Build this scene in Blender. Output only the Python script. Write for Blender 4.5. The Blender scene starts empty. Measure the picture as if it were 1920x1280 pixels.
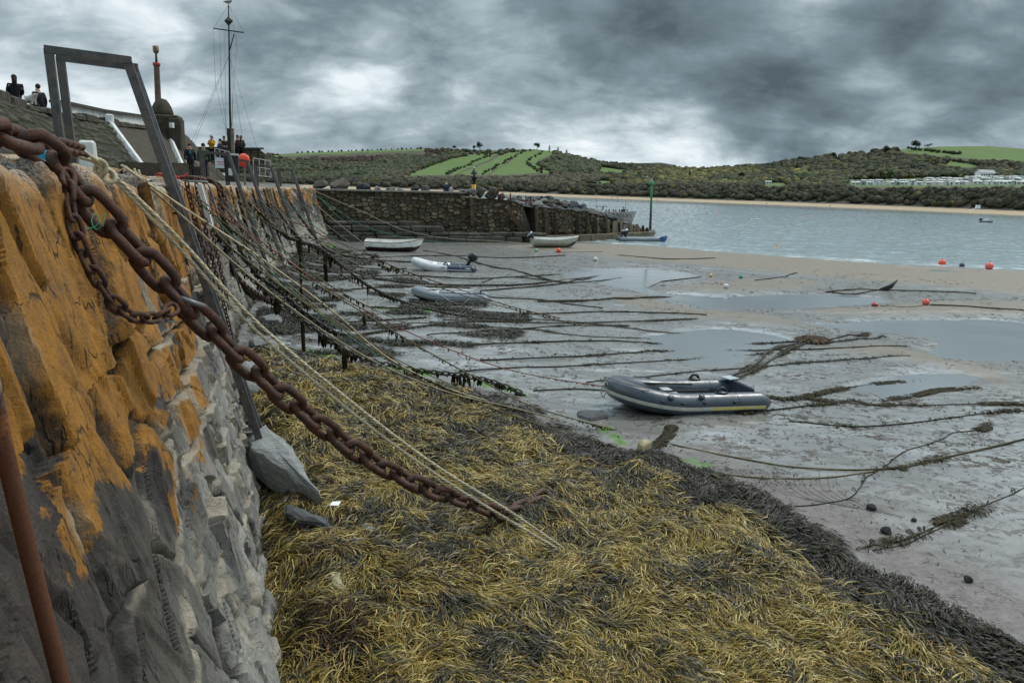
import bpy, math, random
import numpy as np
from mathutils import Vector, Matrix, noise as mnoise
random.seed(7)
RNG = np.random.default_rng(11)
SC = bpy.context.scene
COL = SC.collection
PI = math.pi

# ------------------------------------------------------------------ camera
CAM = np.array([0.0, 0.0, 4.4]); FPX = 1387.0
PITCH = math.radians(11.53); ROLL = math.radians(2.0)
_f = np.array([0, math.cos(PITCH), -math.sin(PITCH)])
_u0 = np.array([0, math.sin(PITCH), math.cos(PITCH)]); _r0 = np.array([1.0, 0, 0])
_r = _r0*math.cos(ROLL) + _u0*math.sin(ROLL)
_u = _u0*math.cos(ROLL) - _r0*math.sin(ROLL)

def ray(px, py):
    px = np.asarray(px, float); py = np.asarray(py, float)
    return _f + ((px-960)/FPX)[..., None]*_r + ((640-py)/FPX)[..., None]*_u
def P(px, py, z=0.0):
    "point of the level plane z seen in that direction"
    d = ray(px, py); t = (z-CAM[2])/d[..., 2]
    return CAM + d*np.asarray(t)[..., None]
def PD(px, py, y):
    "point at forward distance y"
    d = ray(px, py); t = np.asarray(y)/d[..., 1]
    return CAM + d*np.asarray(t)[..., None]
def PV(px, py, A, B):
    "point of the vertical plane through A and B"
    n = np.array([-(B[1]-A[1]), B[0]-A[0], 0.0])
    d = ray(px, py); t = np.dot(np.asarray(A)-CAM, n)/(d@n)
    return CAM + d*np.asarray(t)[..., None]
def proj(p):
    q = np.asarray(p, float)-CAM
    w = q@_f
    w = np.where(np.abs(w) < 1e-6, 1e-6, w)
    return 960+FPX*(q@_r)/w, 640-FPX*(q@_u)/w

cam = bpy.data.cameras.new('camera'); cam.sensor_width = 36; cam.lens = FPX*36/1920
cam.clip_start = .05; cam.clip_end = 12000
camo = bpy.data.objects.new('camera', cam); COL.objects.link(camo)
M = Matrix([[_r[i], _u[i], -_f[i], CAM[i]] for i in range(3)] + [[0, 0, 0, 1]])
camo.matrix_world = M
SC.camera = camo

# ------------------------------------------------------------------ numpy noise
def _h(ix, iy, s):
    with np.errstate(over='ignore'):
        a = ix.astype(np.int64).astype(np.uint32)*np.uint32(374761393) + iy.astype(np.int64).astype(np.uint32)*np.uint32(668265263) + np.uint32((s*2246822519) & 0xffffffff)
        a = (a ^ (a >> np.uint32(13)))*np.uint32(1274126177)
        a = (a ^ (a >> np.uint32(16)))*np.uint32(2654435761)
        a = a ^ (a >> np.uint32(15))
    return a.astype(np.float64)/4294967295.0
def vn(x, y, s=0):
    x = np.asarray(x, float); y = np.asarray(y, float)
    ix = np.floor(x); iy = np.floor(y); fx = x-ix; fy = y-iy
    fx = fx*fx*fx*(fx*(fx*6-15)+10); fy = fy*fy*fy*(fy*(fy*6-15)+10)
    a = _h(ix, iy, s); b = _h(ix+1, iy, s); c = _h(ix, iy+1, s); d = _h(ix+1, iy+1, s)
    return (a*(1-fx)+b*fx)*(1-fy)+(c*(1-fx)+d*fx)*fy
def fbm(x, y, s=0, o=4, g=.5):
    t = 0; a = 1; n = 0
    for k in range(o):
        t = t+a*vn(x*2**k+17.3*k, y*2**k-9.1*k, s+k*7); n += a; a *= g
    return t/n          # 0..1
def voro(x, y, s=0, jit=.9):
    "cell id hash, distance to the nearest edge, offset to the cell's point"
    ix = np.floor(x); iy = np.floor(y)
    best = np.full(x.shape, 1e9); bx = np.zeros_like(x); by = np.zeros_like(x); cx = np.zeros_like(x); cy = np.zeros_like(x)
    for i in (-1, 0, 1):
        for j in (-1, 0, 1):
            gx = ix+i; gy = iy+j
            px = gx+.5+(_h(gx, gy, s)-.5)*jit; py = gy+.5+(_h(gx, gy, s+1)-.5)*jit
            d = (px-x)**2+(py-y)**2; m = d < best
            best = np.where(m, d, best); bx = np.where(m, px, bx); by = np.where(m, py, by); cx = np.where(m, gx, cx); cy = np.where(m, gy, cy)
    edge = np.full(x.shape, 1e9)
    for i in (-2, -1, 0, 1, 2):
        for j in (-2, -1, 0, 1, 2):
            gx = cx+i; gy = cy+j
            if i == 0 and j == 0: continue
            px = gx+.5+(_h(gx, gy, s)-.5)*jit; py = gy+.5+(_h(gx, gy, s+1)-.5)*jit
            ex = px-bx; ey = py-by; l = np.sqrt(ex*ex+ey*ey)+1e-9
            e = (((px+bx)/2-x)*ex+((py+by)/2-y)*ey)/l
            edge = np.minimum(edge, e)
    return _h(cx, cy, s+5), edge, x-bx, y-by
def brick(x, y, s=0, jit=.35):
    "jittered courses: id, distance to edge (cell units), offsets"
    row = np.floor(y); off = _h(row, row*0, s)*3
    xx = x+off+(vn(x*1.0, row*3.3, s+2)-.5)*jit*2
    c = np.floor(xx); fx = xx-c; fy = y-row
    return _h(c, row, s+5), np.minimum(np.minimum(fx, 1-fx), np.minimum(fy, 1-fy)), fx-.5, fy-.5
def sst(a, b, x):
    t = np.clip((x-a)/(b-a), 0, 1); return t*t*(3-2*t)
def inpoly(px, py, poly):
    r = np.zeros(np.shape(px), bool); n = len(poly); j = n-1
    for i in range(n):
        xi, yi = poly[i]; xj, yj = poly[j]
        c = ((yi > py) != (yj > py)) & (px < (xj-xi)*(py-yi)/((yj-yi) if yj != yi else 1e-9)+xi)
        r ^= c; j = i
    return r
def sdpoly(px, py, poly):
    "signed distance, positive inside"
    d = np.full(np.shape(px), 1e9); n = len(poly)
    for i in range(n):
        ax, ay = poly[i]; bx, by = poly[(i+1) % n]
        vx, vy = bx-ax, by-ay; L = vx*vx+vy*vy+1e-12
        t = np.clip(((px-ax)*vx+(py-ay)*vy)/L, 0, 1)
        d = np.minimum(d, (px-ax-t*vx)**2+(py-ay-t*vy)**2)
    d = np.sqrt(d)
    return np.where(inpoly(px, py, poly), d, -d)

# ------------------------------------------------------------------ objects
def tag(o, label=None, cat=None, group=None, kind=None):
    if label: o['label'] = label
    if cat: o['category'] = cat
    if group: o['group'] = group
    if kind: o['kind'] = kind
    return o
def empty(name, loc=(0, 0, 0), rz=0, label=None, cat=None, group=None):
    o = bpy.data.objects.new(name, None); COL.objects.link(o)
    o.location = Vector([float(v) for v in loc]); o.rotation_euler = (0, 0, rz); o.empty_display_size = .2
    return tag(o, label, cat, group)
def link(name, me, parent=None):
    o = bpy.data.objects.new(name, me); COL.objects.link(o)
    if parent is not None: o.parent = parent
    return o
def npmesh(name, V, F, mats, smooth=True, attrs=None, parent=None, fm=None):
    "V (n,3), F (m,3|4); attrs: name -> (n,) or (n,3)"
    me = bpy.data.meshes.new(name)
    V = np.ascontiguousarray(V, np.float32); F = np.ascontiguousarray(F, np.int32)
    k = F.shape[1]
    me.vertices.add(len(V)); me.vertices.foreach_set('co', V.ravel())
    me.loops.add(F.size); me.loops.foreach_set('vertex_index', F.ravel())
    me.polygons.add(len(F)); me.polygons.foreach_set('loop_start', np.arange(0, F.size, k, dtype=np.int32))
    me.polygons.foreach_set('use_smooth', np.full(len(F), smooth))
    for m in (mats if isinstance(mats, (list, tuple)) else [mats]): me.materials.append(m)
    if fm is not None: me.polygons.foreach_set('material_index', np.ascontiguousarray(fm, np.int32))
    me.update(calc_edges=True)
    for n, a in (attrs or {}).items():
        a = np.asarray(a, np.float32)
        if a.ndim == 1:
            at = me.attributes.new(n, 'FLOAT', 'POINT'); at.data.foreach_set('value', a)
        else:
            at = me.attributes.new(n, 'FLOAT_COLOR', 'POINT')
            at.data.foreach_set('color', np.concatenate([a[:, :3], np.ones((len(a), 1), np.float32)], 1).ravel())
    return link(name, me, parent)
def gridfaces(nu, nv):
    i = np.arange(nu-1)[:, None]*nv+np.arange(nv-1)[None, :]
    return np.stack([i, i+nv, i+nv+1, i+1], -1).reshape(-1, 4)

class MB:
    "collects shapes, then links them as one mesh object"
    def __init__(s): s.v = []; s.f = []; s.m = []; s.sm = []
    def add(s, V, F, mi=0, smooth=False, mat=None):
        b = len(s.v)
        for p in V:
            p = Vector([float(c) for c in p])
            s.v.append(mat @ p if mat is not None else p)
        for f in F: s.f.append([b+i for i in f]); s.m.append(mi); s.sm.append(smooth)
        return s
    def box(s, c, d, rz=0, mi=0, mat=None, taper=1.0, bev=0.0):
        x, y, z = d[0]/2, d[1]/2, d[2]/2
        if bev <= 0:
            V = [(-x, -y, -z), (x, -y, -z), (x, y, -z), (-x, y, -z), (-x*taper, -y*taper, z), (x*taper, -y*taper, z), (x*taper, y*taper, z), (-x*taper, y*taper, z)]
            F = [(3, 2, 1, 0), (4, 5, 6, 7), (0, 1, 5, 4), (1, 2, 6, 5), (2, 3, 7, 6), (3, 0, 4, 7)]
        else:
            b = min(bev, x*.9, y*.9, z*.9); V = []; F = []
            def ring(xx, yy, zz, t): return [((sx*(xx-(b if k else 0)))*t, (sy*(yy-(0 if k else b)))*t, zz) for sx, sy, k in ((1, -1, 0), (1, 1, 0), (1, 1, 1), (-1, 1, 1), (-1, 1, 0), (-1, -1, 0), (-1, -1, 1), (1, -1, 1))]
            R = [ring(x-b, y-b, -z, 1), ring(x, y, -z+b, 1), ring(x, y, z-b, taper), ring(x-b, y-b, z, taper)]
            for r in R: V += r
            for k in range(3):
                for i in range(8): F.append((k*8+i, k*8+(i+1) % 8, k*8+8+(i+1) % 8, k*8+8+i))
            F.append(tuple(range(7, -1, -1))); F.append(tuple(range(24, 32)))
        T = Matrix.Translation(Vector([float(q) for q in c])) @ Matrix.Rotation(rz, 4, 'Z')
        if mat is not None: T = mat @ T
        return s.add(V, F, mi, False, T)
    def tube(s, pts, r, n=8, mi=0, caps=True, closed=False, flat=None, smooth=True):
        P_ = [Vector([float(c) for c in p]) for p in pts]; N = len(P_)
        rr = [r]*N if not hasattr(r, '__len__') else list(r)
        t0 = None; V = []; F = []; up = None
        for i in range(N):
            if closed: t = P_[(i+1) % N]-P_[i-1]
            else: t = P_[min(i+1, N-1)]-P_[max(i-1, 0)]
            if t.length < 1e-9: t = t0 or Vector((0, 0, 1))
            t.normalize()
            if up is None:
                up = Vector((0, 0, 1)) if abs(t.z) < .9 else Vector((1, 0, 0))
            up = (up-t*up.dot(t))
            if up.length < 1e-6: up = t.orthogonal()
            up.normalize(); sd = t.cross(up); t0 = t
            for k in range(n):
                a = 2*PI*k/n; f = 1 if flat is None else flat
                V.append(P_[i]+(sd*math.cos(a)+up*math.sin(a)*f)*rr[i])
        for i in range(N if closed else N-1):
            for k in range(n):
                a = i*n+k; b = i*n+(k+1) % n; j = ((i+1) % N)*n
                F.append((a, b, j+(k+1) % n, j+k))
        if caps and not closed:
            F.append(tuple(range(n-1, -1, -1))); F.append(tuple((N-1)*n+k for k in range(n)))
        return s.add(V, F, mi, smooth)
    def bar(s, a, b, w, h=None, up=(0, 0, 1), mi=0):
        "square section bar from a to b"
        a = Vector([float(c) for c in a]); b = Vector([float(c) for c in b]); t = (b-a); L = t.length; t.normalize()
        u = Vector(up); u = u-t*u.dot(t)
        if u.length < 1e-4: u = t.orthogonal()
        u.normalize(); sd = t.cross(u); h = h or w
        V = [p+sd*(w/2*i)+u*(h/2*j) for p in (a, b) for i, j in ((-1, -1), (1, -1), (1, 1), (-1, 1))]
        return s.add(V, [(0, 3, 2, 1), (4, 5, 6, 7), (0, 1, 5, 4), (1, 2, 6, 5), (2, 3, 7, 6), (3, 0, 4, 7)], mi)
    def lathe(s, prof, n=16, mi=0, c=(0, 0, 0), smooth=True, mat=None, sx=1, sy=1):
        V = []; F = []; N = len(prof)
        for r, z in prof:
            for k in range(n):
                a = 2*PI*k/n; V.append((c[0]+r*sx*math.cos(a), c[1]+r*sy*math.sin(a), c[2]+z))
        for i in range(N-1):
            for k in range(n): F.append((i*n+k, i*n+(k+1) % n, (i+1)*n+(k+1) % n, (i+1)*n+k))
        F.append(tuple(range(n-1, -1, -1))); F.append(tuple((N-1)*n+k for k in range(n)))
        return s.add(V, F, mi, smooth, mat)
    def ball(s, c, r, n=12, mi=0, sx=1, sy=1, sz=1):
        prof = [(max(1e-4, r*math.sin(PI*i/(n//2+2))), -r*sz*math.cos(PI*i/(n//2+2))) for i in range(n//2+3)]
        return s.lathe(prof, n, mi, c, True, None, sx, sy)
    def build(s, name, mats, parent=None):
        me = bpy.data.meshes.new(name)
        me.from_pydata([tuple(v) for v in s.v], [], s.f)
        for m in (mats if isinstance(mats, (list, tuple)) else [mats]): me.materials.append(m)
        me.polygons.foreach_set('material_index', s.m); me.polygons.foreach_set('use_smooth', s.sm)
        me.update()
        return link(name, me, parent)
def catmull(pts, k=6):
    pts = np.asarray(pts, float); out = []
    n = len(pts)
    for i in range(n-1):
        p0 = pts[max(i-1, 0)]; p1 = pts[i]; p2 = pts[i+1]; p3 = pts[min(i+2, n-1)]
        for j in range(k):
            t = j/k
            out.append(.5*((2*p1)+(-p0+p2)*t+(2*p0-5*p1+4*p2-p3)*t*t+(-p0+3*p1-3*p2+p3)*t**3))
    out.append(pts[-1]); return np.array(out)

# ------------------------------------------------------------------ materials
class NT:
    def __init__(s, m):
        m.use_nodes = True; s.t = m.node_tree; s.t.nodes.clear(); s.N = s.t.nodes; s.L = s.t.links
    def n(s, typ, **kw):
        nd = s.N.new(typ)
        for k, v in kw.items():
            if k.startswith('i_'):
                nd.inputs[k[2:].replace('_', ' ')].default_value = v
            else: setattr(nd, k, v)
        return nd
    def l(s, a, b): s.L.new(a, b)
    def noise(s, vec, scale, detail=4, rough=.55, dist=0, dims='3D'):
        nd = s.n('ShaderNodeTexNoise'); nd.noise_dimensions = dims
        nd.inputs['Scale'].default_value = scale; nd.inputs['Detail'].default_value = detail
        nd.inputs['Roughness'].default_value = rough; nd.inputs['Distortion'].default_value = dist
        if vec is not None: s.l(vec, nd.inputs['Vector'])
        return nd.outputs['Fac']
    def ramp(s, fac, stops, interp='LINEAR'):
        nd = s.n('ShaderNodeValToRGB'); nd.color_ramp.interpolation = interp
        e = nd.color_ramp.elements
        while len(e) < len(stops): e.new(.5)
        for q, (p, c) in zip(e, stops):
            q.position = p
            q.color = (c, c, c, 1) if not hasattr(c, '__len__') else (*c[:3], 1)
        s.l(fac, nd.inputs['Fac']); return nd.outputs['Color']
    def mix(s, fac, a, b, typ='MIX'):
        nd = s.n('ShaderNodeMix'); nd.data_type = 'RGBA'; nd.blend_type = typ
        for v, i in ((fac, 0), (a, 6), (b, 7)):
            if hasattr(v, 'is_linked') or isinstance(v, bpy.types.NodeSocket): s.l(v, nd.inputs[i])
            else: nd.inputs[i].default_value = v if i == 0 else ((*v[:3], 1) if hasattr(v, '__len__') else (v, v, v, 1))
        return nd.outputs[2]
    def math(s, op, a, b=None, c=None):
        nd = s.n('ShaderNodeMath'); nd.operation = op
        for i, v in enumerate((a, b, c)):
            if v is None: continue
            if isinstance(v, bpy.types.NodeSocket): s.l(v, nd.inputs[i])
            else: nd.inputs[i].default_value = v
        return nd.outputs[0]
    def attr(s, name, col=False):
        nd = s.n('ShaderNodeAttribute'); nd.attribute_name = name
        return nd.outputs['Color'] if col else nd.outputs['Fac']
    def pos(s, scale=None):
        g = s.n('ShaderNodeNewGeometry').outputs['Position']
        return s.map(g, scale) if scale else g
    def obj(s, scale=None):
        g = s.n('ShaderNodeTexCoord').outputs['Object']
        return s.map(g, scale) if scale else g
    def map(s, v, scale=(1, 1, 1), rot=(0, 0, 0), loc=(0, 0, 0)):
        nd = s.n('ShaderNodeMapping'); s.l(v, nd.inputs['Vector'])
        nd.inputs['Scale'].default_value = scale; nd.inputs['Rotation'].default_value = rot; nd.inputs['Location'].default_value = loc
        return nd.outputs['Vector']
    def bump(s, h, strength=.3, dist=.02, nrm=None):
        nd = s.n('ShaderNodeBump'); nd.inputs['Strength'].default_value = strength; nd.inputs['Distance'].default_value = dist
        s.l(h, nd.inputs['Height'])
        if nrm is not None: s.l(nrm, nd.inputs['Normal'])
        return nd.outputs['Normal']
    def out(s, col, rough=.6, nrm=None, metal=0, spec=.5, coat=0, ior=None, sss=None):
        b = s.n('ShaderNodeBsdfPrincipled'); o = s.n('ShaderNodeOutputMaterial'); s.l(b.outputs[0], o.inputs[0])
        for v, k in ((col, 'Base Color'), (rough, 'Roughness'), (metal, 'Metallic'), (spec, 'Specular IOR Level'), (coat, 'Coat Weight'), (ior, 'IOR')):
            if v is None: continue
            if isinstance(v, bpy.types.NodeSocket): s.l(v, b.inputs[k])
            elif hasattr(v, '__len__'): b.inputs[k].default_value = (*v[:3], 1)
            else: b.inputs[k].default_value = v
        if nrm is not None: s.l(nrm, b.inputs['Normal'])
        return b
def newmat(name):
    m = bpy.data.materials.new(name); return m, NT(m)
_mc = {}
def pm(name, col, rough=.6, var=.25, scale=6.0, bump=.15, bscale=60.0, metal=0.0, spec=.5, dirt=None, dscale=3.0, damt=.5, coat=0, dist=.006):
    "plain surface with some wear: two noises on the colour, one on the relief"
    if name in _mc: return _mc[name]
    m, t = newmat(name)
    v = t.obj()
    c = np.array(col)
    base = t.ramp(t.noise(v, scale, 5), [(.3, c*(1-var)), (.7, np.minimum(c*(1+var), 1))])
    if dirt is not None:
        base = t.mix(t.math('MULTIPLY', t.ramp(t.noise(v, dscale, 6, .65, .4), [(.45, 0.0), (.68, 1.0)]), damt), base, dirt)
    rg = t.ramp(t.noise(v, scale*2.3, 4), [(.3, max(rough-.1, .03)), (.7, min(rough+.12, 1))])
    nr = t.bump(t.noise(v, bscale, 5, .6), bump, dist) if bump > 0 else None
    t.out(base, rg, nr, metal, spec if rough < .7 else min(spec, .2), coat)
    _mc[name] = m; return m

# ------------------------------------------------------------------ light
SUN_EL = math.radians(52); SUN_AZ = math.radians(48)      # azimuth clockwise from +Y (ahead)
w = bpy.data.worlds.new('World'); SC.world = w; w.use_nodes = True
t = NT(w)
sd = Vector((math.sin(SUN_AZ)*math.cos(SUN_EL), math.cos(SUN_AZ)*math.cos(SUN_EL), math.sin(SUN_EL)))
sk = t.n('ShaderNodeTexSky'); sk.sky_type = 'NISHITA'; sk.sun_disc = False
sk.sun_elevation = SUN_EL; sk.sun_rotation = SUN_AZ; sk.air_density = 1.1; sk.dust_density = 1.0; sk.ozone_density = 1.5
D = t.n('ShaderNodeTexCoord').outputs['Generated']
sep = t.n('ShaderNodeSeparateXYZ'); t.l(D, sep.inputs[0])
zc = t.math('ADD', t.math('MAXIMUM', sep.outputs[2], 0.0), .40)
cx = t.math('DIVIDE', sep.outputs[0], zc); cy = t.math('DIVIDE', sep.outputs[1], zc)
cmb = t.n('ShaderNodeCombineXYZ'); t.l(cx, cmb.inputs[0]); t.l(cy, cmb.inputs[1])
cv = cmb.outputs[0]
def blob(px, py, size):
    d = ray(px, py); d = d/np.linalg.norm(d)
    nd = t.n('ShaderNodeVectorMath'); nd.operation = 'DISTANCE'; t.l(D, nd.inputs[0]); nd.inputs[1].default_value = tuple(d)
    return t.ramp(t.math('DIVIDE', nd.outputs['Value'], size), [(0.0, 1.0), (1.0, 0.0)], 'EASE')
n_big = t.noise(t.map(cv, (.9, 1.0, 1)), .85, 5, .52, .35)
n_mid = t.noise(t.map(cv, (1, 1, 1), loc=(7, 3, 0)), 2.0, 8, .54, .3)
n_fin = t.noise(t.map(cv, (1, 1.25, 1), loc=(2, 9, 0)), 7.5, 8, .62, .5)
bil = t.math('ABSOLUTE', t.math('SUBTRACT', t.math('MULTIPLY', t.noise(t.map(cv, (1, 1, 1), loc=(4, 1, 0)), 2.6, 5, .5, .15), 2.0), 1.0))
dens = t.math('ADD', t.math('ADD', t.math('MULTIPLY', n_big, .5), t.math('SUBTRACT', .04, t.math('MULTIPLY', bil, .22))), t.math('MULTIPLY', n_mid, .42))
dens = t.math('ADD', dens, t.math('MULTIPLY', n_fin, .16))
dens = t.math('SUBTRACT', t.math('ADD', dens, .004), t.math('MULTIPLY', t.ramp(sep.outputs[2], [(.0, 1.0), (.15, 0.0)]), .075))
for (px, py, sz, amt) in ((1700, 90, .34, .13), (1480, 190, .16, .05), (1120, 130, .2, .06), (330, 190, .2, .03), (700, 40, .25, .03), (1880, 200, .2, .03),
                          (640, 215, .2, -.05), (200, 80, .13, -.05), (1620, 210, .12, -.10), (1880, 20, .1, -.07), (1120, 235, .3, -.05), (30, 25, .12, -.06), (930, 200, .16, -.03), (700, 150, .1, -.05)):
    dens = t.math('ADD', dens, t.math('MULTIPLY', blob(px, py, sz), amt))
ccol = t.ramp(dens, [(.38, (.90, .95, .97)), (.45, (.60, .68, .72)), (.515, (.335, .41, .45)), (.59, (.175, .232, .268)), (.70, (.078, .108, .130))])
cov = t.ramp(dens, [(.34, 0.0), (.42, 1.0)])
skyc = t.mix(1.0, sk.outputs[0], (.085, .085, .085), 'MULTIPLY')
skyc = t.mix(.35, skyc, (.62, .72, .78))
sky = t.mix(cov, skyc, ccol)
# overcast brightens overhead; unseen sky above frame boosted further for the mud's reflections
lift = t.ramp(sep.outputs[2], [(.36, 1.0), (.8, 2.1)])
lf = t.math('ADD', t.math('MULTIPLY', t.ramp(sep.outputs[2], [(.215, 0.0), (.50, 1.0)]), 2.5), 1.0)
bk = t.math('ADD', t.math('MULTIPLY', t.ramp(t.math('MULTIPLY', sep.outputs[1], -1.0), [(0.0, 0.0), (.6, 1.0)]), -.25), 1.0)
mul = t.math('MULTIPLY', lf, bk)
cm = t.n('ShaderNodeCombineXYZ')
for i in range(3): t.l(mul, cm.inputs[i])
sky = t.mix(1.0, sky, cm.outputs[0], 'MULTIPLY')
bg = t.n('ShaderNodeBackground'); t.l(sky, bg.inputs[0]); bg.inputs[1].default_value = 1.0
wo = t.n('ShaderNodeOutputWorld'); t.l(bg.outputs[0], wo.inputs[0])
sun = bpy.data.lights.new('sun', 'SUN'); sun.energy = 1.5; sun.angle = math.radians(11); sun.color = (1, .95, .87)
so = bpy.data.objects.new('sun', sun); COL.objects.link(so)
so.rotation_euler = (-sd).to_track_quat('-Z', 'Y').to_euler()
SC.view_settings.view_transform = 'Standard'; SC.view_settings.look = 'None'
SC.view_settings.exposure = .22; SC.view_settings.gamma = 1
SC.cycles.use_denoising = True
SC.cycles.max_bounces = 6; SC.cycles.diffuse_bounces = 3; SC.cycles.glossy_bounces = 3
SC.cycles.sample_clamp_indirect = 6
# ------------------------------------------------------------------ the quay line
_ty = np.array([-6, -3, 0, 4.4, 6.5, 8.5, 9.6, 13.5, 18, 23, 28, 32, 38, 44, 50, 56, 60.])
_tx = np.array([.9, -.2, -1.22, -2.76, -3.47, -4.16, -4.55, -6.0, -7.6, -9.25, -10.7, -11.75, -13.0, -14.0, -14.75, -15.4, -15.7])
_tz = np.array([4.57, 4.56, 4.54, 4.52, 4.5, 4.46, 4.41, 4.34, 4.28, 4.23, 4.15, 4.11, 4.07, 4.04, 4.05, 4.08, 4.08])
_yy = np.linspace(-6, 60, 1400)
_xx = np.interp(_yy, _ty, _tx); _zz = np.interp(_yy, _ty, _tz)
_k = np.ones(61)/61
_xx = np.concatenate([_xx[:30], np.convolve(_xx, _k, 'valid'), _xx[-30:]]); _zz = np.concatenate([_zz[:30], np.convolve(_zz, _k, 'valid'), _zz[-30:]])
_ss = np.concatenate([[0], np.cumsum(np.hypot(np.diff(_xx), np.diff(_yy)))])
_nx = np.gradient(_yy, _ss); _ny = -np.gradient(_xx, _ss)          # outward (towards the harbour)
BATV = np.interp(_yy, [4, 5, 9, 12, 15, 18, 21, 25, 30, 40], [1.25, 1.25, 1.12, .98, .78, .66, .66, .88, 1.12, 1.2])
def BATf(y): return np.interp(y, _yy, BATV)
def edge_x(y): return np.interp(y, _yy, _xx)
def edge_z(y): return np.interp(y, _yy, _zz)
def quay(y, inland, dz=0.0):
    "point on the quay: forward position of its edge, metres inland, above the deck"
    s = np.interp(y, _yy, _ss); nx = np.interp(s, _ss, _nx); ny = np.interp(s, _ss, _ny)
    return np.array([np.interp(y, _yy, _xx)-nx*inland, y-ny*inland, np.interp(y, _yy, _zz)+.07*min(inland, 4.6)*(1 if y > 20 else .35)+dz])
_fx = _xx+_nx*BATV; _fy = _yy+_ny*BATV                                 # foot line
def foot_dist(x, y):
    "metres out from the foot line (approximate, positive in the harbour)"
    fx = np.interp(y, _fy, _fx); n = np.interp(y, _fy, _nx)
    return (x-fx)*n

# ------------------------------------------------------------------ the harbour floor
SEA = -.2
def W(poly, z=0.0):
    a = np.array(poly, float); p = P(a[:, 0], a[:, 1], z); return [tuple(q) for q in p[:, :2]]
_wl = np.array(W([(1040, 450), (1150, 458), (1250, 463), (1330, 471), (1450, 480), (1600, 491), (1700, 497), (1800, 502), (1920, 507), (2200, 522)], SEA))
_o = np.argsort(_wl[:, 0]); _wl = _wl[_o]
WEED_PX = [(420, 1290), (430, 1100), (430, 960), (400, 820), (370, 760), (390, 690), (430, 650), (500, 655), (600, 668), (700, 678), (790, 697), (880, 712), (985, 742), (1045, 775), (1110, 808), (1170, 830), (1235, 832), (1300, 852), (1380, 892), (1455, 925), (1520, 962), (1620, 1022), (1700, 1062), (1800, 1115), (1920, 1175), (2100, 1265), (2300, 1380), (2200, 1700), (560, 1700)]
WEED = W(WEED_PX, .15)
POOLS = [W(p) for p in (
    [(1050, 512), (1090, 503), (1180, 501), (1280, 508), (1330, 519), (1250, 527), (1222, 538), (1250, 547), (1340, 553), (1450, 549), (1560, 550), (1650, 556), (1672, 566), (1610, 572), (1500, 577), (1400, 579), (1320, 577), (1270, 565), (1195, 545), (1110, 528), (1060, 520)],
    [(1515, 606), (1600, 600), (1750, 598), (1850, 597), (1960, 606), (1960, 674), (1850, 676), (1780, 672), (1728, 655), (1757, 641), (1715, 626), (1600, 619), (1545, 613)],
    [(1720, 506), (1760, 503), (1805, 507), (1790, 511), (1740, 510)],
    [(1200, 628), (1330, 612), (1440, 622), (1500, 636), (1440, 652), (1400, 672), (1360, 690), (1290, 682), (1230, 655)],
    [(1590, 722), (1690, 700), (1800, 697), (1845, 706), (1790, 728), (1660, 748)])]
HUMPS = [(W(p), h) for p, h in (
    ([(1210, 545), (1300, 530), (1400, 521), (1500, 522), (1570, 532), (1500, 547), (1340, 551)], .10),
    ([(1500, 580), (1600, 576), (1700, 566), (1800, 562), (1960, 566), (1960, 597), (1750, 595), (1600, 597), (1540, 596)], .13),
    ([(1120, 560), (1180, 548), (1260, 568), (1320, 580), (1450, 588), (1600, 625), (1480, 615), (1300, 600), (1180, 580)], .07),
    ([(1500, 650), (1650, 640), (1740, 660), (1900, 690), (1960, 760), (1750, 690), (1600, 670)], .05))]
BAR = W([(900, 462), (1040, 455), (1150, 458), (1250, 463), (1330, 471), (1450, 480), (1600, 491), (1920, 507), (2300, 527), (2300, 580), (1920, 560), (1800, 545), (1600, 530), (1450, 515), (1300, 502), (1180, 492), (1080, 478), (960, 470)], 0)
def gh(x, y, fine=True):
    x = np.asarray(x, float); y = np.asarray(y, float)
    z = (fbm(x*.35, y*.35, 3, 3)-.5)*.07
    # mud furrows running with the ebb
    z = z+(fbm(x*.9+y*.1, y*1.6, 5, 3)-.5)*.05
    b = sdpoly(x, y, BAR); z = z+.16*sst(-.6, 3.5, b)+.02*sst(-.2, .3, b)
    for pl, h in HUMPS: z = z+h*sst(-.3, 1.0, sdpoly(x, y, pl))
    for pl in POOLS:
        s = sdpoly(x, y, pl)+(fbm(x*1.3, y*1.3, 9, 3)-.5)*.5
        z = np.minimum(z, np.where(s > -1.2, np.interp(s, [-1.2, -.25, 0, .25, .8], [.09, .0, -.035, -.07, -.12]), 9))
    # beach falls away under the sea
    yw = np.interp(x, _wl[:, 0], _wl[:, 1]); tt = yw-y
    z = np.minimum(z, SEA+np.where(tt > 0, .055*tt+.002*tt*tt, .03*tt)+.0*x)
    z = np.maximum(z, -3)
    # the weedy bank of stones against the foot of the wall
    wd = sdpoly(x, y, WEED); fd = foot_dist(x, y)
    z = z+sst(-.15, 1.2, wd)*(.10+.30*sst(5.5, .0, fd))*sst(26, 20, y)
    z = z+sst(-.1, .6, wd)*((fbm(x*.8, y*.8, 21, 3)-.5)*.34+(fbm(x*2.4, y*2.4, 23, 3)-.5)*.16)
    z = z+.55*sst(1.6, -.4, fd)*sst(16, 30, y)*sst(-.5, 1.0, fd+1.0)*.5
    if fine: z = z+((fbm(x*4, y*6, 31, 3)-.5)*.022+(fbm(x*14, y*18, 33, 2)-.5)*.008)*(.22+.78*np.maximum(sst(-.3, .4, wd), .8*sst(-.5, 1.5, b)))
    return z
def G(px, py, dz=0.0):
    "point on the harbour floor seen at that pixel"
    z = 0.0
    for _ in range(6):
        p = P(px, py, z); z = float(gh(p[..., 0], p[..., 1], False))
    p = P(px, py, z); p[2] = z+dz; return p

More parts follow.
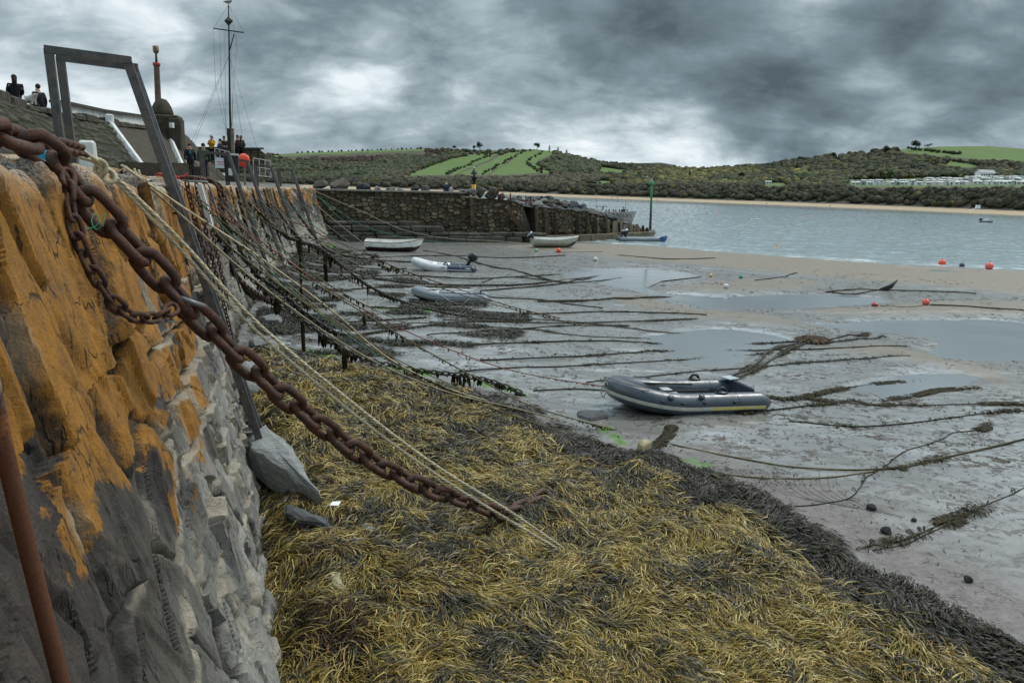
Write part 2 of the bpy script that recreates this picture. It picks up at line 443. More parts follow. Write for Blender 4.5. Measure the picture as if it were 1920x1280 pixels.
az = np.radians(np.linspace(-52, 52, 1150)); rr = np.concatenate([np.geomspace(3.2, 32, 560), np.geomspace(32.2, 140, 330), [220, 500, 1500, 4000, 9000]])
RR, AZ = np.meshgrid(rr, az, indexing='ij')
gx = RR*np.sin(AZ); gy = RR*np.cos(AZ); gx = gx.ravel(); gy = gy.ravel()
gz = gh(gx, gy)
gz = np.where(np.hypot(gx, gy) > 150, -3, gz)
barw = sst(-.5, 2.0, sdpoly(gx, gy, BAR)); hump = 0
for pl, h in HUMPS: hump = np.maximum(hump, sst(-.2, .8, sdpoly(gx, gy, pl)))
wdg = sdpoly(gx, gy, WEED)
dry = np.clip(np.maximum(barw, hump*.85), 0, 1)
# the sand rim along the weed is drier and paler
sandy = sst(-6.5, -1.0, wdg)*sst(.4, -.2, wdg)*sst(15, 10, gy+0*gx)*.8+sst(-1.6, -.3, wdg)*.6*sst(.4, -.2, wdg)
sandy = np.maximum(sandy, 1.2*sst(-.35, .2, wdg))
ALG = [W(p) for p in ([(1113, 798), (1140, 797), (1172, 822), (1165, 828), (1135, 815)], [(705, 683), (770, 690), (830, 700), (800, 706), (720, 694)], [(560, 655), (620, 660), (640, 668), (590, 672)],
                      [(700, 578), (780, 577), (840, 582), (780, 588)], [(875, 715), (930, 722), (1010, 738), (960, 740)], [(1300, 858), (1330, 868), (1322, 875), (1300, 866)], [(612, 462), (628, 460), (628, 468), (612, 470)], [(520, 648), (560, 655), (540, 662)])]
alg = 0
for pl in ALG: alg = np.maximum(alg, sst(-.12, .12, sdpoly(gx, gy, pl)+(fbm(gx*3, gy*3, 41, 3)-.5)*.5))
mud = sst(7, 1.5, foot_dist(gx, gy))*sst(14, 24, gy)*sst(90, 60, gy)
WETZ = W([(520, 560), (800, 530), (1050, 545), (1330, 600), (1500, 640), (1480, 740), (1250, 790), (1080, 770), (880, 705), (600, 660)])
wet = sst(-1.5, 1.5, sdpoly(gx, gy, WETZ))
m, t = newmat('harbour_mud')
pv = t.pos()
a_dry = t.attr('dry'); a_sand = t.attr('sandy'); a_alg = t.attr('algae'); a_mud = t.attr('muddy')
n1 = t.noise(t.pos((1, 1.3, 1)), 4.2, 7, .66, .6)
n2 = t.noise(t.pos((1, 1.25, 1)), .8, 5, .55, .4)
n3 = t.noise(pv, 38, 4, .6)
n4 = t.noise(t.pos((1, 1.4, 1)), 12, 6, .65, .5)
film = t.math('ADD', t.math('MULTIPLY', n1, .55), t.math('ADD', t.math('MULTIPLY', t.math('SUBTRACT', n2, .5), .35), t.math('MULTIPLY', n4, .45)))
film = t.math('SUBTRACT', film, t.math('ADD', t.math('MULTIPLY', a_dry, .12), t.math('ADD', t.math('MULTIPLY', t.attr('wet'), .030), .014)))
filmf = t.ramp(film, [(.510, 0.0), (.540, 1.0)])                       # 1 = lumps standing out of the water film
mudc = t.mix(filmf, t.ramp(n2, [(.3, (.060, .054, .047)), (.7, (.12, .11, .098))]), t.ramp(n4, [(.35, (.012, .009, .006)), (.68, (.070, .054, .038))]))
sandc = t.mix(t.ramp(n1, [(.35, 0.0), (.7, 1.0)]), (.135, .107, .076), (.225, .18, .13))
sandc = t.mix(t.math('MULTIPLY', t.ramp(n3, [(.55, 0.0), (.75, 1.0)]), .35), sandc, (.08, .065, .05))
c = t.mix(a_dry, mudc, sandc)
c = t.mix(a_sand, c, t.mix(t.ramp(n4, [(.3, 0.0), (.7, 1.0)]), (.085, .074, .068), (.19, .165, .15)))
c = t.mix(t.math('MULTIPLY', a_mud, t.ramp(n1, [(.40, 0.0), (.52, 1.0)])), c, t.ramp(n4, [(.3, (.012, .011, .008)), (.7, (.06, .05, .035))]))
c = t.mix(a_alg, c, t.mix(n4, (.035, .085, .012), (.12, .22, .035)))
rg = t.mix(filmf, .17, .55)
rg = t.mix(a_dry, rg, t.ramp(n1, [(.3, .42), (.7, .62)]))
rg = t.mix(a_sand, rg, .40)
rg = t.mix(a_alg, rg, .5)
hgt = t.math('ADD', t.math('MULTIPLY', filmf, .6), t.math('MULTIPLY', t.math('ADD', t.math('MULTIPLY', n4, .5), t.math('MULTIPLY', n3, .2)), t.math('ADD', t.math('MULTIPLY', t.math('MAXIMUM', filmf, a_dry), .85), .15)))
nr = t.bump(hgt, .6, .02)
drym = t.math('MAXIMUM', a_dry, a_sand)
solid = t.math('MAXIMUM', t.math('MAXIMUM', filmf, t.math('MULTIPLY', a_dry, .93)), t.math('MAXIMUM', t.math('MULTIPLY', a_sand, .80), a_alg))
b1 = t.out(c, t.mix(filmf, .5, .62), nr, 0, .28, 0, 1.4)                # mud, sand
b2 = t.out(t.mix(n2, (.145, .138, .125), (.21, .20, .185)), t.ramp(n2, [(.3, .16), (.7, .26)]), t.bump(n4, .10, .01), 0, .8, 0, 2.3)     # film of water lying on it, pale base standing in for sky sheen
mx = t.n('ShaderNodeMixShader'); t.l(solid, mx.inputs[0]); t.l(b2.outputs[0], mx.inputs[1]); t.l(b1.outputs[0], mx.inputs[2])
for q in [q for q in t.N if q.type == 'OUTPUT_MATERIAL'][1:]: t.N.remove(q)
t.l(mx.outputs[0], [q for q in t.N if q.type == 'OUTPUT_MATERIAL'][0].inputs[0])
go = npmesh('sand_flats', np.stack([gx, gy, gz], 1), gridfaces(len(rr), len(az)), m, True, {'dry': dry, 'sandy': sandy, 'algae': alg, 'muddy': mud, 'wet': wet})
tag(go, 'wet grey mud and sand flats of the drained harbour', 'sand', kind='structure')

# ------------------------------------------------------------------ tide pools and the sea
m, t = newmat('pool_water')
nb = t.noise(t.pos((1, 2.2, 1)), 7, 5, .6, .4); nm = t.noise(t.pos((.6, 1, 1)), .5, 3)
t.out((.19, .205, .205), .10, t.bump(t.math('MULTIPLY', nb, t.ramp(nm, [(.45, .05), (.62, 1.0)])), .16, .02), 0, .5, 0, 1.6)
for k, pl in enumerate(POOLS):
    c0 = np.mean(pl, 0); v = [(c0[0]+(x-c0[0])*1.12, c0[1]+(y-c0[1])*1.2, -.045) for x, y in pl]
    mb = MB(); mb.add(v, [list(range(len(v)))[::-1]]); o = mb.build('tide_pool', m)
    if o.data.polygons[0].normal.z < 0: o.data.flip_normals()
    tag(o, 'still pool of seawater left on the sand', 'pool', 'tide pools', 'structure')
m, t = newmat('sea_water')
pv2 = t.pos((1.0, 1.0, 1))
wv = t.noise(t.pos((.45, 1.15, 1)), .95, 6, .62, .5)
wv2 = t.noise(t.pos((.7, 1.5, 1)), 3.4, 4, .6, .3)
wl = t.noise(t.pos((.03, .09, 1)), .5, 4, .6)
hh = t.math('ADD', wv, t.math('MULTIPLY', wv2, .35))
foam = t.ramp(t.math('MULTIPLY', t.attr('shore'), t.noise(t.pos((.35, 2.6, 1)), .8, 5, .65, .4)), [(.50, 0.0), (.64, .7)])
col = t.mix(foam, t.mix(wl, (.19, .235, .235), (.27, .31, .31)), (.62, .62, .60))
t.out(col, t.mix(foam, .09, .7), t.bump(hh, .8, .10), 0, .5, 0, 1.33)
az2 = np.radians(np.linspace(-16, 44, 760)); r2 = np.concatenate([np.geomspace(46, 420, 620), np.geomspace(424, 5000, 60)])
R2, A2 = np.meshgrid(r2, az2, indexing='ij'); sx = (R2*np.sin(A2)).ravel(); sy = (R2*np.cos(A2)).ravel()
yw = np.interp(sx, _wl[:, 0], _wl[:, 1]); dsh = sy-yw; rr2 = np.hypot(sx, sy)
wz = (fbm(sx*.55, sy*1.1, 251, 4, .6)-.5)*.17+(1-np.abs(2*fbm(sx*.30+3, sy*.75, 257, 3)-1))**3*.09
wz = wz*np.interp(rr2, [46, 120, 420, 1200], [.75, 1.1, 1.9, 1.0])*sst(-1, 3, dsh)+.03*np.sin(dsh*1.5+(fbm(sx*.2, sy*.2, 261, 2)-.5)*8)*sst(14, 0, dsh)
so_ = npmesh('sea', np.stack([sx, sy, SEA+wz], 1), gridfaces(len(r2), len(az2)), m, True, {'shore': sst(-1, .5, dsh)*sst(12, 1.5, dsh)})
tag(so_, 'pale grey green sea with small ripples beyond the sand', 'sea', kind='structure')
# ------------------------------------------------------------------ the quay wall
ys = [-2.0]
while ys[-1] < 57.5: ys.append(ys[-1]+max(.011, .0037*max(2.2, ys[-1])))
ys = np.array(ys); S = np.interp(ys, _yy, _ss)
H = 4.75
vrow = np.concatenate([np.linspace(-.45, H, 560), H+np.linspace(.02, .75, 46)])
SS, VV = np.meshgrid(S, vrow, indexing='ij')
YY = np.interp(SS, _ss, _yy)
bx = np.interp(SS, _ss, _xx); by = YY.copy(); bz = np.interp(SS, _ss, _zz); nx = np.interp(SS, _ss, _nx); ny = np.interp(SS, _ss, _ny)
f = np.clip(VV/H, -.12, 1)
out = BATf(YY)*np.where(f < 1, np.clip(1-f, 0, 2)**1.15, 0)
over = np.clip(VV-H, 0, None)
zz = np.where(VV <= H, f*bz, bz+.02*np.minimum(over, .3))
# stone layout: cells get longer with distance, courses dip slightly
wcell = np.interp(S, [0, 3, 8, 14, 24, 34, 60], [.62, .85, 1.15, 1.5, 2.1, 2.4, 2.8])
a = np.concatenate([[0], np.cumsum(np.diff(S)/((wcell[1:]+wcell[:-1])/2))]); A = np.interp(SS, S, a)
warp = (fbm(SS*.9, VV*.9, 51, 3)-.5)
T_ = VV+.035*SS+warp*.35
big = VV > 3.35+.25*(fbm(SS*.5, VV*0, 53, 2)-.5)*2
far = sst(9, 15, SS)
idv, ed, ox, oy = voro(A+(fbm(SS*.6, VV*.8, 55, 3)-.5)*.5-VV*.12, T_/.78, 61, .82)
idb, eb, ox2, oy2 = brick(A*1.6+VV*.05+(fbm(SS*.8, VV*1.4, 56, 2)-.5)*.22, T_/.46, 63, .3)
idt, et, ox3, oy3 = voro(A*1.9+(fbm(SS*.8, VV*.8, 57, 3)-.5)*.5-VV*.08, (VV-3.2)/1.6, 65, .8)
usef = far > (vn(SS*.7, VV*.7, 59)*.6+.2)
sid = np.where(usef, idb, idv); sed = np.where(usef, eb*.9, ed); sox = np.where(usef, ox2, ox); soy = np.where(usef, oy2, oy)
sid = np.where(big, idt, sid); sed = np.where(big, et, sed); sox = np.where(big, ox3, sox); soy = np.where(big, oy3*1.2, soy)
edn = sed+(fbm(SS*5, VV*5, 67, 3)-.5)*.12
hole = sst(.62, .80, fbm(SS*.8, VV*.9, 69, 3))                          # lost pieces of the joint
joint = sst(.085, .03, edn)
body = sst(.01, .085, edn)
tx_ = np.mod(sid*91.7, 1)-.5; ty_ = np.mod(sid*57.3, 1)-.5
sw = SS*5.5/np.maximum(wcell[:, None], .6)
lam = fbm(sw+VV*.5+warp*.8+sid*7, VV*.40+sid*40, 71, 3, .45)           # bedding planes on edge
q_ = lam*6+vn(SS*1.5, VV*.8, 72)*1.0; steps = (np.floor(q_)+sst(.40, 1.0, q_-np.floor(q_)))/6
if1, ef1, fx1, fy1 = voro(A*1.9+warp*.5+VV*.25+sid*5, VV*1.25+warp*.4, 74, .95)      # flaked facets
if2, ef2, fx2, fy2 = voro(A*5.2+warp*.9+VV*.6+sid*11, VV*3.1+warp*.5, 78, .95)
facet = ((if2-.5)*.030+(np.mod(if2*77, 1)-.5)*fx2*.05)+(if1-.5)*.05+(np.mod(if1*77, 1)-.5)*fx1*.10+(np.mod(if1*31, 1)-.5)*fy1*.09
chip = fbm(SS*2.2+sid*30, VV*2.2, 73, 4)
cr1 = np.abs(fbm(sw*.8+VV*1.0+sid*9, VV*.45+sid*20, 75, 3)-.5)
crack = sst(.012, .003, cr1)*sst(.42, .55, fbm(SS*.9, VV*.9, 76, 2))
# long flat flakes split along the bedding, each a plane of its own
f1, g1, p1, r1 = voro(A*2.7+VV*.35+sid*13+warp*.35, VV*.95+sid*5, 174, .95)
f2, g2, p2, r2 = voro(A*6.5+VV*.9+f1*17+warp*.5, VV*2.1+f1*9, 178, .95)
lvl = np.floor(f1*4)/4-.4
open_ = sst(.55, .75, np.mod(f1*53.1, 1))                                # some flake edges gape
fe = sst(.0, .085, g1); fe2 = sst(.0, .10, g2)
disp = body*(.02+.085*(sid-.5)+tx_*sox*.15+ty_*soy*.13+fe*(lvl*.075+(np.mod(f1*77, 1)-.5)*p1*.10+(np.mod(f1*31, 1)-.5)*r1*.06)+fe2*((f2-.5)*.022+(np.mod(f2*71, 1)-.5)*p2*.03)-.03*(1-fe)*open_)-.09*(1-body)*(.6+1.6*hole)
crack = np.maximum(crack*.6, (1-sst(.0, .035, g1))*open_)
disp = disp+(fbm(SS*16, VV*16, 77, 3)-.5)*.008+(fbm(SS*.5, VV*.4, 79, 2)-.5)*.08
disp = disp*sst(.75, .0, over)
toe = sst(.5, -.2, VV)
rnd = .10*sst(H-.16, H+.02, VV)*(.6+.8*vn(SS*2.2, VV*0, 81))          # worn arris
capz = -.075*sst(12, 3, YY)+(idt-.5)*.09*sst(H-.5, H-.1, VV)*sst(.75, .3, over)+(fbm(SS*3, VV*3, 83, 3)-.5)*.06*sst(H-.4, H, VV)*sst(.75, .2, over)
nrm_up = np.where(VV < H, .28, 1.0); nrm_out = np.where(VV < H, .96, .1)
o_ = out+disp*nrm_out-rnd-over
X = bx+nx*o_; Y = by+ny*o_; Z = zz+disp*nrm_up*np.where(VV < H, 1, .5)-rnd*.4*sst(H+.1, H-.1, VV)*0+capz-.05*sst(H-.05, H+.05, VV)*sst(H+.2, H+.05, VV)
# colours: which stone, lichen, mortar, bleached foot
hgt = VV/H
lich = sst(.44, .92, hgt+(fbm(SS*.7, VV*.9, 85, 5, .6)-.5)*.75+(sid-.5)*.20-.13*sst(3.9, 2.3, YY)+.17*sst(3.6, 5.0, YY)*sst(11.5, 8, YY)-.16*sst(10, 22, SS))
pale = sst(.62, .2, hgt+(fbm(SS*.8, VV*.7, 87, 3)-.5)*.3)*sst(4.5, 8.5, SS-3.0+(.45-hgt)*3.5)*(.55+.45*sst(.1, .8, np.mod(sid*13.7, 1)))
weedy = sst(.17, .03, hgt+(fbm(SS*1.5, VV*1.5, 89, 3)-.5)*.16)*sst(14, 22, SS)+sst(.07, .0, hgt+(fbm(SS*2, VV*2, 90, 3)-.5)*.12)
seam = sst(.47, .57, fbm(SS*.9, VV*.9, 91, 3)+.06*sst(.8, .3, hgt))*sst(.15, .05, edn)
white = sst(H-.25, H, VV)*sst(.35, .6, fbm(SS*2, VV*2, 93, 3))
m, t = newmat('quay_stone')
wpos = t.attr('sv', True)
sidn = t.attr('stone'); gpos = t.pos(); st = t.pos((9, 9, 3.2)); st2 = t.pos((30, 30, 17))
ns = t.noise(st, 1.0, 6, .62, .5); nf = t.noise(st2, 1.0, 5, .65, .3); ng = t.noise(gpos, 70, 6, .7); nl = t.noise(t.pos((1, 1, .7)), 6.0, 9, .74, .5); nll = t.noise(gpos, 2.2, 4, .6, .3)
slate = t.ramp(sidn, [(.0, (.040, .040, .040)), (.22, (.098, .095, .09)), (.4, (.082, .056, .045)), (.58, (.060, .058, .056)), (.78, (.125, .118, .105)), (1.0, (.072, .054, .044))])
slate = t.mix(t.ramp(ns, [(.3, 0.0), (.72, 1.0)]), t.mix(.72, slate, (.012, .012, .012)), t.mix(.45, slate, (.19, .18, .16)))
slate = t.mix(t.math('MULTIPLY', t.ramp(t.noise(gpos, 5, 6, .6, .4), [(.58, 0.0), (.68, 1.0)]), .55), slate, (.085, .062, .05))
slate = t.mix(t.ramp(ng, [(.35, .75), (.5, 0.0)]), slate, t.mix(1.0, slate, (.4, .4, .4), 'MULTIPLY'))
palec = t.mix(t.ramp(nf, [(.3, 0.0), (.7, 1.0)]), (.165, .155, .138), (.40, .38, .335))
slate = t.mix(1.0, slate, (.62, .56, .50), 'MULTIPLY')
base = t.mix(t.attr('pale'), slate, palec)
orange = t.ramp(t.math('ADD', t.math('ADD', t.math('MULTIPLY', ns, .42), t.math('MULTIPLY', nl, .28)), t.math('MULTIPLY', ng, .30)), [(.28, (.055, .032, .012)), (.40, (.15, .070, .012)), (.50, (.27, .115, .010)), (.60, (.36, .155, .012)), (.70, (.42, .205, .025)), (.82, (.30, .19, .055))])
lf = t.math('ADD', t.math('SUBTRACT', t.math('MULTIPLY', t.attr('lichen'), 1.25), .79), t.math('ADD', t.math('ADD', t.math('MULTIPLY', nl, .62), t.math('ADD', t.math('MULTIPLY', ng, .16), t.math('MULTIPLY', t.noise(gpos, 17, 5, .65, .3), .38))), t.math('MULTIPLY', ns, .22)))
lf = t.ramp(lf, [(.46, 0.0), (.55, 1.0)])
base = t.mix(t.math('MULTIPLY', lf, .94), base, orange)
dk = t.ramp(t.math('ADD', nf, t.math('MULTIPLY', t.attr('groove'), .5)), [(.66, 0.0), (.92, 1.0)])
base = t.mix(t.math('MULTIPLY', dk, .8), base, (.02, .017, .014))
rd1 = t.math('ABSOLUTE', t.math('SUBTRACT', t.noise(t.pos((4, 4, .6)), 1.2, 4, .5, .35), .5)); rd2 = t.math('ABSOLUTE', t.math('SUBTRACT', t.noise(t.map(wpos, (22, 1.4, 1)), 1.2, 2, .6, .7), .5))
lines = t.math('MULTIPLY', t.ramp(rd1, [(.003, 1.0), (.012, 0.0)]), t.ramp(nll, [(.42, 0.0), (.55, 1.0)]))
base = t.mix(t.math('MULTIPLY', lines, .8), base, (.012, .010, .008))
mort = t.mix(ng, (.22, .18, .13), (.50, .44, .34))
base = t.mix(t.math('MULTIPLY', t.attr('seam'), t.ramp(nll, [(.3, .4), (.6, 1.0)])), base, mort)
base = t.mix(t.math('MULTIPLY', t.attr('white'), t.ramp(ng, [(.4, 0.0), (.6, .8)])), base, (.55, .52, .46))
base = t.mix(t.attr('weedy'), base, t.mix(ng, (.012, .010, .006), (.055, .042, .016)))
hb = t.math('SUBTRACT', t.math('ADD', t.math('ADD', t.math('MULTIPLY', ns, .8), t.math('MULTIPLY', nf, .5)), t.math('MULTIPLY', ng, .5)), t.math('MULTIPLY', lines, .6))
t.out(base, t.ramp(ns, [(.3, .62), (.7, .82)]), t.bump(hb, .9, .03), 0, .35)
wall = npmesh('quay_wall', np.stack([X.ravel(), Y.ravel(), Z.ravel()], 1), gridfaces(len(ys), len(vrow))[:, ::-1], m, True,
              {'stone': np.mod(sid*7.31, 1).ravel(), 'lichen': lich.ravel(), 'pale': pale.ravel(), 'seam': seam.ravel(), 'white': white.ravel(), 'weedy': np.clip(weedy, 0, 1).ravel(), 'groove': np.clip(joint+crack, 0, 1).ravel(),
               'sv': np.stack([(A*.9).ravel(), VV.ravel(), sid.ravel()], 1)})
wall.data.set_sharp_from_angle(angle=math.radians(28))
tag(wall, 'long battered harbour wall of slate blocks, orange with lichen along its top and grey below', 'wall')

# ------------------------------------------------------------------ quay deck, pitched slope, upper wall
cob, t = newmat('quay_cobbles')
pv = t.pos((1, 1, 1)); vo = t.n('ShaderNodeTexVoronoi'); vo.feature = 'DISTANCE_TO_EDGE'; vo.inputs['Scale'].default_value = 4.2; t.l(pv, vo.inputs['Vector'])
vc = t.n('ShaderNodeTexVoronoi'); vc.inputs['Scale'].default_value = 4.2; t.l(pv, vc.inputs['Vector'])
vb = t.n('ShaderNodeSeparateColor'); t.l(vc.outputs['Color'], vb.inputs[0])
cc = t.ramp(vb.outputs[0], [(0, (.13, .12, .105)), (.5, (.19, .175, .15)), (1, (.24, .22, .19))])
cc = t.mix(t.ramp(t.noise(pv, 20, 5), [(.35, 0.0), (.7, .6)]), cc, (.09, .085, .07))
cc = t.mix(t.ramp(vo.outputs['Distance'], [(.0, 1.0), (.09, 0.0)]), cc, (.045, .045, .03))
t.out(cc, .8, t.bump(t.ramp(vo.outputs['Distance'], [(0, 0.0), (.15, 1.0)]), .6, .04), 0, .2)
yq = np.concatenate([np.linspace(-2, 20, 50), np.linspace(20.5, 60, 80)]); wq = np.linspace(.55, 5.2, 24)
V = np.array([quay(y, q) for y in yq for q in wq]); V[:, 2] -= .012
o = npmesh('quay_deck', V, gridfaces(len(yq), len(wq))[:, ::-1], cob, True); 
o.data.update()
if o.data.polygons[0].normal.z < 0: o.data.flip_normals()
tag(o, 'cobbled stone deck of the quay', 'quay', kind='structure')

def slopepoint(y, k):
    "k 0..1 up the pitched slope"
    b = quay(y, 4.6); z2 = np.interp(y, [10, 20, 26, 33, 42, 46, 51, 56], [6.9, 6.9, 6.86, 6.78, 7.05, 7.25, 7.5, 7.6]); q = quay(y, 4.6+2.9*k)
    return np.array([q[0], q[1], b[2]+(z2-b[2])*k])
yr = np.linspace(9, 51.5, 620); kr = np.linspace(-.03, 1, 110)
YR, KR = np.meshgrid(yr, kr, indexing='ij')
B0 = np.array([slopepoint(y, 0) for y in yr]); B1 = np.array([slopepoint(y, 1) for y in yr])
PT = B0[:, None, :]+(B1-B0)[:, None, :]*KR[..., None]
sl = KR*4.0
idr, er, _, _ = brick(YR/.62+(fbm(YR, sl, 101, 2)-.5)*.5+sl*.3, sl/.30+(fbm(YR*.8, sl, 102, 2)-.5)*.7+YR*.1, 103, .4)
def _ribline():
    yy = np.linspace(10, 51, 400); r = []
    for px, k in ((207, 1.0), (280, 0.0)):
        x, _ = proj(np.array([slopepoint(y, k) for y in yy])); r.append(float(yy[np.argmin(abs(x-px))]))
    return r
_ra, _rb = _ribline()
smooth_bay = sst(-.2, .2, YR-(_rb+(_ra-_rb)*KR))
dr = sst(0, .16, er)*(.06+.15*(idr-.5))*(1-.75*smooth_bay)+(fbm(YR*3, sl*3, 105, 3)-.5)*.07
dirn = np.array([.66, .22, .72])
PT = PT+dr[..., None]*dirn
sm, t = newmat('pitched_stone')
ii = t.attr('stone'); ng = t.noise(t.pos(), 16, 6, .65); n2 = t.noise(t.pos(), 1.3, 5, .6)
c = t.ramp(ii, [(0, (.024, .021, .016)), (.5, (.048, .042, .032)), (1, (.085, .073, .055))])
c = t.mix(t.ramp(ng, [(.35, 0.0), (.7, .7)]), c, (.045, .042, .034))
c = t.mix(t.attr('gap'), c, t.mix(n2, (.018, .018, .012), (.03, .042, .014)))
c = t.mix(t.math('MULTIPLY', t.attr('bay'), .75), c, t.mix(ng, (.045, .039, .029), (.085, .072, .054)))
t.out(c, .9, t.bump(ng, .6, .03), 0, .12)
slope = npmesh('pitched_slope', PT.reshape(-1, 3), gridfaces(len(yr), len(kr))[:, ::-1], sm, True, {'stone': idr.ravel(), 'gap': (sst(.16, .04, er)*(1-.6*smooth_bay)).ravel(), 'bay': smooth_bay.ravel()})
# close the slope's far end and back with plain masonry
mb = MB(); e0 = slopepoint(51.5, 0); e1 = slopepoint(51.5, 1); e2 = e1+np.array([-6, -2, 0]); e3 = e0+np.array([-9, -3, 0])
mb.add([e0, e1, e2, e3], [(0, 1, 2, 3)])
rub = pm('dark_masonry', (.058, .051, .040), .85, .5, 5, .7, 9, dirt=(.04, .04, .03), dscale=4, dist=.05)
slope['label'] = 'steep pitched stone slope rising from the quay to the upper pier'; slope['category'] = 'stone slope'
mb.build('end_face', rub, slope)
# rim stones along the top of the slope
rim = empty('parapet_rim', slopepoint(26, 1), 0, 'rough dark rim stones along the top of the pitched slope', 'parapet')
mbr = MB(); y = 12.0
while y < 46:
    L = random.uniform(.7, 1.7); p = slopepoint(y+L/2, 1); dvec = slopepoint(y+L, 1)-slopepoint(y, 1)
    h = random.uniform(.28, .55)*(1.25 if y < 31 else .8); mbr.box(p+np.array([-.25, 0, h/2-.12]), (.6, L*1.02, h), math.atan2(-dvec[0], dvec[1])+random.uniform(-.05, .05), bev=.06); y += L
o = mbr.build('rim_stone', rub); o.parent = rim; o.location = -rim.location
mb = MB(); b0 = slopepoint(12, 1); b1 = slopepoint(48, 1)
W_ = [(quay(y, 7.4), quay(y, 16)) for y in (8, 20, 30, 40, 52)]
V = []; 
for y, (p, q) in zip((8, 20, 30, 40, 52), W_):
    z = slopepoint(y, 1)[2]; V += [(p[0], p[1], z-.06), (q[0], q[1], z+.1)]
mb.add(V, [(2*i, 2*i+1, 2*i+3, 2*i+2) for i in range(4)])
o = mb.build('upper_walk', cob); tag(o, 'upper pier walkway above the pitched slope', 'walkway', kind='structure')
o.data.update()
if o.data.polygons[0].normal.z < 0: o.data.flip_normals()
# whitewashed upper wall with a dark coping
wht = pm('old_whitewash', (.60, .60, .57), .8, .12, 3, .4, 12, dirt=(.28, .27, .24), dscale=2.2, damt=.7)
stn = pm('dark_coping', (.06, .055, .048), .85, .3, 5, .5, 20)
A0 = PD(112, 193, 39.0); A1 = PD(190, 209, 45.0); A2 = PD(285, 222, 53.0)
mb = MB(); mc = MB(); pts = [A0, A1, A2]
for p, q in zip(pts, pts[1:]):
    mb.add([(p[0], p[1], p[2]-1.6), (q[0], q[1], q[2]-1.6), q, p, (p[0]-.5, p[1]+.2, p[2]-1.6), (q[0]-.5, q[1]+.2, q[2]-1.6), (q[0]-.5, q[1]+.2, q[2]), (p[0]-.5, p[1]+.2, p[2])], [(0, 1, 2, 3), (5, 4, 7, 6), (3, 2, 6, 7)])
    mc.bar(np.array(p)+[-.2, .1, .07], np.array(q)+[-.2, .1, .07], .75, .14)
uw = empty('upper_wall', A1, 0, 'long whitewashed wall with dark coping on the upper pier', 'wall')
o = mb.build('wall_face', wht, uw); o.location = -uw.location; o = mc.build('coping', stn, uw); o.location = -uw.location
# white ribs running down the slope (drain channels)
def rib(ya, yb, k0, k1, w, lab, blocks):
    A = slopepoint(ya, k1); Bq = slopepoint(yb, k0); A[2] += .05; Bq[2] += .05
    r = empty('slope_rib', A, 0, lab, 'stone rib', 'ribs down the pitched slope'); mb = MB(); n = blocks
    for i in range(n):
        p = A+(Bq-A)*(i/n); q = A+(Bq-A)*((i+.97)/n); mb.bar(p, q, w, .22, up=(.6, .2, .75))
    o = mb.build('rib_stone', wht if blocks > 10 else wht, r); o.location = -r.location
    if blocks > 10:
        mb = MB(); mb.box(A+np.array([0, 0, .15]), (.34, .34, .55), .3, bev=.05); o = mb.build('head_block', wht, r); o.location = -r.location
def slope_y(px, py, k):
    "forward position where the slope is seen at px (for a given height k)"
    yy = np.linspace(10, 51, 400); pp = np.array([slopepoint(y, k) for y in yy]); x, _ = proj(pp); return float(yy[np.argmin(abs(x-px))])
rib(slope_y(207, 226, 1.0), slope_y(280, 306, .0), .0, 1.0, .34, 'whitewashed stone rib stepping down the middle of the pitched slope', 14)
rib(slope_y(317, 257, .85), slope_y(349, 290, .05), .05, .85, .22, 'thin pale rib down the slope below the hut', 9)
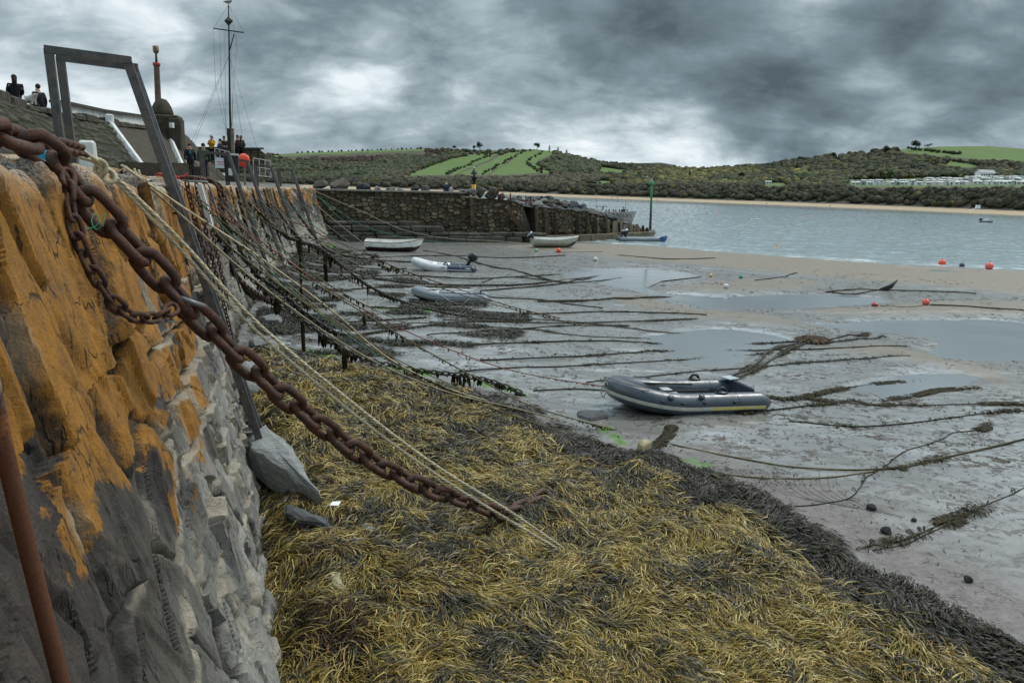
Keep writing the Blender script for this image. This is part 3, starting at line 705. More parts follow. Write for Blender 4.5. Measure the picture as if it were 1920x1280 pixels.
# ------------------------------------------------------------------ seaweed
def weedmat(name, rough=.38, spec=.5):
    m, t = newmat(name)
    c = t.attr('tint', True)
    n = t.noise(t.pos(), 60, 3)
    c = t.mix(t.ramp(n, [(.35, 0.0), (.7, .35)]), c, (.02, .017, .008))
    t.out(c, rough, None, 0, spec); return m
M_WEED = weedmat('wrack_fronds', .42, .32); M_DARK = weedmat('dark_wrack_fronds', .58, .28)
def strands(name, x, y, L, width, tint, ang, mat, K=6, curl=1.0, lift=.05, layer=.03, seed=1, droop=0.0, zbase=None, field=.55, parent=None):
    "x, y roots; every strand follows a swirling field over the floor"
    n = len(x); R = np.random.default_rng(seed)
    px = x.copy(); py = y.copy(); a = ang.copy(); PX = []; PY = []; AA = []
    bend = (R.random(n)-.5)*2.2*curl
    for k in range(K):
        PX.append(px.copy()); PY.append(py.copy()); AA.append(a.copy())
        fld = ang+(fbm(px*2.6, py*2.6, 211+seed, 2)-.5)*4.0*field
        a = fld+bend*(k/K)+(R.random(n)-.5)*.5*curl
        px = px+np.cos(a)*L/(K-1); py = py+np.sin(a)*L/(K-1)
    PX = np.array(PX); PY = np.array(PY); AA = np.array(AA)
    tt = np.linspace(0, 1, K)[:, None]
    lay = R.random(n)**1.5*layer
    z = (gh(PX, PY) if zbase is None else zbase(PX, PY))+lay+lift*np.sin(PI*np.clip(tt*1.1, 0, 1))*R.random(n)+.006
    w = width[None, :]*np.array([.55, 1, 1, .9, .75, .25][:K] if K == 6 else np.linspace(1, .3, K))[:, None]*.5
    tilt = (R.random(n)-.5)*1.6
    sx = -np.sin(AA)*w*np.cos(tilt); sy = np.cos(AA)*w*np.cos(tilt); sz = w*np.sin(tilt)
    V = np.empty((n, K, 2, 3), np.float32)
    V[:, :, 0, 0] = (PX+sx).T; V[:, :, 0, 1] = (PY+sy).T; V[:, :, 0, 2] = (z+sz).T
    V[:, :, 1, 0] = (PX-sx).T; V[:, :, 1, 1] = (PY-sy).T; V[:, :, 1, 2] = (z-sz).T
    b = np.arange(n)[:, None]*(2*K)+np.arange(K-1)[None, :]*2
    F = np.stack([b, b+1, b+3, b+2], -1).reshape(-1, 4)
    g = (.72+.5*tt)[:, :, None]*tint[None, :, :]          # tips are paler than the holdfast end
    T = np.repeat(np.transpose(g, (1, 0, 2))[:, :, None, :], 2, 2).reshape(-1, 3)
    return npmesh(name, V.reshape(-1, 3), F, mat, True, {'tint': T}, parent)
def scatter(n, poly, dens, seed, cap=9.0):
    "roots inside a polygon, thinned with distance so that they stay even in the picture"
    R = np.random.default_rng(seed); a = np.array(poly); lo = np.maximum(a.min(0), [-17, 4.2]); hi = np.minimum(a.max(0), [9, 30]); X = []; Y = []; c = 0
    while c < n:
        # even in angle and in log distance
        q = 400000; r = np.exp(R.uniform(np.log(4.4), np.log(30), q)); th = R.uniform(-.95, .80, q)
        x = r*np.sin(th); y = r*np.cos(th)
        k = inpoly(x, y, poly) & (foot_dist(x, y) > -.15) & (R.random(q) < np.clip(dens(x, y), 0, 1)) & (y > 4.3)
        # keep fewer far away (foreshortening already packs them)
        k &= R.random(q) < np.clip(cap/r, 0, 1)
        X.append(x[k]); Y.append(y[k]); c += k.sum()
    return np.concatenate(X)[:n], np.concatenate(Y)[:n]
def pick(R, n, cols, wts):
    c = np.array(cols); k = R.choice(len(c), n, p=np.array(wts)/sum(wts)); return c[k]*(R.random((n, 1))*.6+.7)
R = np.random.default_rng(5)
WEEDO = W([(-900, 1700), (-700, 900), (100, 640)]+WEED_PX[6:-1], .15)
edge_in = lambda x, y: np.where(inpoly(x, y, WEED), sdpoly(x, y, WEEDO), sdpoly(x, y, WEED))
# inner mass: ochre and olive knotted wrack
bw = lambda x, y: np.interp(y, [5, 9, 14, 22], [1.0, .95, .8, .7])           # width of the dark outer band
zone = lambda x, y: sst(.15, .9, (edge_in(x, y)-bw(x, y)*(.35+1.1*fbm(x*.9, y*.9, 201, 3)))/.8)
patch = lambda x, y: fbm(x*1.0, y*1.0, 203, 4)
FOOTZ = W([(420, 720), (470, 830), (520, 960), (520, 1290), (690, 1290), (660, 1120), (620, 1000), (545, 900), (490, 800), (450, 720)], .3)
x, y = scatter(235000, WEED, lambda x, y: zone(x, y)*(.30+.70*sst(.38, .52, patch(x, y)))*(1-.75*sst(-.3, .3, sdpoly(x, y, FOOTZ)))*sst(-.2, .1, foot_dist(x, y)), 21)
n = len(x)
clump = fbm(x*4.2, y*4.2, 205, 3); tone = fbm(x*1.3, y*1.3, 207, 3)
ang = -.42+(fbm(x*1.25, y*1.25, 209, 4)-.5)*7.0+R.normal(0, .45, n)
k = (R.random(n) < sst(.31, .60, clump*.55+tone*.45+(R.random(n)-.5)*.30))
tint = np.where(k[:, None], pick(R, n, [(.31, .205, .036), (.40, .285, .062), (.19, .13, .022), (.48, .38, .13), (.23, .125, .014), (.17, .14, .035)], [4, 3.2, 3.4, 1.6, 2.4, 1.6]), pick(R, n, [(.028, .026, .011), (.065, .054, .019), (.014, .013, .009), (.11, .088, .03)], [3, 3, 3, 2]))
tint = tint*(.66+.52*clump[:, None])
far_w = np.interp(np.hypot(x, y), [5, 9, 16, 28], [.0078, .0102, .016, .027])
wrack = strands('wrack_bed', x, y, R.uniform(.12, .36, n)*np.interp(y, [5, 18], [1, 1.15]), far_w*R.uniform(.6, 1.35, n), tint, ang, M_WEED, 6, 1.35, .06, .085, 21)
tag(wrack, 'thick mat of ochre and olive seaweed strands draped over the bank below the wall', 'seaweed', kind='stuff')
# outer band: dark shiny bladder wrack
x, y = scatter(70000, WEED, lambda x, y: np.clip(1-zone(x, y)*1.0+.5*sst(.50, .38, patch(x, y)), 0, 1)*sst(-.25, .1, edge_in(x, y)+(fbm(x*1.6, y*1.6, 213, 4)-.56)*1.9), 22)
n = len(x); tint = pick(R, n, [(.014, .012, .008), (.028, .023, .014), (.050, .047, .042), (.07, .052, .02), (.045, .03, .012), (.09, .088, .084)], [4, 4, 1.6, 2, 2.5, .6])
ang = -.5+(fbm(x*1.1, y*1.1, 215, 3)-.5)*5.5
far_w = np.interp(np.hypot(x, y), [5, 9, 16, 28], [.011, .014, .022, .036])
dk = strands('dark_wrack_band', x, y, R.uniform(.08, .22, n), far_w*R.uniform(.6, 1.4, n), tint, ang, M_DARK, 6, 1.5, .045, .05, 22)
tag(dk, 'band of dark wet wrack along the outer edge of the weed bank', 'seaweed', kind='stuff')
# reddish brown turf along the wall foot
FOOT = W([(430, 700), (470, 820), (535, 960), (560, 1290), (720, 1290), (690, 1100), (640, 980), (560, 900), (500, 800), (460, 720)], .3)
x, y = scatter(26000, FOOT, lambda x, y: sst(.42, .56, fbm(x*1.3, y*1.3, 217, 3))*sst(1.3, .6, foot_dist(x, y)), 23)
n = len(x); tint = pick(R, n, [(.045, .020, .010), (.075, .030, .014), (.03, .018, .012), (.09, .055, .016)], [3, 2, 3, 1.5])
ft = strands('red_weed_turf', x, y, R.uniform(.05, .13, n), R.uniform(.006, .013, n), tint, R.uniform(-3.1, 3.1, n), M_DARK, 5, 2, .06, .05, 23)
tag(ft, 'dark reddish brown weed turf growing at the foot of the wall', 'seaweed', kind='stuff')
# stranded clumps on the mud beyond the bank
CL = W([(470, 640), (500, 540), (560, 480), (640, 455), (700, 475), (760, 520), (900, 560), (1010, 600), (960, 640), (900, 690), (1010, 740), (1080, 775), (900, 715), (700, 680), (560, 660)])
def cdens(x, y): return sst(.62, .68, fbm(x*.55, y*1.35, 219, 4)+.17*sst(5, .3, foot_dist(x, y)))
RR_ = np.random.default_rng(24); q = 900000
cx_ = RR_.uniform(-16, 2.5, q); cy_ = RR_.uniform(11, 52, q)
k = inpoly(cx_, cy_, CL) & (RR_.random(q) < cdens(cx_, cy_)) & (foot_dist(cx_, cy_) > -.1) & (edge_in(cx_, cy_) < .1)
x, y = cx_[k][:46000], cy_[k][:46000]; n = len(x)
tint = pick(R, n, [(.020, .019, .012), (.038, .034, .018), (.06, .05, .022), (.05, .05, .05)], [4, 3, 2, 1])
cw = strands('stranded_weed', x, y, R.uniform(.12, .32, n), np.interp(y, [11, 50], [.018, .06])*R.uniform(.6, 1.3, n), tint, R.uniform(-3.1, 3.1, n), M_DARK, 5, 1.5, .07, .05, 24)
tag(cw, 'dark clumps of stranded weed lying about the mud near the wall', 'seaweed', kind='stuff')
# scraps of weed lying about on the mud
q = 60000; r_ = np.exp(R.uniform(np.log(8), np.log(50), q)); th = R.uniform(-.3, .62, q); x = r_*np.sin(th); y = r_*np.cos(th)
k = (edge_in(x, y) < -.05) & (foot_dist(x, y) > .3) & (R.random(q) < .05+.75*sst(.58, .74, fbm(x*.7, y*.9, 231, 4))) & (y < np.interp(x, _wl[:, 0], _wl[:, 1])-1)
for pl in POOLS: k &= ~inpoly(x, y, pl)
x, y = x[k][:9000], y[k][:9000]; n = len(x); d_ = np.hypot(x, y)
ws = strands('weed_scraps', x, y, R.uniform(.03, .13, n)*np.interp(d_, [8, 50], [1, 2.2]), R.uniform(.008, .02, n)*np.interp(d_, [8, 50], [1, 2.4]), pick(R, n, [(.014, .012, .008), (.03, .024, .012), (.045, .03, .014)], [3, 2, 1]), R.uniform(-3.1, 3.1, n), M_DARK, 4, 2, .02, .01, 25)
tag(ws, 'small dark scraps of weed scattered over the wet mud', 'seaweed', kind='stuff')
# ------------------------------------------------------------------ the far shore
_ax = np.array([430, 500, 700, 950, 1100, 1300, 1500, 1700, 1900, 2150.])
_sh = np.interp(_ax, [430, 950, 1100, 1300, 1500, 1700, 1900, 2150], [346.5, 365, 371, 378.5, 386, 394, 403, 414])           # waterline in the picture
_bk = np.interp(_ax, [430, 700, 950, 1100, 1300, 1500, 1700, 1900, 2150], [333, 341, 346, 351, 352, 353, 356, 360, 366])     # top of the low cliff
def shoreY(a): return P(a, np.interp(a, _ax, _sh), SEA)[..., 1]
SKY = np.array([(430, 296), (490, 291), (560, 287), (700, 282), (790, 279), (880, 281), (930, 282), (1000, 280), (1040, 284), (1080, 293), (1120, 303), (1160, 309), (1240, 313), (1290, 319), (1340, 317), (1380, 315), (1430, 312), (1470, 306), (1530, 299), (1600, 292), (1650, 286), (1700, 279), (1760, 275), (1850, 274), (1920, 279), (2150, 300.)])
def sky_y(a): return np.interp(a, SKY[:, 0], SKY[:, 1])
def ridgeY(a): return np.interp(a, [430, 1000, 1150, 1300, 1500, 1750, 2150], [1900, 1750, 1900, 1700, 1250, 1150, 1050])
NT_ = 150
def farpoint(a, s):
    """a: picture column standing for a bearing; s 0 water edge, .06 top of the beach, .14 top of the low cliff, 1 ridge"""
    a = np.asarray(a, float); s = np.asarray(s, float)
    y0 = shoreY(a); yr = ridgeY(a); sh = np.interp(a, _ax, _sh); bk = np.interp(a, _ax, _bk); sk = sky_y(a)
    bw = np.interp(a, [900, 1300, 1900], [5.0, 5.5, 9.0])
    Y = np.where(s < .06, y0*(1+s/.06*.05), np.where(s < .14, y0*(1.05+(s-.06)/.08*.05), y0*1.10+(yr-y0*1.10)*np.clip((s-.14)/.86, 0, 2)))
    u = np.clip((s-.14)/.86, 0, 1)
    kk = np.interp(a, [430, 700, 900, 1100, 1300, 1500, 1900], [.85, 1.0, 1.25, 1.1, 1.0, 1.15, 1.2])
    py = np.where(s < .06, sh-bw*s/.06, np.where(s < .14, sh-bw+(bk-sh+bw)*sst(.06, .14, s), bk+(sk-bk)*u**kk))
    py = py+np.where(s > .14, (fbm(a*.012, s*7, 301, 3)-.5)*5*np.sin(PI*u), 0)
    return PD(a, py, Y), py
av = np.linspace(430, 2150, 520); sv = np.concatenate([np.linspace(0, .06, 6), np.linspace(.07, .14, 10), np.linspace(.15, 1, 90)])
AV, SV = np.meshgrid(av, sv, indexing='ij'); TP, TPY = farpoint(AV.ravel(), SV.ravel())
# skirt in front (under the water) and a back slope that falls away
FRONT = TP.reshape(len(av), len(sv), 3)[:, 0].copy(); FRONT[:, 2] = -6; FRONT[:, :2] *= .97
BACK = TP.reshape(len(av), len(sv), 3)[:, -1].copy(); B2 = BACK.copy(); BACK[:, :2] *= 1.06; BACK[:, 2] -= 4; B2[:, :2] *= 1.6; B2[:, 2] = -10
TV = np.concatenate([FRONT[:, None], TP.reshape(len(av), len(sv), 3), BACK[:, None], B2[:, None]], 1)
FIELDS = [([(758, 329), (796, 313), (848, 297), (890, 290), (940, 283), (916, 300), (852, 328)], 1.0), ([(858, 328), (922, 302), (952, 285), (984, 282), (950, 304), (914, 328)], 1.0), ([(920, 328), (956, 304), (986, 281), (1044, 284), (1018, 297), (1002, 306), (1038, 325)], 1.05),
          ([(1118, 321), (1126, 313), (1178, 320), (1165, 324)], .8), ([(480, 296), (560, 286), (700, 281), (795, 278), (800, 283), (700, 286), (560, 292)], .62), ([(1672, 284), (1700, 277), (1760, 272), (1850, 272), (1960, 280), (1960, 303), (1850, 300), (1760, 293), (1715, 289)], .85),
          ([(1762, 308), (1790, 302), (1850, 313), (1800, 315)], .8), ([(1422, 348), (1430, 343), (1478, 344), (1480, 349)], 1.0), ([(1062, 341), (1150, 340), (1150, 344), (1062, 344)], .9), ([(1585, 350), (1960, 352), (1960, 338), (1800, 333), (1590, 338)], .5)]
fa = AV.ravel(); fld = np.zeros(len(fa)); 
jx = (fbm(fa*.03, TPY*.12, 303, 3)-.5)*10; jy = (fbm(fa*.03, TPY*.12, 305, 3)-.5)*3
for poly, g in FIELDS: fld = np.maximum(fld, np.where(inpoly(fa+jx, TPY+jy, poly), g, 0))
full = np.zeros((len(av), len(sv)+3)); full[:, 1:-2] = fld.reshape(len(av), len(sv))
ss_ = np.zeros_like(full); ss_[:, 1:-2] = SV; ss_[:, -2:] = 1
m, t = newmat('far_hillside')
f_ = t.attr('field'); s_ = t.attr('rise'); n1 = t.noise(t.pos(), .02, 6, .6); n2 = t.noise(t.pos(), .006, 5, .6); n3 = t.noise(t.pos((1, 1, 3)), .08, 5, .65)
scrub = t.ramp(n1, [(.3, (.035, .035, .020)), (.5, (.065, .055, .032)), (.7, (.05, .055, .024))])
grass = t.mix(n1, t.mix(n2, (.042, .098, .014), (.080, .145, .026)), t.mix(n3, (.07, .10, .03), (.13, .15, .05)))
c = t.mix(t.ramp(f_, [(.2, 0.0), (.5, 1.0)]), scrub, grass)
cliff = t.ramp(n3, [(.3, (.03, .026, .02)), (.55, (.075, .065, .05)), (.75, (.045, .04, .025))])
c = t.mix(t.ramp(s_, [(.13, 1.0), (.16, 0.0)]), c, cliff)
c = t.mix(t.ramp(t.math('ADD', s_, t.math('MULTIPLY', t.math('SUBTRACT', n3, .5), .03)), [(.046, 1.0), (.056, 0.0)]), c, (.34, .255, .165))
t.out(c, .9, None, 0, .2)
fh = npmesh('far_hills', TV.reshape(-1, 3), gridfaces(len(av), len(sv)+3)[:, ::-1], m, True, {'field': full.ravel(), 'rise': ss_.ravel()})
fh.data.update(); tag(fh, 'green and brown hills along the far shore of the bay', 'hills', kind='structure')
def on_terrain(a, py):
    s = np.linspace(.061, 1, 300); p, q = farpoint(np.full(300, a), s); i = int(np.argmin(abs(q-py))); return p[i], float(s[i])
# a lower ridge farther off, seen in the dip between the two hills
rx = np.linspace(1120, 1420, 60); rs = np.interp(rx, [1120, 1160, 1200, 1240, 1262, 1280, 1340, 1420], [318, 305, 306, 305, 309, 317, 322, 330])
tp = PD(rx, rs, 2700); bt = tp.copy(); bt[:, 2] = -8; bt[:, 1] -= 500; bk_ = tp.copy(); bk_[:, 1] += 300; bk_[:, 2] = -8
o = npmesh('distant_ridge', np.stack([bt, tp, bk_], 1).reshape(-1, 3), gridfaces(60, 3)[:, ::-1], pm('ridge_wood', (.034, .040, .030), .9, .35, .02, 0), True)
tag(o, 'dark wooded ridge in the dip between the hills', 'ridge', kind='structure')

# ------------------------------------------------------------------ woods
import bmesh
def ico(sub):
    bm = bmesh.new(); bmesh.ops.create_icosphere(bm, subdivisions=sub, radius=1)
    v = np.array([p.co[:] for p in bm.verts]); f = np.array([[q.index for q in p.verts] for p in bm.faces]); bm.free(); return v, f
IV, IF = ico(2); IV3, IF3 = ico(3)
def crown_templates(k, iv, rough, seed):
    R = np.random.default_rng(seed); out = []
    for i in range(k):
        d = iv; r = 1+(fbm(d[:, 0]*2.1+i*9, d[:, 1]*2.1+d[:, 2]*1.7, seed+i, 3)-.5)*1.0+(R.random(len(d))-.5)*rough
        out.append(d*r[:, None]*np.array([1, 1, .85]))
    return out
TPL = crown_templates(8, IV, .42, 311)
m, t = newmat('far_foliage'); n = t.noise(t.pos(), .9, 4, .7)
t.out(t.mix(t.ramp(n, [(.35, 0.0), (.65, .35)]), t.mix(.12, t.mix(1.0, t.attr('tint', True), (1.2, 1.2, 1.15), 'MULTIPLY'), (.055, .058, .055)), (.012, .014, .008)), .85, None, 0, .15); M_FOL = m
def woods(name, C, Rad, tint, lab):
    n = len(C); V = []; F = []; T = []; nv = len(IV)
    R = np.random.default_rng(len(C))
    k = R.integers(0, len(TPL), n); a = R.random(n)*6.28
    base = np.array(TPL)[k]; ca, sa = np.cos(a)[:, None], np.sin(a)[:, None]
    V = np.stack([base[..., 0]*ca-base[..., 1]*sa, base[..., 0]*sa+base[..., 1]*ca, base[..., 2]], -1)*Rad[:, None, :]+C[:, None, :]
    F = (np.arange(n)[:, None, None]*nv+IF[None]).reshape(-1, 3)
    sh = (.75+.5*R.random((n, nv, 1)))
    T = (tint[:, None, :]*sh).reshape(-1, 3)
    o = npmesh(name, V.reshape(-1, 3), F, M_FOL, True, {'tint': T}); return tag(o, lab, 'woodland', kind='stuff')
def wood_points(n, arange, srange, seed, thin=None):
    R = np.random.default_rng(seed); a = R.uniform(*arange, n*4); s = srange[0]+(srange[1]-srange[0])*R.random(n*4)**.75
    p, py = farpoint(a, s)
    k = np.ones(len(a), bool)
    for poly, g in FIELDS: k &= ~(inpoly(a, py, poly) | inpoly(a, py-4, poly) | inpoly(a, py-8, poly))
    if thin is not None: k &= R.random(len(a)) < thin(a, py, p)
    return a[k][:n], s[k][:n], p[k][:n], py[k][:n], R
def tints(R, n, cols, wts): 
    c = np.array(cols); return c[R.choice(len(c), n, p=np.array(wts)/sum(wts))]*(R.random((n, 1))*.7+.65)
a, s, p, py, R = wood_points(4600, (470, 1130), (.14, .97), 321, lambda a, py, p: np.where(py > 331, .9, np.clip(.25+1.3*sst(.42, .6, fbm(p[:, 0]*.006, p[:, 1]*.006, 323, 3)), .2, 1)))
n = len(a); zz_ = np.clip((900-a)/500, 0, 1)[:, None]; heath = (fbm(a*.012, py*.05, 325, 3)*.9+(318-py)/70)[:, None]
col = tints(R, n, [(.030, .040, .018), (.045, .055, .022), (.060, .050, .024), (.055, .060, .030), (.08, .075, .03)], [4, 3, 2, 2, 1])
red = tints(R, n, [(.055, .030, .024), (.045, .034, .022), (.065, .042, .030)], [2, 2, 1]); tan = tints(R, n, [(.075, .060, .036), (.055, .048, .028), (.095, .078, .042), (.04, .042, .02)], [3, 3, 1.5, 2])
col = np.where((heath > .62) & (a[:, None] < 830) & (py[:, None] < 322), red, col); col = np.where((py[:, None] > 325) & (a[:, None] > 720), tan, col)
rad = np.stack([R.uniform(3, 7.2, n)]*3, 1)*np.array([1, 1, .85])*np.interp(p[:, 1], [700, 1800], [.62, 1.05])[:, None]*np.where((heath > .62) & (a[:, None] < 830) & (py[:, None] < 322), .7, 1)
p[:, 2] += rad[:, 2]*.35; woods('headland_wood', p, rad, col, 'mixed dark trees and reddish heath covering the left headland')
a, s, p, py, R = wood_points(5400, (1120, 2120), (.14, .995), 331)
n = len(a); col = tints(R, n, [(.026, .034, .015), (.040, .046, .018), (.055, .050, .020), (.075, .068, .022), (.13, .105, .022), (.06, .045, .022)], [4, 4, 2.5, 2, .9, 1.5])
up = (py < 326)[:, None]; col = np.where(up, col*.72, col)
gold = (fbm(a*.02, py*.08, 333, 3) > .60)[:, None] & (py > 318)[:, None] & (a < 1560)[:, None]; col = np.where(gold, col*1.5+np.array([.03, .02, 0]), col)
rad = np.stack([R.uniform(3.2, 7.0, n)]*3, 1)*np.array([1, 1, .9])*np.interp(p[:, 1], [500, 1200], [.55, 1.0])[:, None]
p[:, 2] += rad[:, 2]*.4; woods('bayside_wood', p, rad, col, 'dark autumn woodland with yellow patches over the right hillside')
a, s, p, py, R = wood_points(3400, (440, 2120), (.075, .17), 341)
n = len(a); col = tints(R, n, [(.030, .028, .018), (.045, .038, .024), (.034, .038, .016), (.060, .050, .028), (.09, .075, .02)], [4, 3, 3, 1.5, .5]); 
rad = np.stack([R.uniform(2.2, 4.4, n)]*3, 1)*np.interp(p[:, 1], [450, 850], [.8, 1.1])[:, None]; p[:, 2] += rad[:, 2]*.2
woods('cliff_scrub', p, rad, col, 'brown scrub and small trees along the low cliff behind the far beach')
# hedges between the fields
hx = []
for A_, B_, k in (((838, 327), (940, 283), 34), ((905, 327), (985, 282), 30), ((765, 327), (850, 296), 20), ((900, 291), (1000, 282), 14), ((985, 305), (1020, 284), 12), ((1012, 324), (985, 305), 10), ((560, 286), (800, 279), 26), ((1700, 279), (1800, 290), 18), ((1770, 300), (1860, 314), 14)):
    for i in range(k):
        q, s = on_terrain(A_[0]+(B_[0]-A_[0])*i/k+random.uniform(-3, 3), A_[1]+(B_[1]-A_[1])*i/k+random.uniform(-.7, .7)); hx.append(q)
hx = np.array(hx); R = np.random.default_rng(9); n = len(hx); rad = np.stack([R.uniform(1.5, 3.4, n)]*3, 1)
woods('field_hedge', hx+[0, 0, 1.5], rad, tints(R, n, [(.028, .036, .014), (.045, .05, .02)], [2, 1]), 'dark hedges and hedge trees between the green fields')

# single trees that stand out on the skyline and slopes
barkm = pm('tree_bark', (.05, .042, .035), .9, .3, 3, .3, 10)
def leafcrown(R, rx, rz, n, blobs=7, size=.9):
    "many small leaf clumps spread through an uneven crown"
    c = np.array([[R.uniform(-.55, .55)*rx, R.uniform(-.55, .55)*rx, R.uniform(-.35, .5)*rz] for _ in range(blobs)])
    k = R.integers(0, blobs, n); d = R.normal(size=(n, 3)); d /= np.linalg.norm(d, axis=1)[:, None]
    pos = c[k]+d*(R.random(n)**.45)[:, None]*np.array([rx, rx, rz])*.55
    u = R.normal(size=(n, 3)); u /= np.linalg.norm(u, axis=1)[:, None]; v = np.cross(u, R.normal(size=(n, 3))); v /= np.linalg.norm(v, axis=1)[:, None]
    sz = R.uniform(.5, 1.2, (n, 1))*size
    V = np.stack([pos-u*sz-v*sz*.6, pos+u*sz-v*sz*.6, pos+u*sz*.7+v*sz*.8, pos-u*sz*.7+v*sz*.8], 1)
    sh = np.repeat((.7+.6*R.random(n)), 4)
    return V.reshape(-1, 3), np.arange(n*4).reshape(-1, 4), sh
def tree(name, p, h, rx, col, lab, conifer=False, seed=0):
    R = np.random.default_rng(seed); r = empty(name, p, 0, lab, 'tree')
    mb = MB()
    mb.tube([(0, 0, -1), (0, 0, h*.35), (R.uniform(-.05, .05)*h, 0, h*.75)], [h*.045, h*.035, h*.01], 6)
    for k in range(4):
        aa = R.uniform(0, 6.28); mb.tube([(0, 0, h*(.3+.08*k)), (math.cos(aa)*rx*.6, math.sin(aa)*rx*.6, h*(.55+.08*k))], [h*.018, h*.006], 5)
    mb.build('trunk', barkm, r)
    if conifer:
        n = 260; zz2 = R.random(n)**.8; rr2 = rx*(1.05-zz2)*R.random(n)**.4; aa = R.random(n)*6.28
        pos = np.stack([rr2*np.cos(aa), rr2*np.sin(aa), h*(.15+.85*zz2)], 1); s = R.uniform(.4, .9, (n, 1))*h*.055
        u = np.stack([np.cos(aa), np.sin(aa), -.5+0*aa], 1); v = np.stack([-np.sin(aa), np.cos(aa), 0*aa], 1)
        V = np.stack([pos-v*s, pos+u*s*1.6, pos+v*s, pos-u*s], 1).reshape(-1, 3); F = np.arange(n*4).reshape(-1, 4); sh = np.repeat(.7+.6*R.random(n), 4)
    else:
        V, F, sh = leafcrown(R, rx, h*.42, 420, 8, h*.05); V = V+np.array([0, 0, h*.62])
    npmesh('crown', V, F, M_FOL, False, {'tint': np.array(col)[None]*sh[:, None]}, r); return r
TREES = [(900, 282, 15, 9, 0, 'broad dark tree standing above the hedge on the skyline of the green hill'), (889, 281, 9, 5, 0, 'smaller rounded tree just left of the broad skyline tree'), (1007, 281, 13, 9, 0, 'dark tree on the crest at the right end of the green fields'), (852, 281, 8, 6, 0, 'low skyline tree left of the green fields'),
         (1030, 285, 12, 5, 1, 'dark conifer at the top of the copse beside the fields'), (1046, 288, 12, 5, 1, 'second conifer along the top of the copse'), (1062, 291, 11, 5, 1, 'third conifer along the top of the copse'), (1717, 282, 15, 9, 0, 'big rounded tree alone on the crest of the right green hill'), (1740, 278, 7, 8, 0, 'low dark tree right of the big rounded crest tree'), (1663, 289, 13, 9, 0, 'tree at the left end of the right hill crest'),
         (1292, 338, 15, 7, 1, 'dark pointed tree in the wood left of the two white caravans'), (1015, 324, 10, 7, 0, 'round dark bush at the foot of the green field'), (1447, 322, 13, 4.5, 1, 'narrow conifer in the wood, leftmost of three'), (1464, 321, 14, 4.5, 1, 'narrow conifer in the wood, middle of three'), (1493, 322, 13, 4.5, 1, 'narrow conifer in the wood, rightmost of three'),
         (1650, 338, 13, 8, 0, 'rounded tree with yellow green top behind the left caravans'), (1667, 338, 12, 8, 0, 'greener rounded tree beside the yellow green one'), (1390, 338, 12, 7, 0, 'dark tree above the pair of white caravans'), (1560, 300, 12, 8, 0, 'dark tree on the rising skyline of the right wood'), (1500, 306, 11, 8, 0, 'tree where the right skyline wood begins to climb')]
for i, (px, py, h, rx, con, lab) in enumerate(TREES):
    q, s = on_terrain(px, max(py, sky_y(px)+.5)); c = (.024, .032, .016) if i not in (15, 16) else ((.10, .10, .025) if i == 15 else (.05, .075, .02))
    tree('conifer' if con else 'broadleaf_tree', q, h*np.interp(q[1], [600, 1800], [.75, 1.25]), rx*np.interp(q[1], [600, 1800], [.6, 1.0]), c, lab, bool(con), 400+i)
# ------------------------------------------------------------------ houses, caravans
wm = pm('white_render', (.72, .73, .72), .7, .05, 1, 0); rm = pm('slate_roof', (.08, .085, .095), .7, .2, 1, 0); dk_ = pm('dark_glass', (.02, .025, .03), .15, .1, 1, 0)
def house(px, py, L, Wd, h, rz, lab, grp, nm='house', roof=None, flat=False, face=None):
    q, s = on_terrain(px, py); r = empty(nm, q, rz, lab, nm.split('_')[-1] if nm != 'static_caravan' else 'caravan', grp)
    mb = MB(); rh = h*(.18 if flat else .6)
    mb.add([(-L/2, -Wd/2, -1), (L/2, -Wd/2, -1), (L/2, Wd/2, -1), (-L/2, Wd/2, -1), (-L/2, -Wd/2, h), (L/2, -Wd/2, h), (L/2, Wd/2, h), (-L/2, Wd/2, h), (-L/2, 0, h+rh), (L/2, 0, h+rh)],
           [(0, 1, 5, 4), (2, 3, 7, 6), (1, 2, 6, 9, 5), (3, 0, 4, 8, 7)]); mb.build('wall', face or wm, r)
    mb = MB(); o_ = .3
    for sgn in (-1, 1):
        y1 = sgn*(Wd/2+o_); z1 = h-rh*o_/(Wd/2)
        mb.add([(-L/2-o_, 0, h+rh+.06), (L/2+o_, 0, h+rh+.06), (L/2+o_, y1, z1+.06), (-L/2-o_, y1, z1+.06), (-L/2-o_, 0, h+rh+.28), (L/2+o_, 0, h+rh+.28), (L/2+o_, y1, z1+.25), (-L/2-o_, y1, z1+.25)], [(0, 1, 2, 3), (7, 6, 5, 4), (2, 3, 7, 6), (0, 3, 7, 4), (1, 2, 6, 5)])
    mb.build('roof', roof or rm, r)
    nw = max(2, int(L/2.6))
    for i in range(nw):
        m_ = MB(); x = -L/2+L*(i+.5)/nw; m_.box((x, -Wd/2-.04, h*.55), (L/nw*.5, .1, h*.36)); m_.build('window', dk_, r)
    m_ = MB(); m_.box((L/2+.04, 0, h*.5), (.1, Wd*.45, h*.4)); m_.build('window', dk_, r)
    return r
house(1188, 319, 9, 6, 4, .3, 'white gabled house on the hillside, leftmost of the high row', 'houses on the far hillside'); house(1200, 319.5, 7, 6, 4.5, .1, 'pale house in the middle of the high hillside row', 'houses on the far hillside', roof=pm('tan_roof', (.24, .16, .1), .8, .2, 1, 0)); house(1212, 320, 11, 6, 4, .2, 'long white house at the right of the high hillside row', 'houses on the far hillside')
house(1203, 341, 12, 6, 3.2, .2, 'long white house low on the slope left of the green post', 'houses on the far hillside'); house(1213, 340, 6, 6, 5, 1.4, 'white house with a steep gable beside the green post', 'houses on the far hillside')
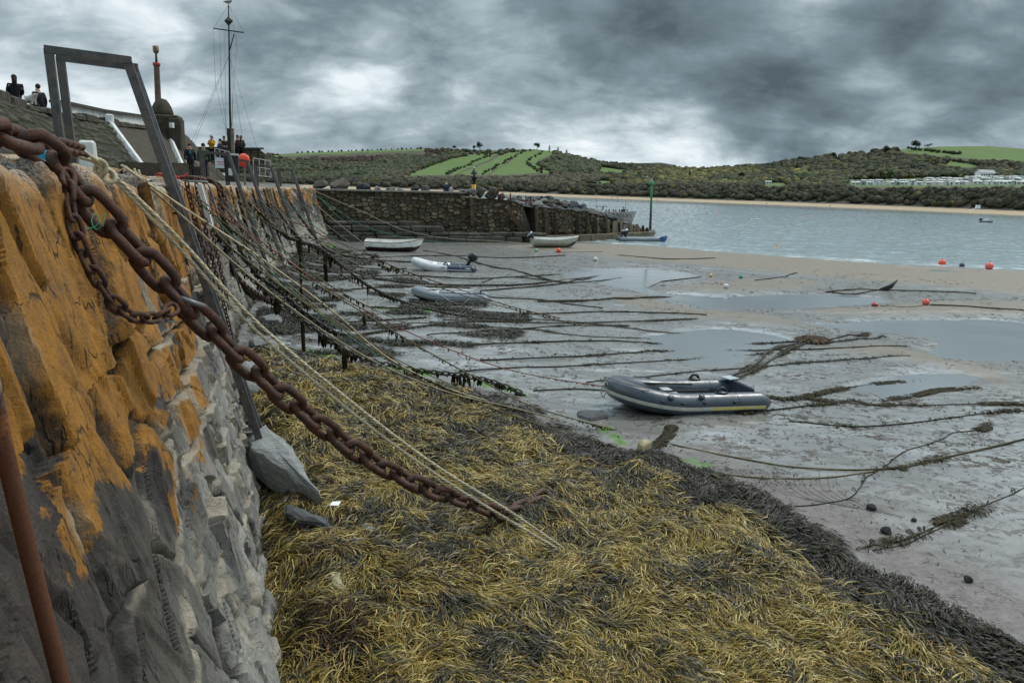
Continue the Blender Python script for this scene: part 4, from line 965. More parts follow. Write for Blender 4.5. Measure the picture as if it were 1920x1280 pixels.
house(1233, 340, 5, 4, 2.4, .1, 'small white cottage just right of the green post', 'houses on the far hillside'); house(1245, 340, 5, 4, 2.4, .1, 'square white cottage farther right of the green post', 'houses on the far hillside'); house(1307, 341, 10, 4, 2.3, .1, 'low pale building among the trees left of the caravans', 'houses on the far hillside')
cr = pm('caravan_roof', (.48, .49, .49), .6, .15, 1, 0); cw_ = pm('caravan_cream', (.66, .64, .57), .6, .08, 1, 0); cg = pm('caravan_green', (.30, .36, .31), .6, .1, 1, 0)
house(1424, 345.5, 9, 3.6, 3, .05, 'white caravan on the bright green strip, left of a pair', None, 'static_caravan', cr, True); house(1438, 345.5, 9, 3.6, 3, .02, 'white caravan on the bright green strip, right of a pair', None, 'static_caravan', cr, True)
R = np.random.default_rng(77); CARV = []
for px in np.arange(1602, 1800, 9.2): CARV.append((px, 347.3+R.uniform(-.5, .5)))
for px in np.arange(1598, 1790, 13): CARV.append((px+R.uniform(-3, 3), 343.3+R.uniform(-.6, .6)))
for px in np.arange(1735, 1925, 8.5): CARV.append((px+R.uniform(-2, 2), 339.4+R.uniform(-.6, .6)))
for px in np.arange(1800, 1925, 8): CARV.append((px+R.uniform(-2, 2), 346.4+R.uniform(-.8, .8)))
for px in np.arange(1785, 1925, 8.5): CARV.append((px+R.uniform(-2, 2), 343+R.uniform(-.8, .8)))
for px in np.arange(1815, 1925, 9): CARV.append((px+R.uniform(-2, 2), 336.4+R.uniform(-.6, .6)))
protos = []
def copy_tree(o, parent=None):
    c = o.copy(); COL.objects.link(c)
    if parent is not None: c.parent = parent
    for ch in [q for q in o.children]: copy_tree(ch, c)
    return c
CLAB = ('pale static caravan standing in the crowded rows above the far beach', 'white static caravan standing in the crowded rows above the far beach', 'grey green static caravan standing in the crowded rows above the far beach')
for i in range(3): protos.append(house(CARV[i][0], CARV[i][1], 7.5, 3.4, 2.7, .1, CLAB[i], 'static caravans in rows above the beach', 'static_caravan', cr if i < 2 else rm, True, (cw_, wm, cg)[i]))
for i, (px, py) in enumerate(CARV):
    if i < 3: continue
    o = copy_tree(protos[R.choice(3, p=[.4, .45, .15])]); q, s = on_terrain(px, py); o.location = q; o.rotation_euler.z = R.choice([.1, -.1, .25, 1.35, 1.5])+R.uniform(-.1, .1)
house(1846, 334, 16, 9, 5, .1, 'large pale park building above the caravan rows', None, 'clubhouse', pm('pale_roof', (.33, .33, .33), .7, .1, 1, 0))
# lookout hut with a stair at the right end of the far beach
q = PD(1833, 391, 520); r = empty('beach_hut', q, 0, 'tiny white hut with a stair ramp on the far beach', 'hut')
mb = MB(); mb.box((0, 0, 1.2), (2.4, 2, 2.4)); mb.build('cabin', wm, r); mb = MB(); mb.bar((-1, 0, .4), (-5, 0, -1.6), .5, .25); mb.build('ramp', wm, r)
# ------------------------------------------------------------------ the stone arm
steel = pm('galvanised_steel', (.17, .175, .18), .55, .2, 8, .15, 50, .55, dirt=(.10, .085, .07), dscale=6)
steel_d = pm('dark_steel', (.075, .077, .08), .5, .3, 9, .25, 60, .4, dirt=(.15, .10, .06), dscale=9, damt=.75)
rustm = pm('rusty_iron', (.075, .032, .018), .8, .4, 14, .6, 70, .15, dirt=(.16, .062, .022), dscale=9, damt=.8)
timber = pm('old_timber', (.115, .082, .054), .85, .3, 4, .5, 18, dirt=(.05, .042, .03), dscale=3)
timber_d = pm('dark_timber', (.035, .034, .03), .8, .35, 4, .5, 18, dirt=(.07, .06, .045), dscale=3)
timber_l = pm('pale_timber', (.21, .165, .115), .85, .25, 4, .5, 18, dirt=(.09, .07, .05), dscale=3)
concr = pm('stained_concrete', (.15, .12, .085), .85, .3, 2, .4, 14, dirt=(.06, .05, .03), dscale=1.6, damt=.8)
ARM = np.array([P(585, 449, 0), P(780, 451, 0), P(962, 452, 0), P(1100, 447, 0), P(1217, 441, 0)])
ARM[0] = ARM[1]+(ARM[1]-ARM[2])*1.15
aL = np.concatenate([[0], np.cumsum(np.hypot(*np.diff(ARM[:, :2], axis=0).T))])
def arm(l): return np.array([np.interp(l, aL, ARM[:, 0]), np.interp(l, aL, ARM[:, 1])])
def arm_l(px):
    ll = np.linspace(0, aL[-1], 900); p = np.stack([np.interp(ll, aL, ARM[:, 0]), np.interp(ll, aL, ARM[:, 1]), 0*ll], 1); x, _ = proj(p); return float(np.interp(px, x, ll))
TOPPX = [(560, 356), (600, 357), (700, 359), (800, 361), (874, 362.5), (876, 371), (940, 374), (978, 385), (1000, 387), (1060, 393), (1100, 399), (1140, 408), (1152, 414), (1185, 424), (1217, 433)]
_tl = np.array([arm_l(p) for p, _ in TOPPX]); _tz2 = np.array([PV(p, q, (*arm(l), 0), (*(arm(l)+np.array([1.0, .35])), 0))[2] for (p, q), l in zip(TOPPX, _tl)])
_tz2[0] = _tz2[1]
def arm_top(l): return np.interp(l, _tl, _tz2)
rubm, t = newmat('rubble_masonry')
ii = t.attr('stone'); ng = t.noise(t.pos(), 9, 6, .65); n2 = t.noise(t.pos(), .6, 5, .6)
c = t.ramp(ii, [(0, (.060, .050, .035)), (.35, (.13, .10, .064)), (.6, (.09, .08, .06)), (.8, (.19, .14, .085)), (.93, (.28, .21, .13)), (1, (.16, .15, .125))])
c = t.mix(t.ramp(ng, [(.35, 0.0), (.7, .65)]), c, (.035, .03, .022))
c = t.mix(t.ramp(n2, [(.45, 0.0), (.7, .5)]), c, (.055, .042, .024))
c = t.mix(t.attr('gap'), c, (.014, .013, .010)); c = t.mix(t.attr('low'), c, t.mix(ng, (.022, .02, .012), (.07, .055, .025)))
t.out(c, .85, t.bump(ng, .7, .05), 0, .15)
def armwall(l0, l1, nm_seed, parent, back=0.0, nm='masonry'):
    n = int((l1-l0)/.045); m_ = 120; L = np.linspace(l0, l1, n); k = np.linspace(0, 1, m_)
    p = np.array([arm(l) for l in L]); tz = np.array([arm_top(l) for l in L])+.03*np.sin(L*3.1)
    Lg, Kg = np.meshgrid(L, k, indexing='ij'); Z = -.4+(tz[:, None]+.4)*Kg
    tn = np.gradient(p, axis=0); tn /= np.linalg.norm(tn, axis=1)[:, None]; nrm = np.stack([tn[:, 1], -tn[:, 0]], 1)
    wx = Lg/.52+(fbm(Lg, Z, nm_seed, 2)-.5)*.5; wz = Z/.30+(fbm(Lg*1.4, Z, nm_seed+1, 2)-.5)*.7
    i1, e1, _, _ = voro(wx, wz, nm_seed, .75)
    d = sst(0, .14, e1)*(.03+.16*(i1-.4))+(fbm(Lg*5, Z*5, nm_seed+3, 3)-.5)*.10+.28*(1-Kg)-back
    d[:, -1] = .2-back
    X = p[:, 0][:, None]+nrm[:, 0][:, None]*d; Y = p[:, 1][:, None]+nrm[:, 1][:, None]*d
    low = sst(.9, .2, Z+(fbm(Lg*.7, Z, nm_seed+4, 3)-.5)*.8)
    V = np.stack([X.ravel(), Y.ravel(), Z.ravel()], 1)
    # top and back
    o = npmesh(nm, V, gridfaces(n, m_)[:, ::-1], rubm, True, {'stone': i1.ravel(), 'gap': sst(.12, .03, e1).ravel(), 'low': low.ravel()}, parent)
    if o.data.polygons[0].normal.y > 0: o.data.flip_normals()
    mb = MB()
    for a, b in zip(range(0, n-1, 12), list(range(12, n-1, 12))+[n-1]):
        q = [(p[a, 0]-nrm[a, 0]*s, p[a, 1]-nrm[a, 1]*s) for s in (-.05, 4.5)]; r = [(p[b, 0]-nrm[b, 0]*s, p[b, 1]-nrm[b, 1]*s) for s in (-.05, 4.5)]
        V = [(q[0][0], q[0][1], tz[a]), (r[0][0], r[0][1], tz[b]), (r[1][0], r[1][1], tz[b]), (q[1][0], q[1][1], tz[a]), (r[1][0], r[1][1], -2), (q[1][0], q[1][1], -2)]
        mb.add(V, [(0, 1, 2, 3), (3, 2, 4, 5)])
    return o, mb
la, lb, lc, ld = arm_l(586), arm_l(976), arm_l(1004), arm_l(1217)
armr = empty('breakwater', (0, 0, 0), 0, 'low rubble stone breakwater arm reaching across behind the beached boats', 'breakwater')
o1, m1 = armwall(0.0, lb, 501, armr); m1.build('arm_top', concr, armr); o2, m2 = armwall(lc, ld, 521, armr); m2.build('arm_top', concr, armr); o3, m3 = armwall(lb-1.2, lc+.6, 541, armr, 1.7)
mb = MB(); pa = arm(lb); pc = arm(lc); tvec = (pc-pa); nn = np.array([tvec[1], -tvec[0]]); nn /= np.linalg.norm(nn)
for q in (pa, pc):
    z = arm_top(lb); i_ = q-nn*1.8; mb.add([(q[0], q[1], -.4), (i_[0], i_[1], -.4), (i_[0], i_[1], z), (q[0], q[1], z)], [(0, 1, 2, 3)])
mb.build('recess_side', rub, armr)
mb = MB(); n = 11; zt = arm_top(lb)
for i in range(n):
    q = pa+tvec*(.02+.9*(i+.5)/n)-nn*.55; h = zt*(1-(i+.6)/n)+.25; mb.box((q[0], q[1], h/2-.15), (np.linalg.norm(tvec)*.94/n*1.04, .95, h+.3), math.atan2(tvec[1], tvec[0]))
mb.build('steps', rub, armr)
# coping of pale flags on the high part
mb = MB(); l = .2
while l < arm_l(874):
    L = random.uniform(1.0, 1.9); p = arm(l+L/2); d = arm(l+L)-arm(l); nn2 = np.array([d[1], -d[0]])/np.linalg.norm(d); z = arm_top(l+L/2)
    mb.box((p[0]-nn2[0]*.3, p[1]-nn2[1]*.3, z+.05), (L*.98, 1.1, .16), math.atan2(d[1], d[0]), bev=.03); l += L
mb.build('coping', pm('pale_coping', (.20, .185, .155), .85, .25, 2, .4, 14, dirt=(.08, .075, .05), dscale=2), armr)
# footing beam along the outer part
mb = MB(); ls = np.linspace(arm_l(948), ld-.5, 14)
for a, b in zip(ls[:-1], ls[1:]):
    p, q = arm(a), arm(b); d = q-p; n_ = np.array([d[1], -d[0]])/np.linalg.norm(d); c = (p+q)/2+n_*.55; mb.box((c[0], c[1], .08), (np.linalg.norm(d)*1.005, .7, .75), math.atan2(d[1], d[0]), bev=.05)
mb.build('footing', concr, armr)
# lower ledge of big blocks
led = empty('stone_ledge', G(820, 452), 0, 'stepped ledge of big square blocks along the foot of the breakwater', 'stone ledge')
mb = MB(); R = np.random.default_rng(55)
def course(pa_, pb_, z0, z1, off, seed):
    l = arm_l(pa_); le = arm_l(pb_)
    while l < le:
        L = R.uniform(1.0, 1.9); p = arm(l+L/2); d = arm(l+L)-arm(l); n_ = np.array([d[1], -d[0]])/np.linalg.norm(d); c = p+n_*(off-.6+R.uniform(-.06, .06)); h = z1-z0+R.uniform(-.05, .05)
        mb.box((c[0], c[1], z0+h/2), (L*.97, 1.9, h), math.atan2(d[1], d[0])+R.uniform(-.02, .02), bev=R.uniform(.05, .12)); l += L
course(585, 1000, -.3, .50, 1.5, 1); course(585, 1000, .47, .80, 1.35, 2); course(590, 806, .78, 1.28, 1.25, 3); course(610, 770, 1.26, 1.62, .95, 4)
o = mb.build('block', pm('ledge_stone', (.075, .068, .056), .85, .45, 1.2, .8, 7, dirt=(.03, .028, .018), dscale=1.4, damt=.85, dist=.08), led); o.location = -led.location
# timber piles and braces
def post(px0, py0, px1, py1, wpx, mat, nm, lab, grp, off=.32, depth=None):
    l = arm_l((px0+px1)/2); p = arm(l); d = arm(l+.5)-arm(l-.5); n_ = np.array([d[1], -d[0]]); n_ /= np.linalg.norm(n_); A = np.array([*(p+n_*off), 0]); B = A+np.array([*d, 0])
    a = PV(px0, py0, A, B); b = PV(px1, py1, A, B); wd = wpx/FPX*p[1]
    r = empty(nm, b, 0, lab, nm.split('_')[-1] if 'pile' in nm else 'timber', grp)
    mb = MB(); mb.bar(a, b, wd, wd*.9, up=(0.1, -1, 0)); o = mb.build('timber', mat, r); o.location = -r.location
    c = MB(); dv = (a-b)/np.linalg.norm(a-b)
    for kk in (.25, .7): c.box(np.array(b)+(np.array(a)-b)*kk+np.array([*(n_*wd*.5), 0]), (wd*.3, .06, wd*.3))
    o = c.build('bolt', rustm, r); o.location = -r.location
    return r
PG = 'timber piles along the outer breakwater'
for px, t_, b_, w_, mt, lab in ((1007, 389, 441, 6, timber, 'brown timber pile beside the stair recess'), (1024.5, 393, 441, 6, timber, 'brown timber pile, second from the stair recess'), (1040.5, 396, 443, 5, timber_d, 'dark timber pile next to the two brown ones'), (1083, 402, 443, 5, timber_d, 'dark timber pile left of the middle bay'), (1100, 402, 442, 5, timber_d, 'dark timber pile in the middle bay'),
                            (1115.5, 407, 442, 5, timber_d, 'dark pile standing against a tan pile'), (1121.5, 410, 442, 4.5, timber_l, 'tan timber pile paired with a dark one'), (1141, 413, 443, 4.5, timber_l, 'tan pile at the start of the boarded end'), (1161, 416, 443, 4, timber_d, 'dark pile among the boarded panels'), (1180.5, 417, 443, 4, timber_l, 'pale pile among the boarded panels'), (1195, 420, 443, 4, timber_l, 'pale pile near the seaward end'), (1206, 423, 443, 4, timber_d, 'dark pile near the seaward end'), (1214, 427, 443, 4, timber_d, 'last short dark pile at the seaward end')):
    post(px-.6, t_, px+.3, b_, w_, mt, 'timber_pile', lab, PG, .42)
post(883.5, 369, 886, 423, 6, timber, 'fender_timber', 'upright fender timber bolted to the rubble wall', None, .35)
post(950, 388, 985, 441, 7, timber, 'leaning_timber', 'long brown timber leaning beside the breakwater steps', None, .55)
post(1051, 424, 1069, 439, 6, timber, 'leaning_timber', 'short brown timber leaning in the wide bay between piles', None, .55)
post(1123, 418, 1136, 440, 4, timber_d, 'leaning_timber', 'thin dark timber leaning beside the tan pile', None, .55)
bd = empty('board_panel', (*arm(arm_l(1175)), 0), 0, 'weathered boards closing the low seaward end between the piles', 'boarding'); mb = MB()
for a, b in ((1142, 1160), (1162, 1180), (1182, 1194), (1196, 1205), (1207, 1213)):
    la_, lb_ = arm_l(a), arm_l(b); p, q = arm(la_), arm(lb_); d = q-p; n_ = np.array([d[1], -d[0]])/np.linalg.norm(d); z = arm_top((la_+lb_)/2)-.12
    nb_ = 5
    for k in range(nb_):
        c = p+d*(k+.5)/nb_+n_*.34; mb.box((c[0], c[1], z/2+.1), (np.linalg.norm(d)/nb_*.93, .07, z), math.atan2(d[1], d[0]))
o = mb.build('board', timber_l, bd); o.location = -bd.location
# rusty rails above the steps
rl = empty('railing', (*arm(arm_l(985)), arm_top(arm_l(940))), 0, 'rusty red rail with four posts above the breakwater steps', 'railing'); mb = MB(); q = []
for px, py, pb in ((934, 357, 376), (957, 362, 383), (986, 367, 386), (995, 368, 389)):
    l = arm_l(px); p = arm(l); A = (p[0], p[1]+1.4, 0); a = PD(px, py, p[1]+1.4); b = PD(px, pb, p[1]+1.4); mb.bar(b, a, .11); q.append((a, b))
for (a, b), (c, d) in zip(q, q[1:]):
    mb.bar(np.array(a)*.5+np.array(b)*.5, np.array(c)*.5+np.array(d)*.5, .07)
o = mb.build('rail', pm('red_rust', (.12, .045, .03), .8, .3, 6, .3, 40), rl); o.location = -rl.location

# ------------------------------------------------------------------ rocks
def rockmesh(seed, planes=9, rough=.05, sub=3):
    R = np.random.default_rng(seed); d = IV3 if sub == 3 else IV; N = R.normal(size=(planes, 3)); N /= np.linalg.norm(N, axis=1)[:, None]; off = R.uniform(.55, 1.0, planes)
    dots = np.clip(d@N.T, 1e-3, None); r = np.min(np.where(d@N.T > .05, off[None]/dots, 9), axis=1); r = np.minimum(r, 1.15)
    r = r*(1+(fbm(d[:, 0]*3+seed, d[:, 1]*3+d[:, 2]*2.3, seed, 4)-.5)*rough*3)
    return d*r[:, None]
ROCKM = [pm('armour_rock', (.085, .085, .085), .8, .35, 1.5, .7, 9, dirt=(.04, .04, .036), dscale=2, dist=.05), pm('armour_rock_pale', (.17, .165, .155), .8, .3, 1.5, .7, 9, dirt=(.07, .068, .06), dscale=2, dist=.05), pm('armour_rock_brown', (.10, .082, .064), .85, .35, 1.5, .7, 9, dirt=(.04, .035, .03), dscale=2, dist=.05), pm('armour_rock_dark', (.038, .038, .04), .8, .3, 1.5, .7, 9, dirt=(.07, .068, .064), dscale=2, dist=.05)]
def rock(loc, size, seed, mat, lab, grp=None, rz=0, nm='rock', tilt=(0, 0), planes=9):
    me = npmesh(nm, rockmesh(seed, planes), IF3, mat, False); me.location = Vector([float(v) for v in loc]); me.scale = [float(s) for s in size]; me.rotation_euler = (tilt[0], tilt[1], rz); return tag(me, lab, 'rock', grp)
RG = 'armour rocks along the breakwater'; R = np.random.default_rng(66)
# individually seen boulders on and behind the arm: px, py(base), width px, height px, forward offset behind the wall line, material
for i, (px, pb, wp, hp, mt, lab) in enumerate(((600, 352, 30, 12, 2, 'brown boulder just past the end of the orange quay wall'), (638, 353, 42, 15, 2, 'low broad brown boulder, second from the quay wall'), (683, 357, 26, 14, 3, 'dark pointed boulder on the breakwater, left of the open gap'), (708, 357, 16, 8, 1, 'small pale boulder right of the dark pointed one'), (733, 358, 20, 6, 1, 'flat pale stone lying behind the coping'), (752, 358.5, 16, 5, 1, 'small flat stone lying behind the coping'), (776, 359, 18, 9, 3, 'dark boulder left of the seated couple'), (797, 359, 20, 12, 0, 'grey boulder nearest the seated couple'),
                                          (870, 362, 22, 8, 1, 'pale stone right of the seated couple'), (884, 364, 18, 10, 1, 'pale boulder at the foot of the black topmark post'), (902, 364, 20, 15, 0, 'blue grey boulder right of the black topmark post'), (924, 366, 20, 18, 2, 'tall brown boulder left of the red rails'), (920, 373, 20, 12, 0, 'green tinged boulder below the tall brown one'), (940, 372, 14, 10, 1, 'pale boulder by the first red post'))):
    l = arm_l(px); p = arm(l); y = p[1]+1.8; c = PD(px, pb, y); s = wp/FPX*y*.5; hz = hp/FPX*y
    rock((c[0], c[1], c[2]+hz*.32), (s, s*.8, hz*.72), 600+i, ROCKM[mt], lab, RG, R.uniform(0, 3))
LABS = ['grey angular armour rock piled behind the outer breakwater', 'pale angular armour rock piled behind the outer breakwater', 'brown angular armour rock piled behind the outer breakwater', 'dark angular armour rock piled behind the outer breakwater']
TOPROCK = [(945, 371), (965, 369), (985, 366), (1000, 365), (1012, 366), (1025, 368), (1040, 370), (1055, 372), (1075, 375), (1092, 379), (1106, 388), (1125, 396), (1150, 403), (1170, 410), (1190, 420), (1215, 431)]
k = 0
for row in range(4):
    for px in np.arange(950, 1212, 14.5):
        px = px+R.uniform(-5, 5)+row*4; l = arm_l(min(px, 1216)); p = arm(l); top = np.interp(px, *np.array(TOPROCK).T); base = np.interp(px, *np.array(TOPPX).T)
        if px < 1002 and row == 0: continue
        y = p[1]+.9+row*1.5; py = base+(top-base)*(row+.55)/4+4
        c = PD(px, py, y); s = R.uniform(10, 21)/FPX*y*.5*(1.0 if px < 1140 else .62); mt = int(R.choice(4, p=[.45, .25, .12, .18])); k += 1
        rock(c, (s*R.uniform(.9, 1.5), s*R.uniform(.8, 1.2), s*R.uniform(.55, .9)), 640+k, ROCKM[mt], LABS[mt], 'armour rocks '+('grey', 'pale', 'brown', 'dark')[mt], R.uniform(0, 3), tilt=(R.uniform(-.4, .4), R.uniform(-.4, .4)))
# rubble core under the armour
mb = MB(); ls = np.linspace(arm_l(900), ld+1.5, 16); prev = None
for i, l in enumerate(ls):
    l_ = min(l, ld); p = arm(l_)+(l-l_)*np.array([.66, .75]); px, _ = proj(np.array([p[0], p[1], 1])); base = arm_top(l_); top = PD(px, np.interp(px, *np.array(TOPROCK).T)+5, p[1]+6)[2]
    row = [(p[0]-.1, p[1]+.3, base-.1), (p[0]-.6, p[1]+3, base+(top-base)*.5), (p[0]-1, p[1]+6, top-.2), (p[0]-1, p[1]+9, top-.6), (p[0]-1, p[1]+14, -1.5)]; b = len(mb.v); mb.add(row, [])
    if i:
        for j in range(4): mb.f.append([b-5+j, b+j, b+j+1, b-4+j]); mb.m.append(0); mb.sm.append(False)
o = mb.build('rubble_mound', ROCKM[3]); tag(o, 'rubble core of the breakwater under the armour rocks', 'rubble', kind='structure')
# the slab by the wall foot and other stones in the weed
slabm, t = newmat('grey_slab'); v = t.obj(); n1 = t.noise(t.map(v, (1, 3, 6)), 2.2, 7, .65, .4); n2 = t.noise(v, 14, 6, .65)
t.out(t.mix(n2, t.ramp(n1, [(.3, (.13, .135, .13)), (.5, (.25, .255, .245)), (.7, (.36, .36, .34))]), (.20, .20, .19)), .75, t.bump(t.math('ADD', n1, t.math('MULTIPLY', n2, .4)), .8, .05), 0, .3)
def slab(pts_px, z, thick, mat, nm, lab, tilt=.0, sub=5, lean=None):
    "a split stone with the outline seen from above"
    a = np.array([P(x, y, z) for x, y in pts_px]); c = a.mean(0); n = len(a)
    mb = MB(); R = np.random.default_rng(int(sum(c)*100) % 9999)
    if lean is not None: a[:, 2] += np.array(lean)
    rings = [(1.0, -thick), (1.05, -thick*.5), (1.0, -.03), (.93, .0), (.55, .035), (.0, .05)]; V = []; m_ = 48
    ang = np.linspace(0, n, m_, endpoint=False)
    O = np.array([a[int(q) % n]*(1-q % 1)+a[(int(q)+1) % n]*(q % 1) for q in ang])
    for s, dz in rings:
        for q in O:
            p = c+(q-c)*s; j = (fbm(p[0]*4, p[1]*4+dz*6, 701, 3)-.5)
            V.append((p[0]+j*.06, p[1]+j*.05, p[2]+dz+j*.06))
    F = []
    for i in range(len(rings)-1):
        for k in range(m_): F.append((i*m_+k, i*m_+(k+1) % m_, (i+1)*m_+(k+1) % m_, (i+1)*m_+k))
    mb.add(np.array(V)-c, F); o = mb.build(nm, mat); o.location = Vector([float(q) for q in c]); return tag(o, lab, 'rock')
slab([(468, 822), (497, 806), (545, 846), (604, 912), (570, 892), (505, 858), (470, 842)], .72, .40, slabm, 'rock', 'big pale grey wedge of stone lying on the weed at the foot of the wall', lean=[.05, .12, .08, -.12, -.14, -.02, .04])
slab([(535, 945), (575, 955), (618, 975), (610, 985), (560, 972), (535, 960)], .46, .07, ROCKM[0], 'rock', 'narrow blue grey slab half buried in weed below the big wedge')
slab([(665, 972), (690, 970), (715, 990), (700, 1008), (675, 995)], .42, .12, slabm, 'rock', 'rounded grey stone poking out of the weed right of the narrow slab')
slab([(655, 1005), (680, 1015), (675, 1028), (655, 1018)], .40, .10, slabm, 'rock', 'small grey stone beside the rounded one in the weed')
yst = pm('yellow_stone', (.34, .29, .17), .8, .25, 6, .5, 20, dirt=(.16, .12, .07), dscale=5)
slab([(615, 1070), (640, 1072), (655, 1110), (640, 1120), (622, 1100)], .42, .3, yst, 'rock', 'pale yellow stone upright in the dark weed near the wall')
slab([(1196, 828), (1212, 823), (1220, 830), (1205, 837)], .22, .2, yst, 'rock', 'small yellow stone on the edge of the weed below the big dinghy')
slab([(1083, 770), (1130, 768), (1140, 778), (1110, 783), (1085, 778)], .07, .08, ROCKM[0], 'rock', 'dark green stone at the tip of the weed left of the big dinghy')
slab([(790, 1185), (850, 1180), (865, 1195), (830, 1205), (795, 1200)], .34, .2, yst, 'rock', 'flat pale stone showing through the weed at the bottom')
mb = MB(); c = P(628, 945, .62); mb.add([(-.06, -.03, 0), (.05, -.05, .01), (.07, .03, .03), (-.04, .05, .015), (-.06, -.03, -.006), (.05, -.05, .004), (.07, .03, .024), (-.04, .05, .009)], [(0, 1, 2, 3), (7, 6, 5, 4), (0, 4, 5, 1), (1, 5, 6, 2), (2, 6, 7, 3), (3, 7, 4, 0)]); o = mb.build('paper_scrap', pm('white_paper', (.8, .8, .8), .7, .05, 3, 0)); o.location = Vector(list(map(float, c))); tag(o, 'scrap of white paper lying on the weed beside the wedge stone', 'litter')
for i, (px, py, s, lab) in enumerate(((1632, 955, .06, 'small dark stone on the smooth mud, farther of two'), (1661, 999, .065, 'small dark stone on the smooth mud, nearer of two'), (1815, 1090, .05, 'tiny dark pebble on the mud near the right edge'), (1713, 976, .03, 'tiny pebble right of the two dark stones'))):
    rock(G(px, py, s*.5), (s*1.2, s, s*.9), 720+i, ROCKM[3], lab, 'pebbles on the mud', 1.0*i, 'pebble')
for i, (px, py, s) in enumerate(((505, 606, .28), (488, 648, .22), (470, 700, .25), (480, 560, .3), (530, 500, .35), (448, 770, .25), (462, 735, .2), (575, 470, .3))):
    rock(G(px, py, s*.3), (s*1.3, s, s*.8), 740+i, slabm, 'loose grey stone lying at the foot of the quay wall', 'loose stones at the wall foot', i)

# ------------------------------------------------------------------ ladders down the wall
def ladder(y0, gap, hgt, inl, lab, foot_px=None, wdt=.085, top_in=.30):
    e = quay(y0, 0); r = empty('steel_ladder', e, 0, lab, 'ladder', 'steel ladders down the quay wall')
    s0 = np.interp(y0, _yy, _ss); nx_ = np.interp(s0, _ss, _nx); ny_ = np.interp(s0, _ss, _ny); nv = np.array([nx_, ny_, 0]); tv = np.array([-ny_, nx_, 0])
    for k in (0, 1):
        b = tv*gap*k; mb = MB()
        bt = BATf(y0)
        A = b-nv*inl+np.array([0, 0, -.02]); B = b-nv*(inl+.06)+np.array([0, 0, hgt]); Cc = b-nv*top_in+np.array([0, 0, hgt-.05]); foot = b+nv*(bt+.12)+np.array([0, 0, -e[2]+.35]); mid = Cc+(foot-Cc)*.30
        mb.bar(A, B, wdt*1.1, wdt, up=tv); mb.build('stanchion', steel_d, r)
        mb = MB(); mb.bar(B+nv*-.04, Cc+nv*.05, wdt, wdt*1.15, up=tv); mb.build('top_bar', steel_d, r)
        mb = MB(); mb.bar(Cc, mid, wdt*1.2, wdt*.8, up=tv); mb.bar(mid, foot, wdt*1.2, wdt*.8, up=tv)
        for q in (.2, .45, .7): 
            pp = mid+(foot-mid)*q; mb.tube([pp-tv*.01-nv*.0, pp-tv*(wdt*.62)], .02, 6)
        mb.build('stringer', steel_d if k == 0 else steel, r)
    n = 13
    for i in range(n):
        q = (i+.5)/n; a = mid-tv*gap; f_ = foot-tv*gap; p = a+(f_-a)*q; mb = MB(); mb.tube([p, p+tv*gap], .016, 6); mb.build('rung', steel, r)
    for q in (.16, .92):
        a = mid-tv*gap; f_ = foot-tv*gap; p = a+(f_-a)*q
        for k in (0, 1):
            mb = MB(); mb.bar(p+tv*gap*k, p+tv*gap*k-nv*.55, wdt*.9, wdt*.8); mb.build('wall_bracket', steel, r)
    return r
LADS = [(9.75, .62, 1.45, 1.08, 'nearest tall grey steel ladder with hooped handrails rising over the quay edge'), (30.5, .6, 1.35, 1.25, 'second grey steel ladder along the quay, in front of the black bin'), (36, .6, 1.3, 1.2, 'third grey steel ladder, beside the orange lifebuoy box'), (43.5, .6, 1.25, 1.1, 'fourth small grey ladder farther along the quay edge'), (50.5, .6, 1.2, 1.1, 'farthest grey ladder near the end of the quay wall')]
for y0, gap, h, inl, lab in LADS: ladder(y0, gap, h, inl, lab)
# white rung set into the wall near the first ladders
for px, py, y, lab in ((352, 372, 14.5, 'white painted fender board on the wall right of the nearest ladder'), (372, 375, 16.5, 'thin pale pipe loop over the quay edge'), (500, 375, 39, 'pale timber frame hung on the wall past the third ladder')):
    e = quay(y, -.12); r = empty('wall_fender', e, 0, lab, 'fender', 'fittings on the wall face'); mb = MB(); s0 = np.interp(y, _yy, _ss); nv = np.array([np.interp(s0, _ss, _nx), np.interp(s0, _ss, _ny), 0]); tv = np.array([-nv[1], nv[0], 0])
    if 'board' in lab:
        mb.bar(nv*.1+[0, 0, -.02], nv*.28+[0, 0, -.85], .26, .09, up=nv); mb.build('board', wht, r)
        mb = MB(); mb.bar(nv*.12+tv*.3+[0, 0, -.02], nv*.28+tv*.3+[0, 0, -.8], .08, .08, up=nv); mb.build('batten', wht, r)
    elif 'pipe' in lab:
        mb.tube([nv*-.5+[0, 0, .06], nv*.14+[0, 0, .05], nv*.2+[0, 0, -.1], nv*.75+[0, 0, -2.4]], .022, 8); mb.build('pipe', steel, r)
    else:
        for k in (0, .7): mb.bar(nv*.1+tv*k+[0, 0, 0], nv*.45+tv*k+[0, 0, -1.4], .09, .09, up=nv)
        mb.bar(nv*.1+tv*-.3, nv*.1+tv*1.2, .09); mb.build('frame', timber_l, r)
